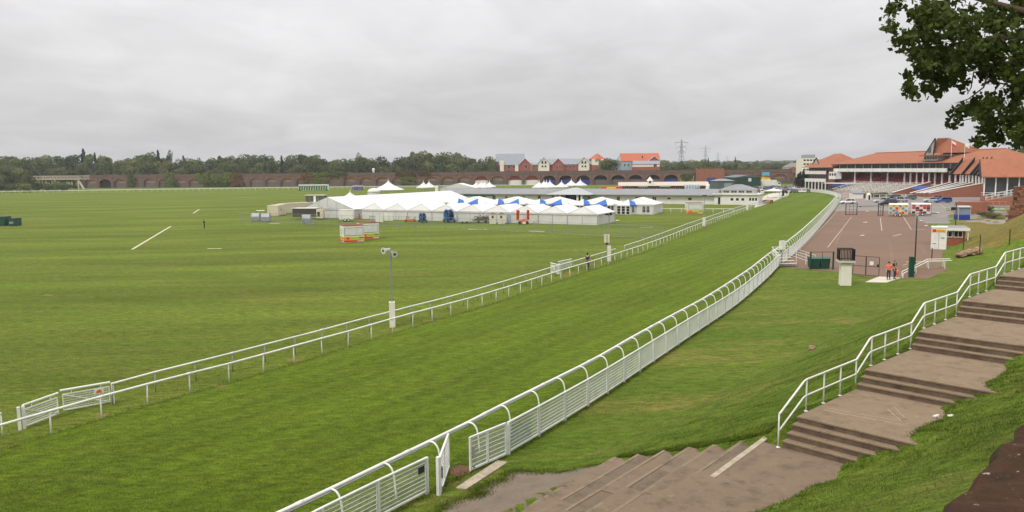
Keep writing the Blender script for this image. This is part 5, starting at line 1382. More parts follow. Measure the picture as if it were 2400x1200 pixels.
# ================================================================ CARS
tyre = M('tyre', (28, 28, 29), .85); hub = M('hubcap', (160, 162, 166), .35, .05, metal=.6); car_glass = M('car_glass', (26, 30, 36), .08, .1, spec=.8)
def car_paint(n, c):
    m = M('car_'+n, c, .28, .03, 1, spec=.6); return m
def make_car(kind):
    L, W, H_ = {'hatch': (4.1, 1.72, 1.46), 'estate': (4.5, 1.78, 1.48), 'suv': (4.6, 1.85, 1.75)}[kind]
    hb = .30; belt = H_*.6
    b = MB()
    def loft(secs):
        vs_, fs = [], []; n = len(secs[0])
        for s in secs: vs_ += s
        for i in range(len(secs)-1):
            for k in range(n-1): fs.append((i*n+k, i*n+k+1, (i+1)*n+k+1, (i+1)*n+k))
        fs += [tuple(range(n-1, -1, -1)), tuple((len(secs)-1)*n+k for k in range(n))]
        return vs_, fs
    secs = []
    for x, zt, w in ((-L/2, belt*.82, .86), (-L/2+.12, belt*.97, .94), (-L/2+.6, belt, 1.0), (0, belt, 1.0), (L/2-1.25, belt*.99, 1.0), (L/2-.5, belt*.88, .97), (L/2-.1, belt*.74, .9), (L/2, belt*.6, .82)):
        h = W/2*w; secs.append([(x, -h*.93, hb), (x, -h, hb+.18), (x, -h*.99, zt-.12), (x, -h*.9, zt), (x, h*.9, zt), (x, h*.99, zt-.12), (x, h, hb+.18), (x, h*.93, hb)])
    b.add(*loft(secs)); b.poly(*[(x, y, hb) for x, y in ((-L/2, -W*.4), (-L/2, W*.4), (L/2, W*.4), (L/2, -W*.4))])
    rs = -L/2+(.35 if kind == 'hatch' else .2); re = .25 if kind != 'suv' else .4
    cab = [(rs, -L/2+.08), (re, 1.15)]
    bt = [(-L/2+.1, -W*.44), (L/2-1.2, -W*.44), (L/2-1.2, W*.44), (-L/2+.1, W*.44)]
    tp = [(rs+.15, -W*.35), (re, -W*.35), (re, W*.35), (rs+.15, W*.35)]
    rb = MB(); rb.slab([(x, y, H_) for x, y in tp], .06)
    for (x, y), (x2, y2) in zip(bt, tp): rb.beam((x, y, belt-.02), (x2, y2, H_-.03), .09)
    xm = (rs+re)/2; rb.beam((xm-.1, -W*.445, belt), (xm-.1, -W*.352, H_-.03), .07); rb.beam((xm-.1, W*.445, belt), (xm-.1, W*.352, H_-.03), .07)
    g_ = MB(); k = .985
    g_.add([(x*k, y*k, belt-.01) for x, y in bt]+[(x*k, y*k, H_-.04) for x, y in tp], [(0, 1, 5, 4), (1, 2, 6, 5), (2, 3, 7, 6), (3, 0, 4, 7)])
    wh = MB(); wh.tube([(0, -.1, 0), (0, .1, 0)], .32, 14); hbm = MB(); hbm.tube([(0, -.115, 0), (0, .115, 0)], .19, 10)
    lm = MB(); lm.box((0, 0, 0), (.14, .32, .15)); 
    return {'L': L, 'W': W, 'belt': belt, 'body': b.mesh('body', False), 'roof': rb.mesh('roof_frame'), 'glass': g_.mesh('window_glass'), 'wheel': wh.mesh('wheel'), 'hub': hbm.mesh('hubcap'), 'lamp': lm.mesh('headlight')}
CARS = {}
def car(kind, col, label, loc, rz, group, detail=True):
    key = (kind, col)
    if key not in CARS:
        base = make_car(kind); mt = car_paint(*col)
        for k_, mm_ in (('body', mt), ('roof', mt), ('glass', car_glass), ('wheel', tyre), ('hub', hub), ('lamp', M('lamp_glass', (220, 222, 226), .15))): base[k_].materials.append(mm_)
        CARS[key] = base
    c = CARS[key]; t = thing('parked_car', label, 'car', loc, rz, group)
    put('body', c['body'], t); put('roof_frame', c['roof'], t); put('window_glass', c['glass'], t)
    for x in (-c['L']*.3, c['L']*.31):
        for y in (-c['W']*.45, c['W']*.45):
            w = put('wheel', c['wheel'], t, (x, y, .32))
            if detail: put('hubcap', c['hub'], w)
    if detail:
        for y in (-.55, .55): put('headlight', c['lamp'], t, (c['L']/2-.08, y, c['belt']*.72))
    return t
WHT, SIL, BLK, BLU, GRY, RED = ('white', (226, 226, 224)), ('silver', (176, 180, 184)), ('black', (30, 32, 36)), ('blue', (40, 84, 156)), ('grey', (92, 98, 104)), ('red', (150, 34, 34))
g_ = 'cars parked in front of the grandstand'
for kind, col, lab, px, py, rz in (('hatch', WHT, 'white hatchback parked alone beside the white track fence', 1986, 478, 3.0), ('suv', BLK, 'black off-roader parked behind the colourful trailer', 2080, 482, 2.95), ('estate', SIL, 'silver estate car behind the black off-roader', 2067, 475, 2.9), ('hatch', SIL, 'silver hatchback right of the black off-roader', 2111, 473, .1), ('estate', BLK, 'black car in the back row before the terraces', 2093, 467, 2.9), ('hatch', GRY, 'dark grey car at the right of the back row', 2131, 468, 3.0), ('estate', BLU, 'bright blue car parked on the right by the sloping walls', 2210, 475, 3.05), ('hatch', GRY, 'dark car half hidden behind the blue car', 2190, 470, 3.0), ('estate', SIL, 'pale car at the left behind the blue car', 2183, 474, 2.9)):
    car(kind, col, lab, G(px, py)+Vector((0, 0, .02)), rz, g_)
rg = random.Random(21); idx = 0
for r_, (Y, xs) in enumerate(((318, range(1748, 1900, 9)), (345, range(1745, 1888, 9)), (372, range(1752, 1870, 8)))):
    for i, x in enumerate(xs):
        if rg.random() < .14: continue
        car(rg.choice(('hatch', 'estate', 'suv')), rg.choice((WHT, SIL, SIL, BLK, BLU, GRY, RED, GRY)), 'small parked car, space %s from the left, %s row of the distant car park' % (nth(i), ('front', 'middle', 'back')[r_]), GX(x+rg.uniform(-1, 1), Y), 1.2+rg.uniform(-.2, .2), 'cars in the distant car park', False); idx += 1
m = MB()
lr = thing('white_lorry', 'white box lorry standing in the distant car park', 'lorry', GX(1782, 392), .05)
m.span(0, 8, 0, 2.5, .9, 3.9); m.build('box_body', white_paint, lr); m = MB(); m.ext([(8.1, 0, .7), (10, 0, .7), (10, 0, 2.0), (9.6, 0, 3.0), (8.1, 0, 3.1)], (0, 2.4, 0)); cabn = m.build('cab', white_paint, lr)
m = MB(); m.span(8.7, 9.6, -.02, .02, 1.9, 2.7); m.build('window', car_glass, cabn)
for x in (1.5, 2.8, 9): m = MB(); m.tube([(x, .1, .5), (x, .5, .5)], .5, 10); m.build('wheel', tyre, lr)
t = thing('yellow_play_tent', 'yellow and blue inflatable roof beyond the green shed', 'inflatable', GX(1783, 470), 0)
m = MB(); m.add([(0, 0, 0), (7, 0, 0), (7, 5, 0), (0, 5, 0), (1.5, 2, 5.5), (5.5, 2.5, 4.0)], [(0, 1, 5, 4), (1, 2, 5), (2, 3, 4, 5), (3, 0, 4)]); m.build('slide', M('yellow_vinyl', (226, 178, 70), .5), t); m = MB(); m.span(1, 5, 1, 3, 5.2, 7.2); m.build('top_panel', M('sky_blue_vinyl', (90, 170, 210), .5), t)

# ================================================================ FORECOURT FURNITURE
green_paint = M('green_paint', (26, 72, 58), .5, .1, 2)
def trailer(label, loc, rz, panels, roofc, stripe=False):
    t = thing('exhibition_trailer', label, 'trailer', loc, rz)
    m = MB(); m.span(0, 3.6, 0, 1.9, .45, 2.45); m.build('body', white_paint, t)
    m = MB(); m.ext([(-.05, -.06, 2.45), (-.05, .95, 2.72), (-.05, 1.96, 2.45)], (3.7, 0, 0)); m.build('roof', white_paint, t)
    nx, nz = len(panels[0]), len(panels)
    for r_ in range(nz):
        for c_ in range(nx):
            m = MB(); m.span(.06+3.48*c_/nx, .02+3.48*(c_+1)/nx, -.03, 0, .5+1.9*(nz-1-r_)/nz, .46+1.9*(nz-r_)/nz); m.build('panel', M('trailer_%s' % '_'.join(map(str, panels[r_][c_])), panels[r_][c_], .5, .18, 5), t)
    for x in (1.25, 2.1):
        for y in (.0, 1.8): m = MB(); m.tube([(x, y-.12, .32), (x, y+.12, .32)], .32, 12); w = m.build('wheel', tyre, t); m = MB(); m.tube([(x, y-.13, .32), (x, y+.13, .32)], .18, 10); m.build('hubcap', white_paint, w)
    m = MB(); m.beam((3.6, .3, .5), (5.0, .95, .45), .09); m.beam((3.6, 1.6, .5), (5.0, .95, .45), .09); m.build('drawbar', dark_metal, t)
    return t
YL, BL, RD, OR, WH_, GN, BK, PK = (214, 184, 78), (90, 136, 180), (176, 66, 62), (204, 136, 78), (206, 202, 194), (110, 160, 90), (64, 56, 58), (164, 76, 90)
tr1 = trailer('trailer covered in bright yellow, blue and orange squares', G(2083, 507)+Vector((0, 0, .03)), -.42, [[YL, OR, YL, BL, YL, OR], [BL, WH_, RD, YL, BL, WH_], [YL, BL, OR, WH_, YL, BL], [BL, YL, BL, OR, RD, YL]], None)
tr2 = trailer('trailer with red, white and black pictures', G(2136, 506)+Vector((0, 0, .03)), -.42, [[RD, WH_, RD, PK, RD], [PK, BK, WH_, RD, BK], [WH_, RD, BK, WH_, PK], [BK, WH_, PK, BK, WH_]], None)
def frame_gate(label, px0, px1, py, h, bars=3):
    a, b = G(px0, py), G(px1, py); L = (b-a).length
    t = thing('steel_gate', label, 'gate', a+Vector((0, 0, .02)), heading(a, b), 'black steel gates on the forecourt')
    m = MB(); m.beam((0, 0, 0), (0, 0, h), .14); m.beam((L, 0, 0), (L, 0, h), .14); m.beam((0, 0, h), (L, 0, h), .1); m.beam((0, 0, .15), (L, 0, .15), .1); m.build('frame', dark_metal, t)
    m = MB(); m.beam((0, 0, h*.45), (L, 0, h*.45), .05)
    for k in range(1, bars): m.beam((L*k/bars, 0, .15), (L*k/bars, 0, h), .05)
    m.beam((0, 0, h*.72), (L, 0, h*.72), .03); m.build('bar', green_paint, t)
    return t
frame_gate('wide black steel gate frame near the track fence', 1982, 2008, 504, 2.6)
frame_gate('narrow black steel gate frame left of the trailers', 2058, 2069, 506, 2.5, 2)
frame_gate('black steel gate frame behind the red trailer', 2165, 2181, 504, 2.7, 2)
t = thing('barrier_pole', 'long dark pole lying on the tarmac beyond the wide gate', 'pole', G(2013, 485), heading(G(2013, 485), G(2048, 484)))
m = MB(); m.tube([(0, 0, .25), (6.8, 0, .25)], .14, 8); m.build('pole', galv, t); m = MB(); m.box((.4, 0, .12), (.3, .5, .24)); m.box((6.4, 0, .12), (.3, .5, .24)); m.build('foot', dark_metal, t)
# low garden wall, kiosks before the stand
t = thing('garden_wall', 'white-topped low wall with hedge before the stand tower', 'wall', GX(1975, 262), -.05)
m = MB(); m.span(0, 8, 0, .4, 0, 1.5); m.build('wall', M('pink_render', (206, 176, 166), .8), t); m = MB(); m.span(-.1, 8.1, -.1, .5, 1.5, 1.65); m.build('coping', white_paint, t)
t = thing('tarmac_roof_hut', 'low hut with a dark flat roof before the stand terraces', 'hut', GX(1997, 255), -.05)
m = MB(); m.span(0, 3.4, 0, 3, 0, 1.8); m.build('wall', render_white, t); m = MB(); m.slab([(-.1, -.3, 1.8), (3.5, -.3, 1.8), (3.5, 3.1, 2.9), (-.1, 3.1, 2.9)], .12); m.build('roof', slate, t)
t = thing('sentry_box', 'small white rounded sentry box left of the parked cars', 'kiosk', GX(2036, 245), 0)
m = MB(); m.span(-.6, .6, 0, 1.2, 0, 1.7); m.lathe([(.62, 1.7), (.5, 2.05), (.1, 2.2)], 10, (0, .6, 0)); m.build('body', white_paint, t); m = MB(); m.span(-.3, .3, -.03, 0, .05, 1.5); m.build('doorway', interior_shade, t)
for i, x in enumerate((2030, 2052, 2070)): tree('bush', GX(x, 262), 2.2, 6, 'low hedge bush at the foot of the white terraces, %s from the left' % nth(i), 'hedge before the terraces', 'bush')
t = thing('white_barrier', 'row of white barrier panels before the terraces', 'barrier', GX(2045, 258), -.05)
for k in range(6):
    m = MB(); x = k*2.1; m.beam((x, 0, .2), (x+2, 0, .2), .08); m.beam((x, 0, 1.2), (x+2, 0, 1.2), .08); m.beam((x, 0, 0), (x, 0, 1.2), .08); m.beam((x+2, 0, 0), (x+2, 0, 1.2), .08); m.beam((x, 0, .7), (x+2, 0, .7), .05); m.build('panel', white_paint, t)
# booth
bt = thing('ticket_booth', 'blue and grey ticket booth at the right of the forecourt', 'booth', G(2246, 516), -.1)
m = MB(); m.span(0, 2.2, 0, 2, .02, 1.05); m.build('base_panel', M('booth_blue', (36, 60, 140), .5), bt); m = MB(); m.span(.05, 2.15, .05, 1.95, 1.05, 2.4); m.build('glazing', M('booth_glass', (130, 138, 160), .2), bt)
m = MB(); m.ext([(-.1, -.15, 2.4), (-.1, 2.1, 2.4), (-.1, 2.1, 2.6), (-.1, 1, 2.8), (-.1, -.15, 2.6)], (2.4, 0, 0)); m.build('roof', alu, bt)
for x in (0, 2.2): m = MB(); m.span(x-.06, x+.06, -.03, .09, 0, 2.4); m.build('corner_post', alu, bt)
def lamp_post(label, px, py, ytop, flag=False, mat=None):
    p = G(px, py); dpt = (p-CAM).dot(_F); h = (py-ytop)/FPX*dpt
    t = thing('lamp_post', label, 'lamp post', p)
    m = MB(); m.tube([(0, 0, 0), (0, 0, h*.35), (0, 0, h)], [.09, .07, .05], 8); m.build('column', mat or M('dark_green_metal', (44, 50, 46), .5), t)
    m = MB(); m.lathe([(.05, h), (.14, h+.04), (.12, h+.2), (.03, h+.26)], 8); m.build('lantern', M('lantern_glass', (150, 148, 140), .3), t)
    if flag: m = MB(); m.span(-.9, -.1, -.03, .03, h*.72, h*.84); m.build('sign_plate', dark_metal, t)
lamp_post('dark lamp post beside the ticket booth with a small black sign', 2239, 535, 476, True)
lamp_post('tall dark lamp post rising behind the people', 2143, 640, 508)
# kiosk and hut
k = G(2181, 584); kk = thing('food_kiosk', 'tall white kiosk box with a yellow and red fascia', 'kiosk', k, -.5)
m = MB(); m.span(0, 1.75, 0, 1.6, 0, 2.75); m.build('body', white_paint, kk)
m = MB(); m.span(.1, 1.65, -.04, 0, 2.25, 2.6); fs_ = m.build('fascia', M('yellow_panel', (236, 196, 60), .5), kk); m = MB(); m.span(.1, .55, -.06, -.04, 2.25, 2.6); m.build('fascia_badge', M('red_panel', (206, 60, 40), .5), fs_); m = MB()
for zz in (2.33, 2.45): m.span(.65, 1.55, -.055, -.04, zz, zz+.05)
m.build('fascia_print', M('red_panel', (206, 60, 40), .5), fs_)
m = MB(); m.span(.85, .9, -.02, 0, .05, 2.2); m.build('door_seam', galv, kk); m = MB(); m.span(1.1, 1.5, -.03, 0, 1.4, 1.6); m.build('notice', M('grey_notice', (170, 160, 150), .6), kk); m = MB(); m.span(.2, .6, -.03, 0, .7, .8); m.build('notice', galv, kk)
m = MB(); m.span(-.05, 1.8, -.05, 1.65, 2.75, 2.9); m.build('roof', white_paint, kk)
ht = thing('flat_roof_hut', 'low brick hut with a grey flat roof behind the white kiosk', 'hut', G(2210, 577)+Vector((.4, 1.2, 0)), -.42)
m = MB(); m.span(0, 2.8, 0, 3.2, 0, 2.2); m.build('wall', brick_red, ht); m = MB(); m.span(-.3, 3.2, -.6, 4.6, 2.25, 2.42); m.build('roof', slate, ht); m = MB(); m.span(-.35, 3.25, -.7, -.6, 2.05, 2.42); m.build('fascia', white_paint, ht)
for x in (.3, 1.5): win(ht, x, x+.9, 1.2, 1.9, -.01, interior_shade, white_paint)
for x in (3.0,): m = MB(); m.span(x, x+.1, -.5, -.4, 0, 2.3); m.build('roof_post', white_paint, ht)
cn = thing('traffic_cone', 'orange and white traffic cone beside the kiosk', 'cone', G(2214, 573), 0)
m = MB(); m.span(-.22, .22, -.22, .22, 0, .04); m.build('base', dark_metal, cn); m = MB(); m.lathe([(.17, .04), (.12, .3), (.1, .4)], 10); m.build('cone_body', M('orange', (226, 110, 40), .6), cn); m = MB(); m.lathe([(.1, .4), (.06, .62)], 10); m.build('white_band', white_paint, cn); m = MB(); m.lathe([(.06, .62), (.03, .8)], 10); m.build('cone_tip', M('orange', (226, 110, 40), .6), cn)
# concrete pillar with cage
cp_ = thing('camera_plinth', 'white concrete pillar topped with a black railed cage on the lawn', 'pillar', G(1980, 668), -.2)
m = MB(); m.add([(s*.46, u*.46, 0) for s, u in ((-1, -1), (1, -1), (1, 1), (-1, 1))]+[(s*.43, u*.43, 2.1) for s, u in ((-1, -1), (1, -1), (1, 1), (-1, 1))], [(0, 1, 5, 4), (1, 2, 6, 5), (2, 3, 7, 6), (3, 0, 4, 7), (4, 5, 6, 7)]); m.build('shaft', M('painted_concrete', (222, 218, 206), .8, .06, 1.2, dirt=.3, dirtcol=(170, 160, 140)), cp_)
m = MB(); m.span(-.72, .72, -.66, .66, 2.1, 2.27); m.build('cap', pale_concrete, cp_)
for k in range(4):
    m = MB(); L = 1.25; m.beam((-L/2, -L/2, 2.36), (L/2, -L/2, 2.36), .06); m.beam((-L/2, -L/2, 3.3), (L/2, -L/2, 3.3), .07)
    for q in range(11): m.beam((-L/2+L*q/10, -L/2, 2.3), (-L/2+L*q/10, -L/2, 3.3), .05)
    m.build('cage_side', fin_black, cp_, rz=k*math.pi/2)
# camera box on pole by the rail
t = thing('camera_post', 'white camera box on a pole above the outer rail', 'post', G(1832, 622), .2)
m = MB(); m.tube([(0, 0, 0), (0, 0, 1.9)], .05, 6); m.build('pole', galv, t); m = MB(); m.span(-.28, -.02, -.2, .2, 1.75, 2.7); m.span(.03, .28, -.2, .2, 1.75, 2.7); m.span(-.02, .03, -.15, .15, 1.75, 2.65); m.build('box', white_paint, t)
# steel viewing steps by the fence
vs2 = thing('viewing_platform', 'small steel viewing platform with white rails beside the fence', 'platform', G(1829, 627), .12)
for k in range(4):
    m = MB(); m.span(0, 1.9, k*.55, k*.55+.5, .35+k*.25, .4+k*.25); m.build('tread', pale_concrete, vs2)
m = MB()
for x in (0, .95, 1.9):
    for y in (0, 2.1): m.beam((x, y, 0), (x, y, 2.0 if y else .4), .05)
m.beam((0, 0, .05), (1.9, 2.1, .7), .04); m.beam((1.9, 0, .05), (0, 2.1, .7), .04); m.beam((0, 0, .2), (1.9, 0, .2), .05); m.build('scaffold_frame', galv, vs2)
m = MB()
for z in (1.4, 1.7, 2.0): m.beam((0, 2.1, z), (1.9, 2.1, z), .05); m.beam((0, 0, z-.8), (0, 2.1, z), .05)
m.build('guard_rail', white_paint, vs2)
m = MB()
for z in (0, .3, .6, .9): m.beam((1.9, 2.1, 1.15+z), (4.8, 1.6, .15+z), .06)
for q in (.3, .65, 1): m.beam((1.9+2.9*q, 2.1-.5*q, 0), (1.9+2.9*q, 2.1-.5*q, 2.0-1.0*q), .05)
m.build('ramp_rail', white_paint, vs2)
# green bins and fence
gbn = thing('green_fence', 'green steel mesh fence enclosing the bins', 'fence', G(1899, 632), -.03)
for x in (0, 2.35): m = MB(); m.span(x-.07, x+.07, -.07, .07, 0, 1.9); m.build('post', green_paint, gbn)
m = MB(); m.beam((0, 0, 1.85), (2.35, 0, 1.85), .05); m.beam((1.2, 0, .9), (1.2, 0, 1.9), .04); m.build('top_bar', green_paint, gbn)
for i, x in enumerate((.15, 1.2)):
    t = thing('wheeled_bin', '%s green wheeled bin with a pale lid behind the steel fence' % ('left', 'right')[i], 'bin', G(1899, 632)+Vector((x, .35, 0)), -.03, 'green bins')
    m = MB(); m.add([(.05, .05, .12), (.95, .05, .12), (.95, .85, .12), (.05, .85, .12), (-.02, -.02, 1.1), (1.02, -.02, 1.1), (1.02, .92, 1.1), (-.02, .92, 1.1)], [(0, 1, 5, 4), (1, 2, 6, 5), (2, 3, 7, 6), (3, 0, 4, 7), (3, 2, 1, 0)]); m.build('tub', green_paint, t)
    m = MB(); m.ext([(-.04, -.05, 1.1), (-.04, .4, 1.28), (-.04, .95, 1.2), (-.04, .95, 1.1)], (1.08, 0, 0)); m.build('lid', M('bin_lid', (70, 96, 84), .5), t)
    for xx in (.12, .88): m = MB(); m.tube([(xx-.04, .1, .08), (xx+.04, .1, .08)], .08, 8); m.build('wheel', dark_metal, t)
# thin wire gate with notice
a, b = G(1998, 645), G(2060, 650); L = (b-a).length
wg = thing('wire_gate', 'dark wire double gate with a white notice across the lawn entrance', 'gate', a, heading(a, b))
for k in range(2):
    m = MB(); x0_, x1_ = L*k/2+.02, L*(k+1)/2-.02
    for q in (((x0_, 0, .1), (x1_, 0, .1)), ((x0_, 0, 1.95), (x1_, 0, 1.95)), ((x0_, 0, 1.0), (x1_, 0, 1.0)), ((x0_, 0, .1), (x0_, 0, 1.95)), ((x1_, 0, .1), (x1_, 0, 1.95))): m.beam(q[0], q[1], .05)
    m.build('leaf', M('dark_green_metal', (44, 50, 46), .5), wg)
m = MB(); m.span(L*.64, L*.78, -.05, -.03, 1.15, 1.5); m.build('notice', white_paint, wg); m = MB(); m.span(L-.22, L-.06, -.04, .04, 1.0, 1.25); m.build('lock_box', dark_metal, wg)
# green posts
t = thing('green_post_pair', 'pair of stout green posts behind the people', 'post', G(2135, 650), 0)
for x in (-.12, .14): m = MB(); m.span(x-.11, x+.11, -.11, .11, 0, 2.0-.1*x); m.build('post', green_paint, t)
for i, (px, py, yt, zz) in enumerate(((2183, 622, 580, 0), (2257, 594, 560, .4), (2296, 590, 560, 1.2), (2366, 565, 550, 3.2))):
    p = G(px, py, zz); m = MB(); m.tube([(0, 0, -.4), (0, 0, 1.9 if i < 3 else 1.2)], .05, 6)
    tag(m.build('fence_stake', M('dark_green_metal', (44, 50, 46), .5), None, p), 'thin dark fence stake on the bank right of the people, %s from the left' % nth(i), 'post', 'fence stakes')
# paving by the people and small ramp rail
m = MB(); m.ext([(p.x, p.y, .0) for p in (G(2028, 662), G(2078, 663), G(2112, 652), G(2060, 649))], (0, 0, .05)); tag(m.build('concrete_pad', pale_concrete), 'pale concrete pad under the two people', kind='structure')
rr = thing('ramp_handrail', 'white two-bar handrail of a small ramp on the right of the people', 'railing', G(2116, 652), 0); o_ = G(2116, 652)
q0, q1, q2 = G(2116, 652), G(2176, 630, .35)+Vector((0, 0, 0)), G(2230, 629, .35)
for nm, off, h in (('near_rail', Vector((0, 0, 0)), .95), ('far_rail', Vector((.6, 1.4, 0)), .95)):
    m = MB(); pts = [q0+off-o_, q0+off-o_+Vector((0, 0, .45)), q1+off-o_+Vector((0, 0, .8)), q2+off-o_+Vector((0, 0, .8))]; m.tube(pts, .045, 7)
    for f_ in (.5, 1): p = q0.lerp(q1, f_)+off-o_; m.tube([p, p+Vector((0, 0, .45+.35*f_))], .035, 6)
    p = q1.lerp(q2, .7)+off-o_; m.tube([p, p+Vector((0, 0, .8))], .035, 6)
    m.build(nm, white_paint, rr)
t = thing('stone_block_wall', 'low pale stone block wall beside the small ramp', 'wall', G(2140, 634)+Vector((0, 2, 0)), -.05)
for k in range(5):
    for j in range(2): m = MB(); m.box((k*.72+.36+(j*.3), 0, .18+j*.34), (.7, .5, .33), rnd.uniform(-.03, .03)); m.build('stone', M('pale_stone', (170, 152, 128), .9, .15, 3), t)

# ================================================================ INFIELD EQUIPMENT
cont_white = M('container_white', (226, 224, 216), .5, .05, 1, dirt=.2, dirtcol=(180, 172, 160)); lime = M('lime_band', (176, 186, 70), .5, .06); sun_or = M('sun_orange', (232, 140, 44), .5); band_red = M('band_red', (196, 44, 34), .5); grey_panel = M('grey_panel', (206, 206, 202), .5); rust_roof = M('rusty_roof', (120, 70, 52), .85, .25, 2)
def hire_unit(label, loc, rz, L, W, H_, group):
    """branded cabin: x along the long side, y back, near corner at the origin"""
    t = thing('branded_cabin', label, 'cabin', loc, rz, group)
    m = MB(); m.span(0, L, 0, W, .06, H_); m.build('body', cont_white, t)
    m = MB(); m.span(-.04, L+.04, -.04, W+.04, H_, H_+.07); m.build('roof', rust_roof, t)
    for (x0, x1, fy, ax) in ((0, L, -.012, 'x'), (0, W, -.012, 'y')):
        def bar(a, b, z0, z1, mat, nm, d=.012, par=t):
            m = MB()
            if ax == 'x': m.span(a, b, fy-d, fy+.01, z0, z1)
            else: m.span(fy-d, fy+.01, W-b, W-a, z0, z1)
            return m.build(nm, mat, par)
        l = x1
        bar(0.02, l-.02, .14, .36, band_red, 'red_band'); bar(.02, l-.02, .37, .92, lime, 'lime_band'); bar(.06, l*.32, .37, .92, sun_or, 'sun_panel', .02)
        q = MB(); c = l*.19
        if ax == 'x': q.tube([(c, -.04, .66), (c, -.03, .66)], .16, 10)
        else: q.tube([(-.04, W-c, .66), (-.03, W-c, .66)], .16, 10)
        q.build('sun_disc', band_red, t)
        bar(l*.74, l*.96, .68, .8, M('dark_olive_print', (80, 90, 40), .6), 'print_mark', .02); bar(l*.66, l*.97, .2, .3, cont_white, 'print_mark', .02)
        if ax == 'x':
            for a, b, z0, z1 in ((.12, .16, 1.1, 2.25), (L-.16, L-.12, 1.1, 2.25), (.12, L-.12, 2.22, 2.26), (.12, L-.12, 1.08, 1.12)): bar(a, b, z0, z1, dark_metal, 'hatch_seam')
            bar(.17, L-.17, 1.13, 2.21, grey_panel, 'hatch', .006)
        else:
            bar(l*.48, l*.5, .95, 2.0, galv, 'door_seam'); bar(.2, l*.46, 1.2, 1.9, grey_panel, 'door_panel', .006); bar(l*.54, l-.2, 1.2, 1.9, grey_panel, 'door_panel', .006); bar(.1, l-.1, 2.02, 2.08, lime, 'print_mark')
    return t
ca, cb2 = G(806, 570), G(838, 565)
hire_unit('white cabin with red, lime and orange bands, left of the infield pair', ca, .42, 3.1, 2.6, 2.55, 'branded cabins')
hire_unit('white cabin with red, lime and orange bands, right of the infield pair', G(846, 562), .42, 2.9, 2.6, 2.55, 'branded cabins')
hire_unit('white cabin with a yellow and red base by the paddock rail', G(1611, 502), .03, 3.7, 2.4, 2.5, 'branded cabins')
# grey sloping-lid units
grey_steel = M('grey_steel', (142, 146, 150), .55, .08, 2)
for i, (px, py, rz) in enumerate(((588, 519, .05), (612, 520, .05), (707, 524, .08))):
    t = thing('feed_hopper', ['grey sloping-sided bin, left of a pair by the wire fence', 'grey sloping-sided bin, right of a pair by the wire fence', 'single grey sloping-sided bin in front of the dark trailer'][i], 'bin', G(px, py), rz, 'grey sloping bins')
    m = MB(); m.ext([(0, 0, .1), (0, 0, 1.0), (0, .35, 1.75), (0, 1.4, 1.75), (0, 1.4, .1)], (1.75, 0, 0)); m.build('body', grey_steel, t)
    m = MB(); m.slab([(.05, -.02, 1.02), (1.7, -.02, 1.02), (1.7, .34, 1.78), (.05, .34, 1.78)], .03); m.build('lid', galv, t); m = MB(); m.span(.05, .25, .1, 1.3, 0, .1); m.span(1.5, 1.7, .1, 1.3, 0, .1); m.build('skid', dark_metal, t)
t = thing('utility_cart', 'small white-roofed utility cart behind the grey bins', 'cart', G(598, 514), .3)
m = MB(); m.span(0, 2.2, 0, 1.3, .35, .9); m.build('body', grey_steel, t); m = MB(); m.span(.3, 2.1, 0, 1.3, 1.85, 1.97); m.build('roof', white_paint, t)
for x, y in ((.35, .05), (2.05, .05), (.35, 1.25), (2.05, 1.25)): m = MB(); m.beam((x, y, .9), (x, y, 1.85), .06); m.build('roof_post', dark_metal, t); m = MB(); m.tube([(x, y-.08, .28), (x, y+.08, .28)], .28, 10); m.build('wheel', tyre, t)
cream = M('cream_panel', (206, 196, 172), .55, .06, 1, dirt=.2)
def box_cabin(name, label, loc, rz, L, W, H_, mat, cat, group=None, door=True, wheels=False):
    t = thing(name, label, cat, loc, rz, group)
    z0 = .5 if wheels else .15
    m = MB(); m.span(0, L, 0, W, z0, H_); m.build('body', mat, t); m = MB(); m.span(-.05, L+.05, -.05, W+.05, H_, H_+.08); m.build('roof', mat if not wheels else white_paint, t)
    for k in range(1, int(L/1.2)): m = MB(); m.span(k*1.2-.03, k*1.2+.03, -.03, 0, z0, H_); m.build('rib', mat, t)
    if door: m = MB(); m.span(L*.3, L*.3+.75, -.04, 0, z0+.05, z0+1.9); d_ = m.build('door', mat, t); m = MB(); m.span(L*.3+.2, L*.3+.55, -.06, -.04, z0+1.1, z0+1.6); m.build('door_window', M('brown_pane', (92, 70, 56), .4), d_)
    if wheels:
        for x in (L*.42, L*.42+.75): m = MB(); m.tube([(x, 0, .35), (x, .2, .35)], .35, 12); w_ = m.build('wheel', tyre, t); m = MB(); m.tube([(x, -.01, .35), (x, .21, .35)], .18, 8); m.build('hubcap', white_paint, w_)
        m = MB(); m.beam((L, W*.2, .55), (L+1.1, W/2, .5), .08); m.beam((L, W*.8, .55), (L+1.1, W/2, .5), .08); m.build('drawbar', dark_metal, t)
    else:
        for x in (.2, L-.2): m = MB(); m.span(x-.1, x+.1, .2, W-.2, 0, .15); m.build('skid', cream, t)
    return t
box_cabin('site_cabin', 'cream site cabin with a door at the left end of the tents', G(652, 507), heading(G(652, 507), G(686, 501)), 5.6, 2.6, 2.5, cream, 'cabin')
box_cabin('site_cabin', 'long low cream container behind the cream cabin', GX(664, 196), heading(GX(664, 196), GX(722, 202)), 9, 2.4, 2.5, cream, 'cabin', door=False)
box_cabin('dark_trailer', 'long dark brown trailer beside the marquee gable', G(686, 514), heading(G(686, 514), G(742, 514)), 5.5, 2.4, 2.4, M('dark_brown_panel', (72, 66, 58), .6, .15, 2), 'trailer', wheels=True, door=False)
t = thing('generator_unit', 'boxy grey generator unit on the end of the dark trailer', 'generator', G(742, 515), .02)
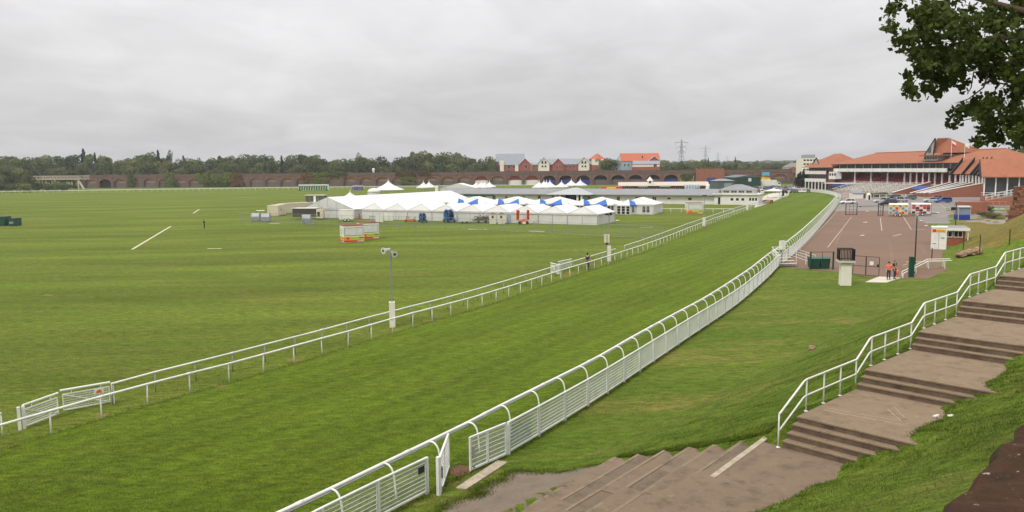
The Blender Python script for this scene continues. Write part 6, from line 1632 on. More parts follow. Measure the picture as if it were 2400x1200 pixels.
m = MB(); m.span(0, 1.4, 0, 2.2, .3, 2.3); m.build('body', cream, t); m = MB(); m.span(.2, .75, -.04, 0, .7, 1.7); m.build('vent', dark_metal, t); m = MB(); m.tube([(1.0, .6, 2.3), (1.0, .6, 2.7)], .08, 6); m.build('exhaust', dark_metal, t)
box_cabin('white_trailer', 'white two-axle box trailer before the marquee gable', G(795, 520), .02, 2.9, 2.0, 2.4, cont_white, 'trailer', wheels=True, door=False)
t = thing('fire_extinguisher', 'red extinguisher stand right of the white trailer', 'extinguisher', G(842, 514), 0)
m = MB(); m.lathe([(.16, 0), (.16, .9), (.08, 1.05)], 8); m.build('cylinder', band_red, t); m = MB(); m.span(-.12, .12, -.05, .05, 1.05, 1.2); m.build('handle', dark_metal, t)
for i, (px, py, w) in enumerate(((880, 521, 1.5), (900, 518, 1.9))):
    t = thing('service_box', '%s white service box standing before the front tents' % ('left', 'right')[i], 'cabinet', G(px, py), .05, 'white service boxes')
    m = MB(); m.span(0, w, 0, 1.4, .05, 1.75); m.build('body', cont_white, t); m = MB(); m.span(w*.55, w*.58, -.02, 0, .1, 1.7); m.build('door_seam', galv, t); m = MB(); m.span(-.03, w+.03, -.03, 1.43, 1.75, 1.82); m.build('lid', alu, t)
for i, (x0, y0) in enumerate(((716, 527), (866, 519))):
    t = thing('wire_cage', ['low wire stillage by the single grey bin', 'wire stillage left of the white service boxes'][i], 'cage', G(x0, y0), .1)
    for k in range(2): m = MB(); m.beam((0, k*1.1, .1), (1.6, k*1.1, .1), .06); m.beam((0, k*1.1, 1.0), (1.6, k*1.1, 1.0), .06); [m.beam((q*.4, k*1.1, .1), (q*.4, k*1.1, 1.0), .04) for q in range(5)]; m.build('side_frame', galv, t)
    m = MB(); m.span(0, 1.6, 0, 1.1, .08, .12); m.build('base', galv, t)
# hose reels
blue_steel = M('blue_steel', (56, 116, 186), .5)
for i, (px, py, s) in enumerate(((982, 521, .8), (1040, 521, 1.1))):
    t = thing('hose_reel', '%s irrigation hose reel with blue spokes on a wheeled frame' % ('smaller', 'larger')[i], 'hose reel', G(px, py), -1.0, 'irrigation reels'); t.scale = (s,)*3
    c = Vector((1.1, .5, 1.35))
    m = MB(); m.tube([c+Vector((-.0, -.45, 0)), c+Vector((0, .45, 0))], 1.0, 20); m.build('hose_drum', M('black_hose', (34, 34, 36), .7, .2, 6), t)
    for y in (-.5, .5):
        m = MB(); pts = [c+Vector((1.08*math.cos(a*math.pi/10), y, 1.08*math.sin(a*math.pi/10))) for a in range(21)]; m.tube(pts, .06, 6); [m.beam(c+Vector((0, y, 0)), c+Vector((1.05*math.cos(a*math.pi/4), y, 1.05*math.sin(a*math.pi/4))), .07) for a in range(8)]; m.build('spoked_rim', blue_steel, t)
    m = MB(); m.span(0, 3.4, -.1, 0, .35, .5); m.span(0, 3.4, 1.0, 1.1, .35, .5); m.beam((1.1, -.05, .5), (1.1, -.05, 1.4), .1); m.beam((1.1, 1.05, .5), (1.1, 1.05, 1.4), .1); m.beam((2.4, .5, .5), (3.3, .5, 1.6), .08); m.beam((2.4, .5, .9), (3.9, .5, .9), .06); m.build('chassis', blue_steel, t)
    for x in (.4, 1.9): m = MB(); m.tube([(x, -.25, .35), (x, -.08, .35)], .35, 12); m.tube([(x, 1.1, .35), (x, 1.27, .35)], .35, 12); tag(m.build('wheel_pair', tyre, t), kind=None)
# orange mowers
orange_p = M('machine_orange', (206, 96, 44), .5, .12, 2)
t = thing('tractor_mower', 'low orange mower deck left of the hose reels', 'mower', G(949, 520), .05)
m = MB(); m.span(0, 2.2, 0, 1.2, .15, .5); m.build('deck', orange_p, t); m = MB(); m.beam((.3, .4, .5), (.3, .4, 1.2), .1); m.beam((1.7, .4, .5), (2.3, .4, 1.0), .1); m.beam((.3, .4, 1.2), (1.0, .4, .7), .08); m.build('linkage', dark_metal, t)
for x in (.2, 2.0): m = MB(); m.tube([(x, -.1, .2), (x, .1, .2)], .2, 10); m.build('wheel', tyre, t)
t = thing('gang_mower', 'orange gang mower with both wings folded upright before the tents', 'mower', G(1213, 526), .02)
m = MB(); m.span(.3, 2.0, 0, 1.0, .3, .75); m.beam((.6, .5, .75), (1.7, .5, 1.0), .2); m.build('frame', orange_p, t)
for s in (0, 1):
    x = .1 if s == 0 else 2.1
    m = MB(); m.ext([(x-.35, 0, .9+.0), (x+.2, 0, .75), (x+.35*(1-s*.4), 0, 2.75), (x-.3, 0, 2.8)], (0, .35, 0)); w_ = m.build('mower_wing', orange_p, t)
    m = MB()
    for q in range(6): m.box((x-.02, -.03, 1.1+q*.28), (.42, .06, .07))
    m.build('blade_bar', dark_metal, w_)
for x in (.4, 1.9): m = MB(); m.tube([(x, -.1, .3), (x, .15, .3)], .3, 12); m.build('wheel', tyre, t)
m = MB(); m.span(1.0, 1.6, -.5, -.1, .1, .5); m.build('weight_box', cont_white, t)
# brush pile with trailer
bp = thing('brushwood_pile', 'pile of grey-brown brushwood on a flat trailer', 'brushwood', G(1112, 523), .05)
m = MB(); m.span(0, 3.2, 0, 1.6, .35, .5); m.build('trailer_bed', galv, bp)
rg = random.Random(4); m = MB()
for k in range(150):
    c = Vector((rg.uniform(.1, 2.9), rg.uniform(.2, 1.4), .5+abs(rg.gauss(0, .45))*(1-abs(rg.uniform(-1, 1))*.4))); d = Vector((rg.gauss(0, 1), rg.gauss(0, .5), rg.gauss(0, .35))).normalized()*rg.uniform(.35, .8); m.beam(c-d, c+d, .05)
tag(m.build('branches', M('brushwood', (104, 88, 74), .9, .25, 3), bp), kind='stuff')
for x in (.8, 2.3): m = MB(); m.tube([(x, -.05, .25), (x, .15, .25)], .25, 10); m.build('wheel', tyre, bp)
t = thing('flat_trailer', 'empty low flat trailer between the larger reel and the brushwood', 'trailer', G(1072, 524), .03)
m = MB(); m.span(0, 3.2, 0, 1.5, .3, .42); m.build('bed', galv, t); m = MB(); m.beam((0, 0, .42), (0, 0, 1.0), .05); m.beam((3.2, 0, .42), (3.2, 0, 1.0), .05); m.build('stake', galv, t)
for x in (1.0, 1.9): m = MB(); m.tube([(x, -.05, .2), (x, .15, .2)], .2, 10); m.build('wheel', tyre, t)
tan = M('tan_panel', (212, 206, 190), .6, .05, 1)
for i, px in enumerate((1147, 1167)):
    t = thing('portable_toilet', '%s cream portable toilet with a pitched roof before the tents' % ('left', 'right')[i], 'toilet', G(px, 526), .04, 'cream portable toilets')
    m = MB(); m.span(0, 1.35, 0, 1.4, .05, 2.0); m.build('body', tan, t); m = MB(); m.ext([(-.08, -.08, 2.0), (.68, -.08, 2.35), (1.43, -.08, 2.0)], (0, 1.56, 0)); m.build('roof', slate, t)
    m = MB(); m.span(.3, 1.05, -.03, 0, .1, 1.85); d_ = m.build('door', tan, t); m = MB(); m.span(.45, .85, -.05, -.03, 1.2, 1.7); m.build('window', M('brown_pane', (92, 70, 56), .4), d_)
t = thing('side_cubicle', 'narrow grey-blue cubicle beside the right cream toilet', 'toilet', G(1188, 525), .04)
m = MB(); m.span(0, .8, 0, 1.2, .05, 1.9); m.build('body', grey_steel, t); m = MB(); m.span(.1, .7, -.03, 0, .3, 1.7); m.build('door', M('blue_glass', (150, 170, 200), .1, .1), t)
# green containers at the left edge
for i, (px, py, L) in enumerate(((-18, 530, 2.6), (20, 530, 1.4))):
    t = thing('green_container', ['dark green storage container cut by the left edge', 'smaller green box against the container at the left edge'][i], 'container', G(px, py), .02)
    m = MB(); m.span(0, L, 0, 2.2, .1, 1.85-.35*i); m.build('body', M('container_green', (34, 74, 60), .5, .1, 2), t); m = MB(); m.span(-.03, L+.03, -.03, 2.23, 1.85-.35*i, 1.93-.35*i); m.build('lid', dark_metal, t)
    for x in (.15, L-.15): m = MB(); m.span(x-.08, x+.08, 0, 2, 0, .1); m.build('skid', dark_metal, t)
    if i: m = MB(); m.span(.2, 1.0, -.03, 0, .5, .9); m.build('front_label', galv, t)
# boards, tapes on the grass
for i, (a, b, w) in enumerate((((310, 585), (400, 531), .55), ((453, 500), (467, 491), .6), ((0, 628), (90, 616), .16), ((148, 608), (300, 589), .18), ((487, 583), (519, 583), .5), ((1240, 542), (1276, 543), .9), ((1098, 538), (1140, 538), .7), ((632, 524), (656, 524), .8), ((1432, 520), (1450, 516), 1.0), ((1500, 533), (1530, 533), .25))):
    p, q = G(*a), G(*b); L = (q-p).length; m = MB(); n_ = max(2, int(L/1.5))
    for k in range(n_):
        if i in (2, 3) and rnd.random() < .35: continue
        u = p.lerp(q, (k+.5)/n_)-p; m.box((u.x, u.y, .03), (L/n_*.96, w*.6, .05), heading(p, q)+rnd.uniform(-.03, .03))
    tag(m.build('ground_board', M('bleached_board', (196, 190, 164), .8, .12, 2) if i not in (2, 3) else M('faded_line', (140, 142, 84), .9, .2, 2), None, p), ['long pale strip lying on the infield left of the walking person', 'short pale strip on the far infield near the bins', 'broken pale line on the grass at the left edge', 'faint broken pale line left of the long pale strip', 'short pale board below the walking person', 'white board on the grass by the wire fence', 'pale board before the brushwood trailer', 'pale board before the grey bin pair', 'pale board at the right end of the front tents', 'thin pale board on the grass right of the speaker mast'][i], 'board', 'boards and strips on the infield')
# temporary wire fence
tfp = spline([G(563, 520), G(700, 524), G(900, 530), G(1050, 535), G(1300, 548), G(1560, 561)], 3.4)
tw = thing('wire_panel_fence', 'thin temporary wire panel fence crossing the infield before the tents', 'fence', tfp[0])
m = MB(); 
for q in (((0, 0, .1), (3.3, 0, .1)), ((0, 0, 1.95), (3.3, 0, 1.95)), ((0, 0, 0), (0, 0, 2)), ((3.3, 0, 0), (3.3, 0, 2))): m.tube(q, .022, 5)
fme = m.mesh('panel_frame'); fme.materials.append(galv)
m = MB()
for k in range(1, 22): m.beam((k*.15, 0, .1), (k*.15, 0, 1.95), .008)
for k in range(1, 8): m.beam((0, 0, .1+k*.23), (3.3, 0, .1+k*.23), .008)
wme = m.mesh('wire_infill'); wme.materials.append(galv)
m = MB(); m.span(-.3, .3, -.12, .12, 0, .12); bme = m.mesh('foot_block'); bme.materials.append(grey_steel)
for a, b in zip(tfp, tfp[1:]):
    h = heading(a, b); f_ = put('panel_frame', fme, tw, a-tfp[0], h); put('wire_infill', wme, f_); put('foot_block', bme, tw, a-tfp[0], h+1.57)
# paddock rail beyond
pr = spline([G(1548, 500), G(1610, 500.5), G(1680, 501), G(1735, 500)], 2.4)
t, o, me = rail_thing('paddock_rail', 'white post and rail across the grass behind the branded cabin', pr, 1.15, .06, .05, 1, white_paint); posts_along(t, o, me, pr, 1)
# speaker masts
def mast(label, px, py, ph, top, horns=0, w=.4):
    p = G(px, py); t = thing('speaker_mast', label, 'mast', p, .15, 'masts along the inner rail')
    m = MB(); m.span(-w/2, w/2, -w/2, w/2, 0, ph); m.build('concrete_post', M('painted_concrete', (222, 218, 206), .8), t)
    if top > ph:
        m = MB(); m.tube([(0, .0, ph-.1), (0, .0, top)], .05, 7); m.build('pole', galv, t)
    if horns:
        for s, a in ((-.28, 3.9), (.16, 5.1)):
            d = Vector((math.cos(a), math.sin(a), -.12)); c = Vector((s, 0, top-.05+(.1 if s < 0 else -.15)))
            m = MB(); pts = [c-d*.3, c-d*.1, c+d*.05, c+d*.2, c+d*.3]; m.tube(pts, [.07, .08, .11, .18, .23], 14, True); h_ = m.build('horn', M('horn_grey', (200, 200, 196), .5, .05), t, smooth=False)
            m = MB(); m.tube([c+d*.301, c+d*.315], .09, 10); m.build('horn_throat', dark_metal, h_)
        m = MB(); m.beam((-.3, 0, top), (.2, 0, top-.05), .06); m.build('bracket', galv, t)
    return t, p
mast('loudspeaker mast with two grey horns rising from a white post', 920, 766, 1.75, 5.3, 2)
t, p = mast('lamp mast on a white post behind the person at the rail', 1427, 612, 1.8, 5.6)
m = MB(); m.box((-.25, 0, 5.45), (.4, .2, .2)); m.box((.2, 0, 5.5), (.25, .2, .3)); m.build('lamp_head', dark_metal, t)
t = thing('finish_box', 'cream twin box on a pole left of the lamp mast', 'post', G(1422, 612), .1)
m = MB(); m.tube([(0, 0, 0), (0, 0, 2.3)], .045, 6); m.build('pole', galv, t)
for x in (-.16, .16): m = MB(); m.box((x, 0, 2.65), (.24, .3, .95)); m.build('box', M('cream_box', (214, 208, 184), .5), t)
m = MB(); m.box((0, 0, 2.65), (.08, .2, .9)); m.box((0, 0, 2.05), (.2, .2, .25)); m.build('backing', dark_metal, t)
t, p = mast('lamp mast beside the branded cabin', 1650, 530, 1.6, 5.6); m = MB(); m.box((-.2, 0, 5.6), (.3, .2, .2)); m.box((.2, 0, 5.6), (.3, .2, .2)); m.build('lamp_head', dark_metal, t)
mast('short white post without a pole far along the inner rail', 1751, 492, 1.7, 0, w=.45)
t = thing('finish_flag', 'dark furled banner at the far bend of the rail', 'banner', GX(1832, 258), 0); m = MB(); m.tube([(0, 0, 0), (0, 0, 3.0)], .06, 6); m.build('pole', dark_metal, t); m = MB(); m.ext([(.05, 0, .8), (.75, 0, 1.2), (.6, 0, 2.9), (.05, 0, 3.0)], (0, .04, 0)); m.build('banner_cloth', M('navy_cloth', (40, 44, 76), .7), t)

# ================================================================ PEOPLE
skin = M('skin', (196, 144, 116), .6, .05, 3)
def skin_mesh(name, V, Ed, rad, root, sub=2):
    me = bpy.data.meshes.new(name+'_cage'); me.from_pydata(V, Ed, [])
    ob = bpy.data.objects.new(name+'_cage', me); COL.objects.link(ob)
    md = ob.modifiers.new('s', 'SKIN'); md.use_smooth_shade = True
    sv = me.skin_vertices[0].data
    for i, r_ in enumerate(rad): sv[i].radius = (r_, r_) if not isinstance(r_, tuple) else r_; sv[i].use_root = (i == root)
    sb = ob.modifiers.new('u', 'SUBSURF'); sb.levels = sub
    dg = bpy.context.evaluated_depsgraph_get(); dg.update()
    out = bpy.data.meshes.new_from_object(ob.evaluated_get(dg)); out.name = name
    bpy.data.objects.remove(ob); bpy.data.meshes.remove(me); return out
def person(label, loc, rz, top, legs, hair, stance=0.0, arm='down', vest=None, h=1.76, shorts=False):
    t = thing('person', label, 'person', loc, rz); k = h/1.76; t.scale = (k, k, k)
    # figure faces -y locally; x to its left
    Lf, Rf = stance, -stance
    hipL, hipR = Vector((.09, 0, .9)), Vector((-.09, 0, .9))
    kneL, kneR = Vector((.1, -.03+Lf*.4, .49)), Vector((-.1, -.03+Rf*.4, .49)); ankL, ankR = Vector((.11, .02+Lf, .08)), Vector((-.11, .02+Rf, .08))
    toeL, toeR = ankL+Vector((.03, -.17, -.04)), ankR+Vector((-.03, -.17, -.04))
    shL, shR = Vector((.19, 0, 1.43)), Vector((-.19, 0, 1.43))
    if arm == 'down': elL, elR, wrL, wrR = Vector((.25, .03, 1.14)), Vector((-.25, .03, 1.14)), Vector((.24, -.07, .88)), Vector((-.24, -.07, .88))
    elif arm == 'hips': elL, elR, wrL, wrR = Vector((.36, .1, 1.16)), Vector((-.25, .03, 1.14)), Vector((.19, -.08, .98)), Vector((-.22, -.12, .9))
    else: elL, elR, wrL, wrR = Vector((.3, -.12, 1.16)), Vector((-.3, -.12, 1.16)), Vector((.16, -.36, 1.14)), Vector((-.16, -.36, 1.14))
    V = [Vector((0, 0, .95)), Vector((0, 0, 1.15)), Vector((0, .01, 1.38)), Vector((0, 0, 1.5)), Vector((0, -.02, 1.6)), Vector((0, -.02, 1.7)), hipL, kneL, ankL, toeL, hipR, kneR, ankR, toeR, shL, elL, wrL, shR, elR, wrR]
    E_ = [(0, 1), (1, 2), (2, 3), (3, 4), (4, 5), (0, 6), (6, 7), (7, 8), (8, 9), (0, 10), (10, 11), (11, 12), (12, 13), (2, 14), (14, 15), (15, 16), (2, 17), (17, 18), (18, 19)]
    rad = [(.14, .1), (.13, .095), (.15, .1), .055, (.085, .1), (.065, .08), .085, .058, .038, .035, .085, .058, .038, .035, .06, .042, .028, .06, .042, .028]
    # palms and five fingers on each hand, grown from the wrist
    for wi, el in ((16, elL), (19, elR)):
        w = V[wi]; d = (w-el).normalized(); sd_ = d.cross(Vector((0, 0, 1) if abs(d.z) < .8 else (0, 1, 0))).normalized()
        pi_ = len(V); V.append(w+d*.07); E_.append((wi, pi_)); rad.append((.036, .018))
        for f_, (off, ln) in enumerate(((-.03, .07), (-.01, .085), (.01, .08), (.03, .065), (.045, .04))):
            a = len(V); V.append(w+d*(.07+ln*.5 if f_ < 4 else .04)+sd_*off*1.1); V.append(w+d*(.07+ln if f_ < 4 else .07)+sd_*off*1.2+Vector((0, -.015, 0)))
            E_ += [(pi_ if f_ < 4 else wi, a), (a, a+1)]; rad += [.009, .008]
    me = skin_mesh('body', [tuple(v) for v in V], E_, rad, 0, 2); me.materials.append(skin); put('body', me, t)
    # clothes: shells over the same skeleton
    tv = [Vector((0, 0, .93)), V[1], V[2], Vector((0, 0, 1.46)), shL, elL.lerp(shL, .15) if arm != 'rail' else elL.lerp(wrL, .7), shR, elR.lerp(shR, .15) if arm != 'rail' else elR.lerp(wrR, .7)]
    tm_ = skin_mesh('top', [tuple(v) for v in tv], [(0, 1), (1, 2), (2, 3), (2, 4), (4, 5), (2, 6), (6, 7)], [(.165, .125), (.15, .115), (.17, .12), .075, .08, .06, .08, .06], 0, 2); tm_.materials.append(top); put('jacket', tm_, t)
    if vest:
        vm = skin_mesh('vest', [(0, 0, .96), (0, 0, 1.16), (0, .01, 1.38), (0, 0, 1.45)], [(0, 1), (1, 2), (2, 3)], [(.185, .14), (.172, .132), (.19, .135), (.1, .09)], 0, 2); vm.materials.append(vest); put('vest', vm, t)
    lv = [Vector((0, 0, .98)), hipL, kneL, ankL+Vector((0, 0, .03)), hipR, kneR, ankR+Vector((0, 0, .03))]
    if shorts: lv[3] = kneL+Vector((0, 0, -.05)); lv[6] = kneR+Vector((0, 0, -.05))
    lm_ = skin_mesh('trousers', [tuple(v) for v in lv], [(0, 1), (1, 2), (2, 3), (0, 4), (4, 5), (5, 6)], [(.155, .115), .1, .075, .062, .1, .075, .062], 0, 2); lm_.materials.append(legs); put('trousers', lm_, t)
    hm = MB(); hm.lathe([(.095, 1.66), (.1, 1.7), (.085, 1.76), (.05, 1.795), (.01, 1.805)], 12, (0, .005, 0)); hm.lathe([(.09, 1.58), (.1, 1.66)], 12, (0, .025, 0)); hm.build('hair', hair, t, smooth=True)
    fm = MB()
    for s in (-1, 1): fm.box((s*.034, -.112, 1.665), (.024, .02, .012))
    fm.build('eyes', dark_metal, t); fm = MB(); fm.add([(-.014, -.105, 1.63), (.014, -.105, 1.63), (0, -.135, 1.63), (0, -.11, 1.668)], [(0, 2, 3), (2, 1, 3), (0, 1, 2)]); fm.build('nose', skin, t); fm = MB(); fm.box((0, -.108, 1.603), (.045, .012, .01)); fm.build('mouth', M('lips', (160, 88, 80), .6), t)
    for s, an in ((1, ankL), (-1, ankR)):
        sm = MB(); sm.tube([an+Vector((0, .07, -.035)), an+Vector((0, 0, -.03)), an+Vector((s*.01, -.1, -.045)), an+Vector((s*.02, -.19, -.055))], [.04, .055, .048, .03], 8); sm.build('shoe', M('shoe_dark', (40, 38, 40), .6), t, smooth=True)
    return t
hv_pink = M('hi_vis_pink', (236, 120, 96), .6); hv_or = M('hi_vis_orange', (238, 120, 60), .6); jean = M('denim', (58, 66, 96), .8); navy = M('navy_cloth', (40, 44, 76), .7); sand = M('sand_cloth', (168, 150, 124), .8); brown_hair = M('brown_hair', (60, 44, 36), .8); grey_hair = M('grey_hair', (120, 108, 98), .8); charcoal = M('charcoal_cloth', (44, 44, 48), .8)
person('person in a pink hi-vis top and jeans standing on the concrete pad', G(2082, 657)+Vector((0, 0, .05)), -.35, hv_pink, navy, brown_hair, .04, 'hips', h=1.7)
person('person in a sand waistcoat and jeans beside the pink hi-vis one', G(2096, 655)+Vector((0, 0, .05)), .5, charcoal, jean, grey_hair, .05, 'hips', vest=sand, h=1.8)
person('person in navy clothes leaning at the inner rail', G(1377, 632), 2.6, navy, navy, brown_hair, .06, 'rail', h=1.8)
person('person in dark clothes walking alone on the infield', G(479, 537), 1.2, charcoal, charcoal, brown_hair, .16, 'down', h=1.78)
t = thing('carried_jacket', 'orange hi-vis jacket held by the person in the sand waistcoat', 'jacket', G(2101, 655)+Vector((0, -.1, .75)), 0)
m = MB(); m.lathe([(.06, -.28), (.12, -.1), (.1, .1), (.05, .22)], 8); m.build('cloth', hv_or, t, smooth=True)

# ================================================================ ROCKS, WALLS ON THE RIGHT, NEAR PARAPET
sandstone = M('red_sandstone', (140, 96, 74), .92, .22, 2.2, dirt=.5, dirtcol=(92, 66, 54), bump=.5); sandstone_d = M('dark_sandstone', (112, 78, 62), .92, .22, 2.2, dirt=.5, dirtcol=(74, 56, 46), bump=.5)
def rock_mesh(seed):
    rg = random.Random(seed); m = MB(); m.lathe([(.02, -.5), (.42, -.35), (.55, -.05), (.48, .25), (.25, .45), (.02, .5)], 8)
    m.v = [(v[0]*(1+rg.uniform(-.25, .25)), v[1]*(1+rg.uniform(-.25, .25)), v[2]*(1+rg.uniform(-.2, .2))) for v in m.v]
    me = m.mesh('stone'); me.materials.append(M('tan_rock', (150, 124, 98), .95, .2, 2.5, dirt=.5)); return me
rocks = [rock_mesh(i) for i in range(4)]
rp_ = thing('rock_pile', 'heap of tan boulders on the bank below the dry grass mound', 'rocks', G(2270, 596, .6), 0); o_ = Vector(rp_.location)
for i in range(46):
    px, py = 2246+rnd.random()*50, 570+rnd.random()*32
    p = G(px, py, .3+(600-py)*.045); z = bank(p.x, p.y)+.12+rnd.random()*.35
    q = put('stone', rocks[i % 4], rp_, (p.x-o_.x, p.y-o_.y, z-o_.z), rnd.uniform(0, 6)); s = rnd.uniform(.28, .72); q.scale = (s*1.2, s, s*.8)
q = put('fallen_stone', rocks[1], None, G(1904, 801, .9)); q.location.z = bank(q.location.x, q.location.y)+.12; q.scale = (.42, .36, .34); tag(q, 'single brown stone block lying on the grass bank left of the handrail', 'stone')
# ruined wall at right
wl0 = GX(2362, 118); wz = bank(wl0.x, wl0.y)
cw = thing('sandstone_wall', 'old red sandstone city wall rising at the right edge above the mound', 'wall', (wl0.x, wl0.y, 2.2), -.62)
sm = MB(); sm.box((0, 0, 0), (.66, .6, .36)); stme = sm.mesh('stone'); stme.materials.append(sandstone); sm2 = sm.mesh('stone'); sm2.materials.append(sandstone_d)
for j in range(17):
    lead = max(0, (j-4))*.16+rnd.uniform(0, .3)
    for i in range(11):
        x = lead+i*.69+(.34 if j % 2 else 0)
        s = put('stone', stme if rnd.random() < .6 else sm2, cw, (x, rnd.uniform(-.06, .06), j*.375), rnd.uniform(-.03, .03)); s.scale = (1, 1, rnd.uniform(.93, 1.02))
m = MB(); m.span(.5, 8, .1, 4, -2, 5.2); m.build('wall_core', sandstone_d, cw)
for i, (x, y, w, l) in enumerate(((2303, 508, 3.4, 1.5), (2262, 505, 3.2, 1.3), (2330, 512, 4, 1.6), (2308, 497, 4, 2.0))):
    tree('bush', G(x, y), l, w, 'low brown-green hedge by the ticket booth, %s from the left' % nth(i), 'hedges by the booth', 'bush')
t = thing('play_frame', 'green and grey play frame below the pavilion at the right', 'frame', G(2312, 492), 0)
m = MB(); m.span(0, 4.5, 0, 1.5, 0, .25); m.build('base', M('mint_panel', (150, 186, 150), .6), t)
for x in (0, 1.5, 3, 4.5): m = MB(); m.beam((x, 0, .2), (x, 0, 2.0), .12); m.build('upright', galv, t)
m = MB(); m.beam((0, 0, 2.0), (4.5, 0, 2.0), .15); m.build('top_bar', M('orange', (226, 110, 40), .6), t)
# litter on the stairs
for i, (s, w) in enumerate(((3.9, 3.05), (4.2, 3.35))):
    p = SP+SD*s+SN*w; m = MB(); m.box((0, 0, .05), (.15, .1, .05), .4+i); m.box((.07, .02, .05), (.08, .07, .08), 1.1+i)
    tag(m.build('litter_carton', [white_paint, white_paint][i], None, (p.x, p.y, 3.04)), '%s crumpled white carton on the landing by the grass' % ('left', 'right')[i], 'litter', 'cartons on the landing')
# near parapet of the city wall, with the walk behind it
PZ = 9.75
w0, w1 = G(2185, 1200, PZ), G(2400, 972, PZ); pd = (w1-w0).normalized(); pn = Vector((pd.y, -pd.x, 0)); pst = w0-pd*4.5
mossy = NT('shaded_mossy_sandstone'); v = mossy.pos()
c = mossy.mix(mossy.rng(mossy.noise(v, 6, 6, .7), .35, .65), lin(84, 58, 43), lin(56, 41, 32)); c = mossy.mix(mossy.rng(mossy.noise(v, 17, 6, .75), .63, .68), c, lin(176, 164, 154)); c = mossy.mix(mossy.rng(mossy.noise(v, 3, 5), .5, .7, 0, .6), c, lin(58, 56, 34)); mossy.bump(mossy.noise(v, 22, 6, .7), .9, .03); mossy = mossy.done(c, .95, .15)  # base browns darkened to stand for tree shade; moss and pale flecks on top
pw_ = thing('parapet_wall', 'mossy sandstone parapet with painted-in tree shade cutting across the bottom right corner', 'wall', (pst.x, pst.y, 0), math.atan2(pd.y, pd.x))
x = 0
while x < 30:
    L = rnd.uniform(.6, 1.0); m = MB(); hh = rnd.uniform(-.003, .003)
    nn_ = 26; prof_ = [(0, -.22), (0, -.05), (-.03, -.015), (-.09, 0), (-.2, .012), (-.33, .02), (-.5, .02), (-.55, -.22)]; m.add([(x+L*a/nn_, y_+noise.noise(((x+L*a/nn_)*5, y_*5, 2))*.035, PZ+hh+z_+noise.noise(((x+L*a/nn_)*7, y_*9, 0))*.022+noise.noise(((x+L*a/nn_)*22, y_*22, 5))*.01) for a in range(nn_+1) for y_, z_ in prof_], [(a*8+b, a*8+b+1, a*8+b+9, a*8+b+8) for a in range(nn_) for b in range(7)]); m.build('coping_stone', mossy, pw_); x += L
m = MB(); m.span(0, 30, -.52, -.03, 0, PZ-.22); m.build('wall_body', sandstone_d, pw_)
m = MB(); m.span(0, 30, -9, -.52, 8.6, 9.15); tag(m.build('wall_walk', slab_b, None, (pst.x, pst.y, 0), math.atan2(pd.y, pd.x)), 'paved walk behind the near parapet', kind='structure')

# ================================================================ OVERHANGING TREE
leaf_near = foliage('lime_leaf', (78, 92, 36), .45)
nt_ = thing('overhanging_tree', 'leafy tree overhanging the top right corner from beside the walk', 'tree', (13.2, 10.6, 9.1), 0); o_ = Vector(nt_.location)
rg = random.Random(77); lm = MB()
def leaf(mb, p, s):
    nn = Vector((rg.gauss(0, .7), rg.gauss(0, .7), rg.gauss(.35, .6))).normalized(); a = nn.orthogonal().normalized(); a = Matrix.Rotation(rg.uniform(0, 6.28), 3, nn) @ a; b = nn.cross(a)
    mb.add([p-a*s*.55, p-a*s*.1+b*s*.46-nn*s*.05, p+a*s*.6-nn*s*.1, p-a*s*.1-b*s*.46-nn*s*.05], [(0, 1, 2), (0, 2, 3)])
clumps = [(2330, 55, 100, 75, 900), (2250, 60, 85, 70, 760), (2180, 45, 75, 60, 560), (2130, 20, 55, 40, 260), (2105, 62, 36, 16, 70), (2150, 95, 55, 34, 260), (2100, 112, 26, 10, 28), (2150, 125, 44, 26, 190), (2195, 130, 55, 48, 420), (2165, 175, 50, 26, 220), (2200, 195, 36, 28, 190), (2135, 200, 26, 18, 60), (2150, 215, 22, 12, 40), (2240, 150, 62, 44, 420), (2205, 218, 13, 10, 24), (2233, 172, 26, 22, 90), (2280, 125, 85, 40, 520), (2345, 140, 75, 38, 480), (2395, 100, 60, 110, 800), (2250, 165, 18, 14, 40),
 (2320, 175, 26, 14, 60), (2350, 168, 40, 18, 110), (2390, 190, 34, 34, 200), (2385, 235, 34, 30, 170), (2310, 232, 38, 12, 90), (2335, 250, 44, 18, 150), (2285, 252, 46, 13, 130), (2245, 268, 30, 10, 60), (2225, 290, 18, 8, 30), (2300, 275, 34, 16, 90), (2350, 285, 48, 20, 180), (2395, 285, 34, 40, 230), (2335, 318, 48, 15, 170), (2290, 332, 26, 9, 44), (2385, 325, 34, 20, 150), (2310, 300, 20, 8, 30)]
for px, py, rx, ry, n in clumps:
    n = int(n*1.15)
    nsub = max(2, n//28)
    subs = [(px+rg.gauss(0, .45)*rx, py+rg.gauss(0, .45)*ry, 13.5+rg.gauss(0, .8)) for _ in range(nsub)]
    for _ in range(n):
        sx_, sy_, Y = rg.choice(subs); p = AT(sx_+rg.gauss(0, 9), sy_+rg.gauss(0, 8), Y+rg.gauss(0, .12))
        leaf(lm, p-o_, rg.uniform(.06, .108))
for _ in range(70):                                        # crown beyond the frame, above and right
    c = Vector((13.2+rg.gauss(0, 4), 10.6+rg.gauss(0, 3.2), 18+rg.gauss(0, 2.4)))
    d = c-CAM; fx = d.dot(_Rt)/max(.1, d.dot(_F)); fy = d.dot(_Up)/max(.1, d.dot(_F))
    if d.dot(_F) > .3 and abs(fx) < .70 and fy < .40: continue
    for _ in range(70): leaf(lm, c+Vector((rg.gauss(0, .7), rg.gauss(0, .7), rg.gauss(0, .5)))-o_, rg.uniform(.1, .17))
lo_ = lm.build('crown', leaf_near, nt_); tag(lo_, kind='stuff')
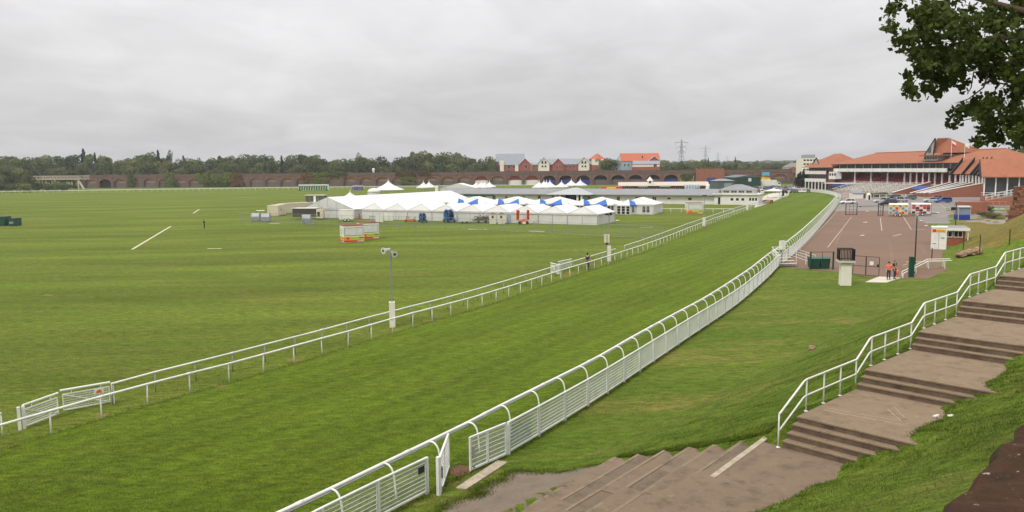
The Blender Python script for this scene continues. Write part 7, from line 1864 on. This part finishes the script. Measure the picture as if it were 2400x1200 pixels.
m = MB(); m.tube([(0, 0, -.3), (.1, .1, 2), (-.1, .2, 4.5), (0, .3, 7.5), (.2, .2, 10.5)], [.42, .34, .28, .2, .08], 10); m.build('trunk', bark, nt_, smooth=True)
def limb(pts, rs, parent=nt_): m = MB(); m.tube([p-o_ for p in pts], rs, 6); m.build('branch', bark, parent, smooth=True)
T0 = Vector((13.15, 10.9, 14.5))
limb([T0, AT(2480, 20, 13.2), AT(2400, 28, 13.4), AT(2320, 5, 13.6), AT(2230, -20, 13.6)], [.14, .1, .07, .045, .02])
limb([AT(2480, 20, 13.2), AT(2420, 80, 13.3), AT(2340, 90, 13.5), AT(2260, 100, 13.5), AT(2180, 120, 13.5), AT(2110, 115, 13.5)], [.09, .07, .05, .035, .02, .008])
limb([T0-Vector((0, 0, 1)), AT(2470, 120, 13.3), AT(2392, 190, 13.4), AT(2380, 235, 13.4), AT(2345, 290, 13.5)], [.1, .07, .05, .03, .012])
limb([AT(2400, 150, 13.4), AT(2330, 145, 13.4), AT(2318, 165, 13.4), AT(2282, 170, 13.4), AT(2276, 205, 13.4), AT(2268, 220, 13.4)], [.04, .025, .018, .013, .009, .005])
limb([AT(2318, 165, 13.4), AT(2305, 205, 13.4), AT(2270, 232, 13.4), AT(2238, 242, 13.4)], [.018, .014, .009, .004])
limb([AT(2385, 205, 13.4), AT(2345, 195, 13.4), AT(2333, 210, 13.4), AT(2326, 228, 13.4)], [.02, .013, .009, .004])
limb([AT(2345, 290, 13.5), AT(2290, 275, 13.5), AT(2215, 292, 13.5)], [.014, .01, .004])

# ================================================================ GRASS TUFTS along edges and on the near bank
tuft = foliage('grass_blade', (88, 108, 30), .3)
rg = random.Random(31); VV, FF = [], []
def blade(x, y, z, h):
    a = rg.uniform(0, 6.28); w = .006+h*.05; lx, ly = rg.gauss(0, .35)*h, rg.gauss(0, .35)*h; i = len(VV)
    VV.extend([(x-math.cos(a)*w, y-math.sin(a)*w, z-.01), (x+math.cos(a)*w, y+math.sin(a)*w, z-.01), (x+lx, y+ly, z+h)]); FF.append((i, i+1, i+2))
for _ in range(52000):                                     # bank right of the stairs
    s = rg.uniform(-10, 14); w = edge_w(s)-.25+abs(rg.gauss(0, 1))*2.6; p = SP+SD*s+SN*w
    z = bank(p.x, p.y)
    if z > level(s)-.02: blade(p.x, p.y, z, rg.uniform(.025, .065)*(1.5 if w < edge_w(s)+.3 else 1))
for _ in range(34000):                                     # bank left of the handrail and terraces
    s = rg.uniform(0, 22); w = -abs(rg.gauss(0, 1))*3.2-.05; p = SP+SD*s+SN*w; z = bank(p.x, p.y); blade(p.x, p.y, z, rg.uniform(.02, .06))
for _ in range(9000):                                      # along the zigzag ends of the terraces
    w2 = -rg.uniform(0, NT_*TR); k = int(-w2/TR); p = TO+TD*(.2-.05*k+abs(rg.gauss(0, .25)))+TN*w2; z = max(bank(p.x, p.y), tread_z(min(k, NT_-1))-.06); blade(p.x, p.y, z, rg.uniform(.04, .11))
for _ in range(9000):                                      # apron edge
    p = rg.choice(ring)+Vector((rg.gauss(0, .16), rg.gauss(0, .16), 0)); blade(p.x, p.y, max(bank(p.x, p.y), .05), rg.uniform(.03, .09))
for ps in (fl,):
    for _ in range(16000):
        p = ps[rg.randrange(0, min(len(ps), 330))]+Vector((rg.gauss(0, .1), rg.gauss(0, .1), 0)); blade(p.x, p.y, bank(p.x, p.y), rg.uniform(.05, .14))
for _ in range(3500):
    p = near_in[rg.randrange(0, 40)].lerp(near_in[min(41, rg.randrange(1, 41))], 0); q = rg.random(); i = rg.randrange(0, 44); p = near_in[i].lerp(near_in[i+1], q)+Vector((rg.gauss(0, .12), rg.gauss(0, .12), 0)); blade(p.x, p.y, 0, rg.uniform(.05, .13))
zone = [2]*len(FF)
def x_at(ps, y):
    for a, b in zip(ps, ps[1:]):
        if a.y <= y <= b.y: return a.x+(b.x-a.x)*(y-a.y)/max(1e-6, b.y-a.y)
    return None
tab = {}
for k in range(0, 320):
    y = 14+k*.3; tab[k] = (x_at(inner_s, y), x_at(fence_s, y))
def in_ring(p):
    c = False; n = len(ring)
    for i in range(n):
        a, b = ring[i], ring[i-1]
        if (a.y > p.y) != (b.y > p.y) and p.x < (b.x-a.x)*(p.y-a.y)/(b.y-a.y)+a.x: c = not c
    return c
for _ in range(330000):                                    # short turf, thinning with distance
    p = G(rg.uniform(-20, 2100), 610+(rg.random()**.8)*640); k = int((p.y-14)/.3)
    if not 0 <= k < 320: continue
    xi, xf = tab[k]
    if xi is None or xf is None: continue
    if p.x < xi: zn, z = 0, 0
    elif p.x < xf: zn, z = 1, .005
    else:
        r = p-SP; s_, w_ = r.dot(SD), r.dot(SN)
        if w_ > -.2 or p.y > 76: continue
        q = p-TO
        if q.dot(TD) < .3 and -NT_*TR-.3 < q.dot(TN): continue
        if p.y < 32 and in_ring(p): continue
        zn, z = 2, bank(p.x, p.y)
    blade(p.x, p.y, z, rg.uniform(.015, .042)*(.8+p.y/60)); zone.append(zn)
m = MB(); m.v = VV; m.f = FF; m.mi = zone
tag(m.build('grass_tufts', [grass_infield, grass_track, grass_lawn]), 'short turf blades and longer grass along the steps and fence foot', 'grass', kind='stuff')

# ================================================================ AIR
hz_ = MB(); hz_.span(-3650, 3650, -3650, 3650, -1.5, 60)
hm_ = bpy.data.materials.new('haze'); hm_.use_nodes = True; ht_ = hm_.node_tree
ht_.nodes.remove(ht_.nodes['Principled BSDF']); pv_ = ht_.nodes.new('ShaderNodeVolumePrincipled')
pv_.inputs['Color'].default_value = (.86, .9, .97, 1); pv_.inputs['Density'].default_value = .00015; pv_.inputs['Anisotropy'].default_value = .2
ht_.links.new(pv_.outputs[0], ht_.nodes['Material Output'].inputs['Volume'])
tag(hz_.build('haze', hm_), 'faint summer haze over the distance', 'haze', kind='stuff')
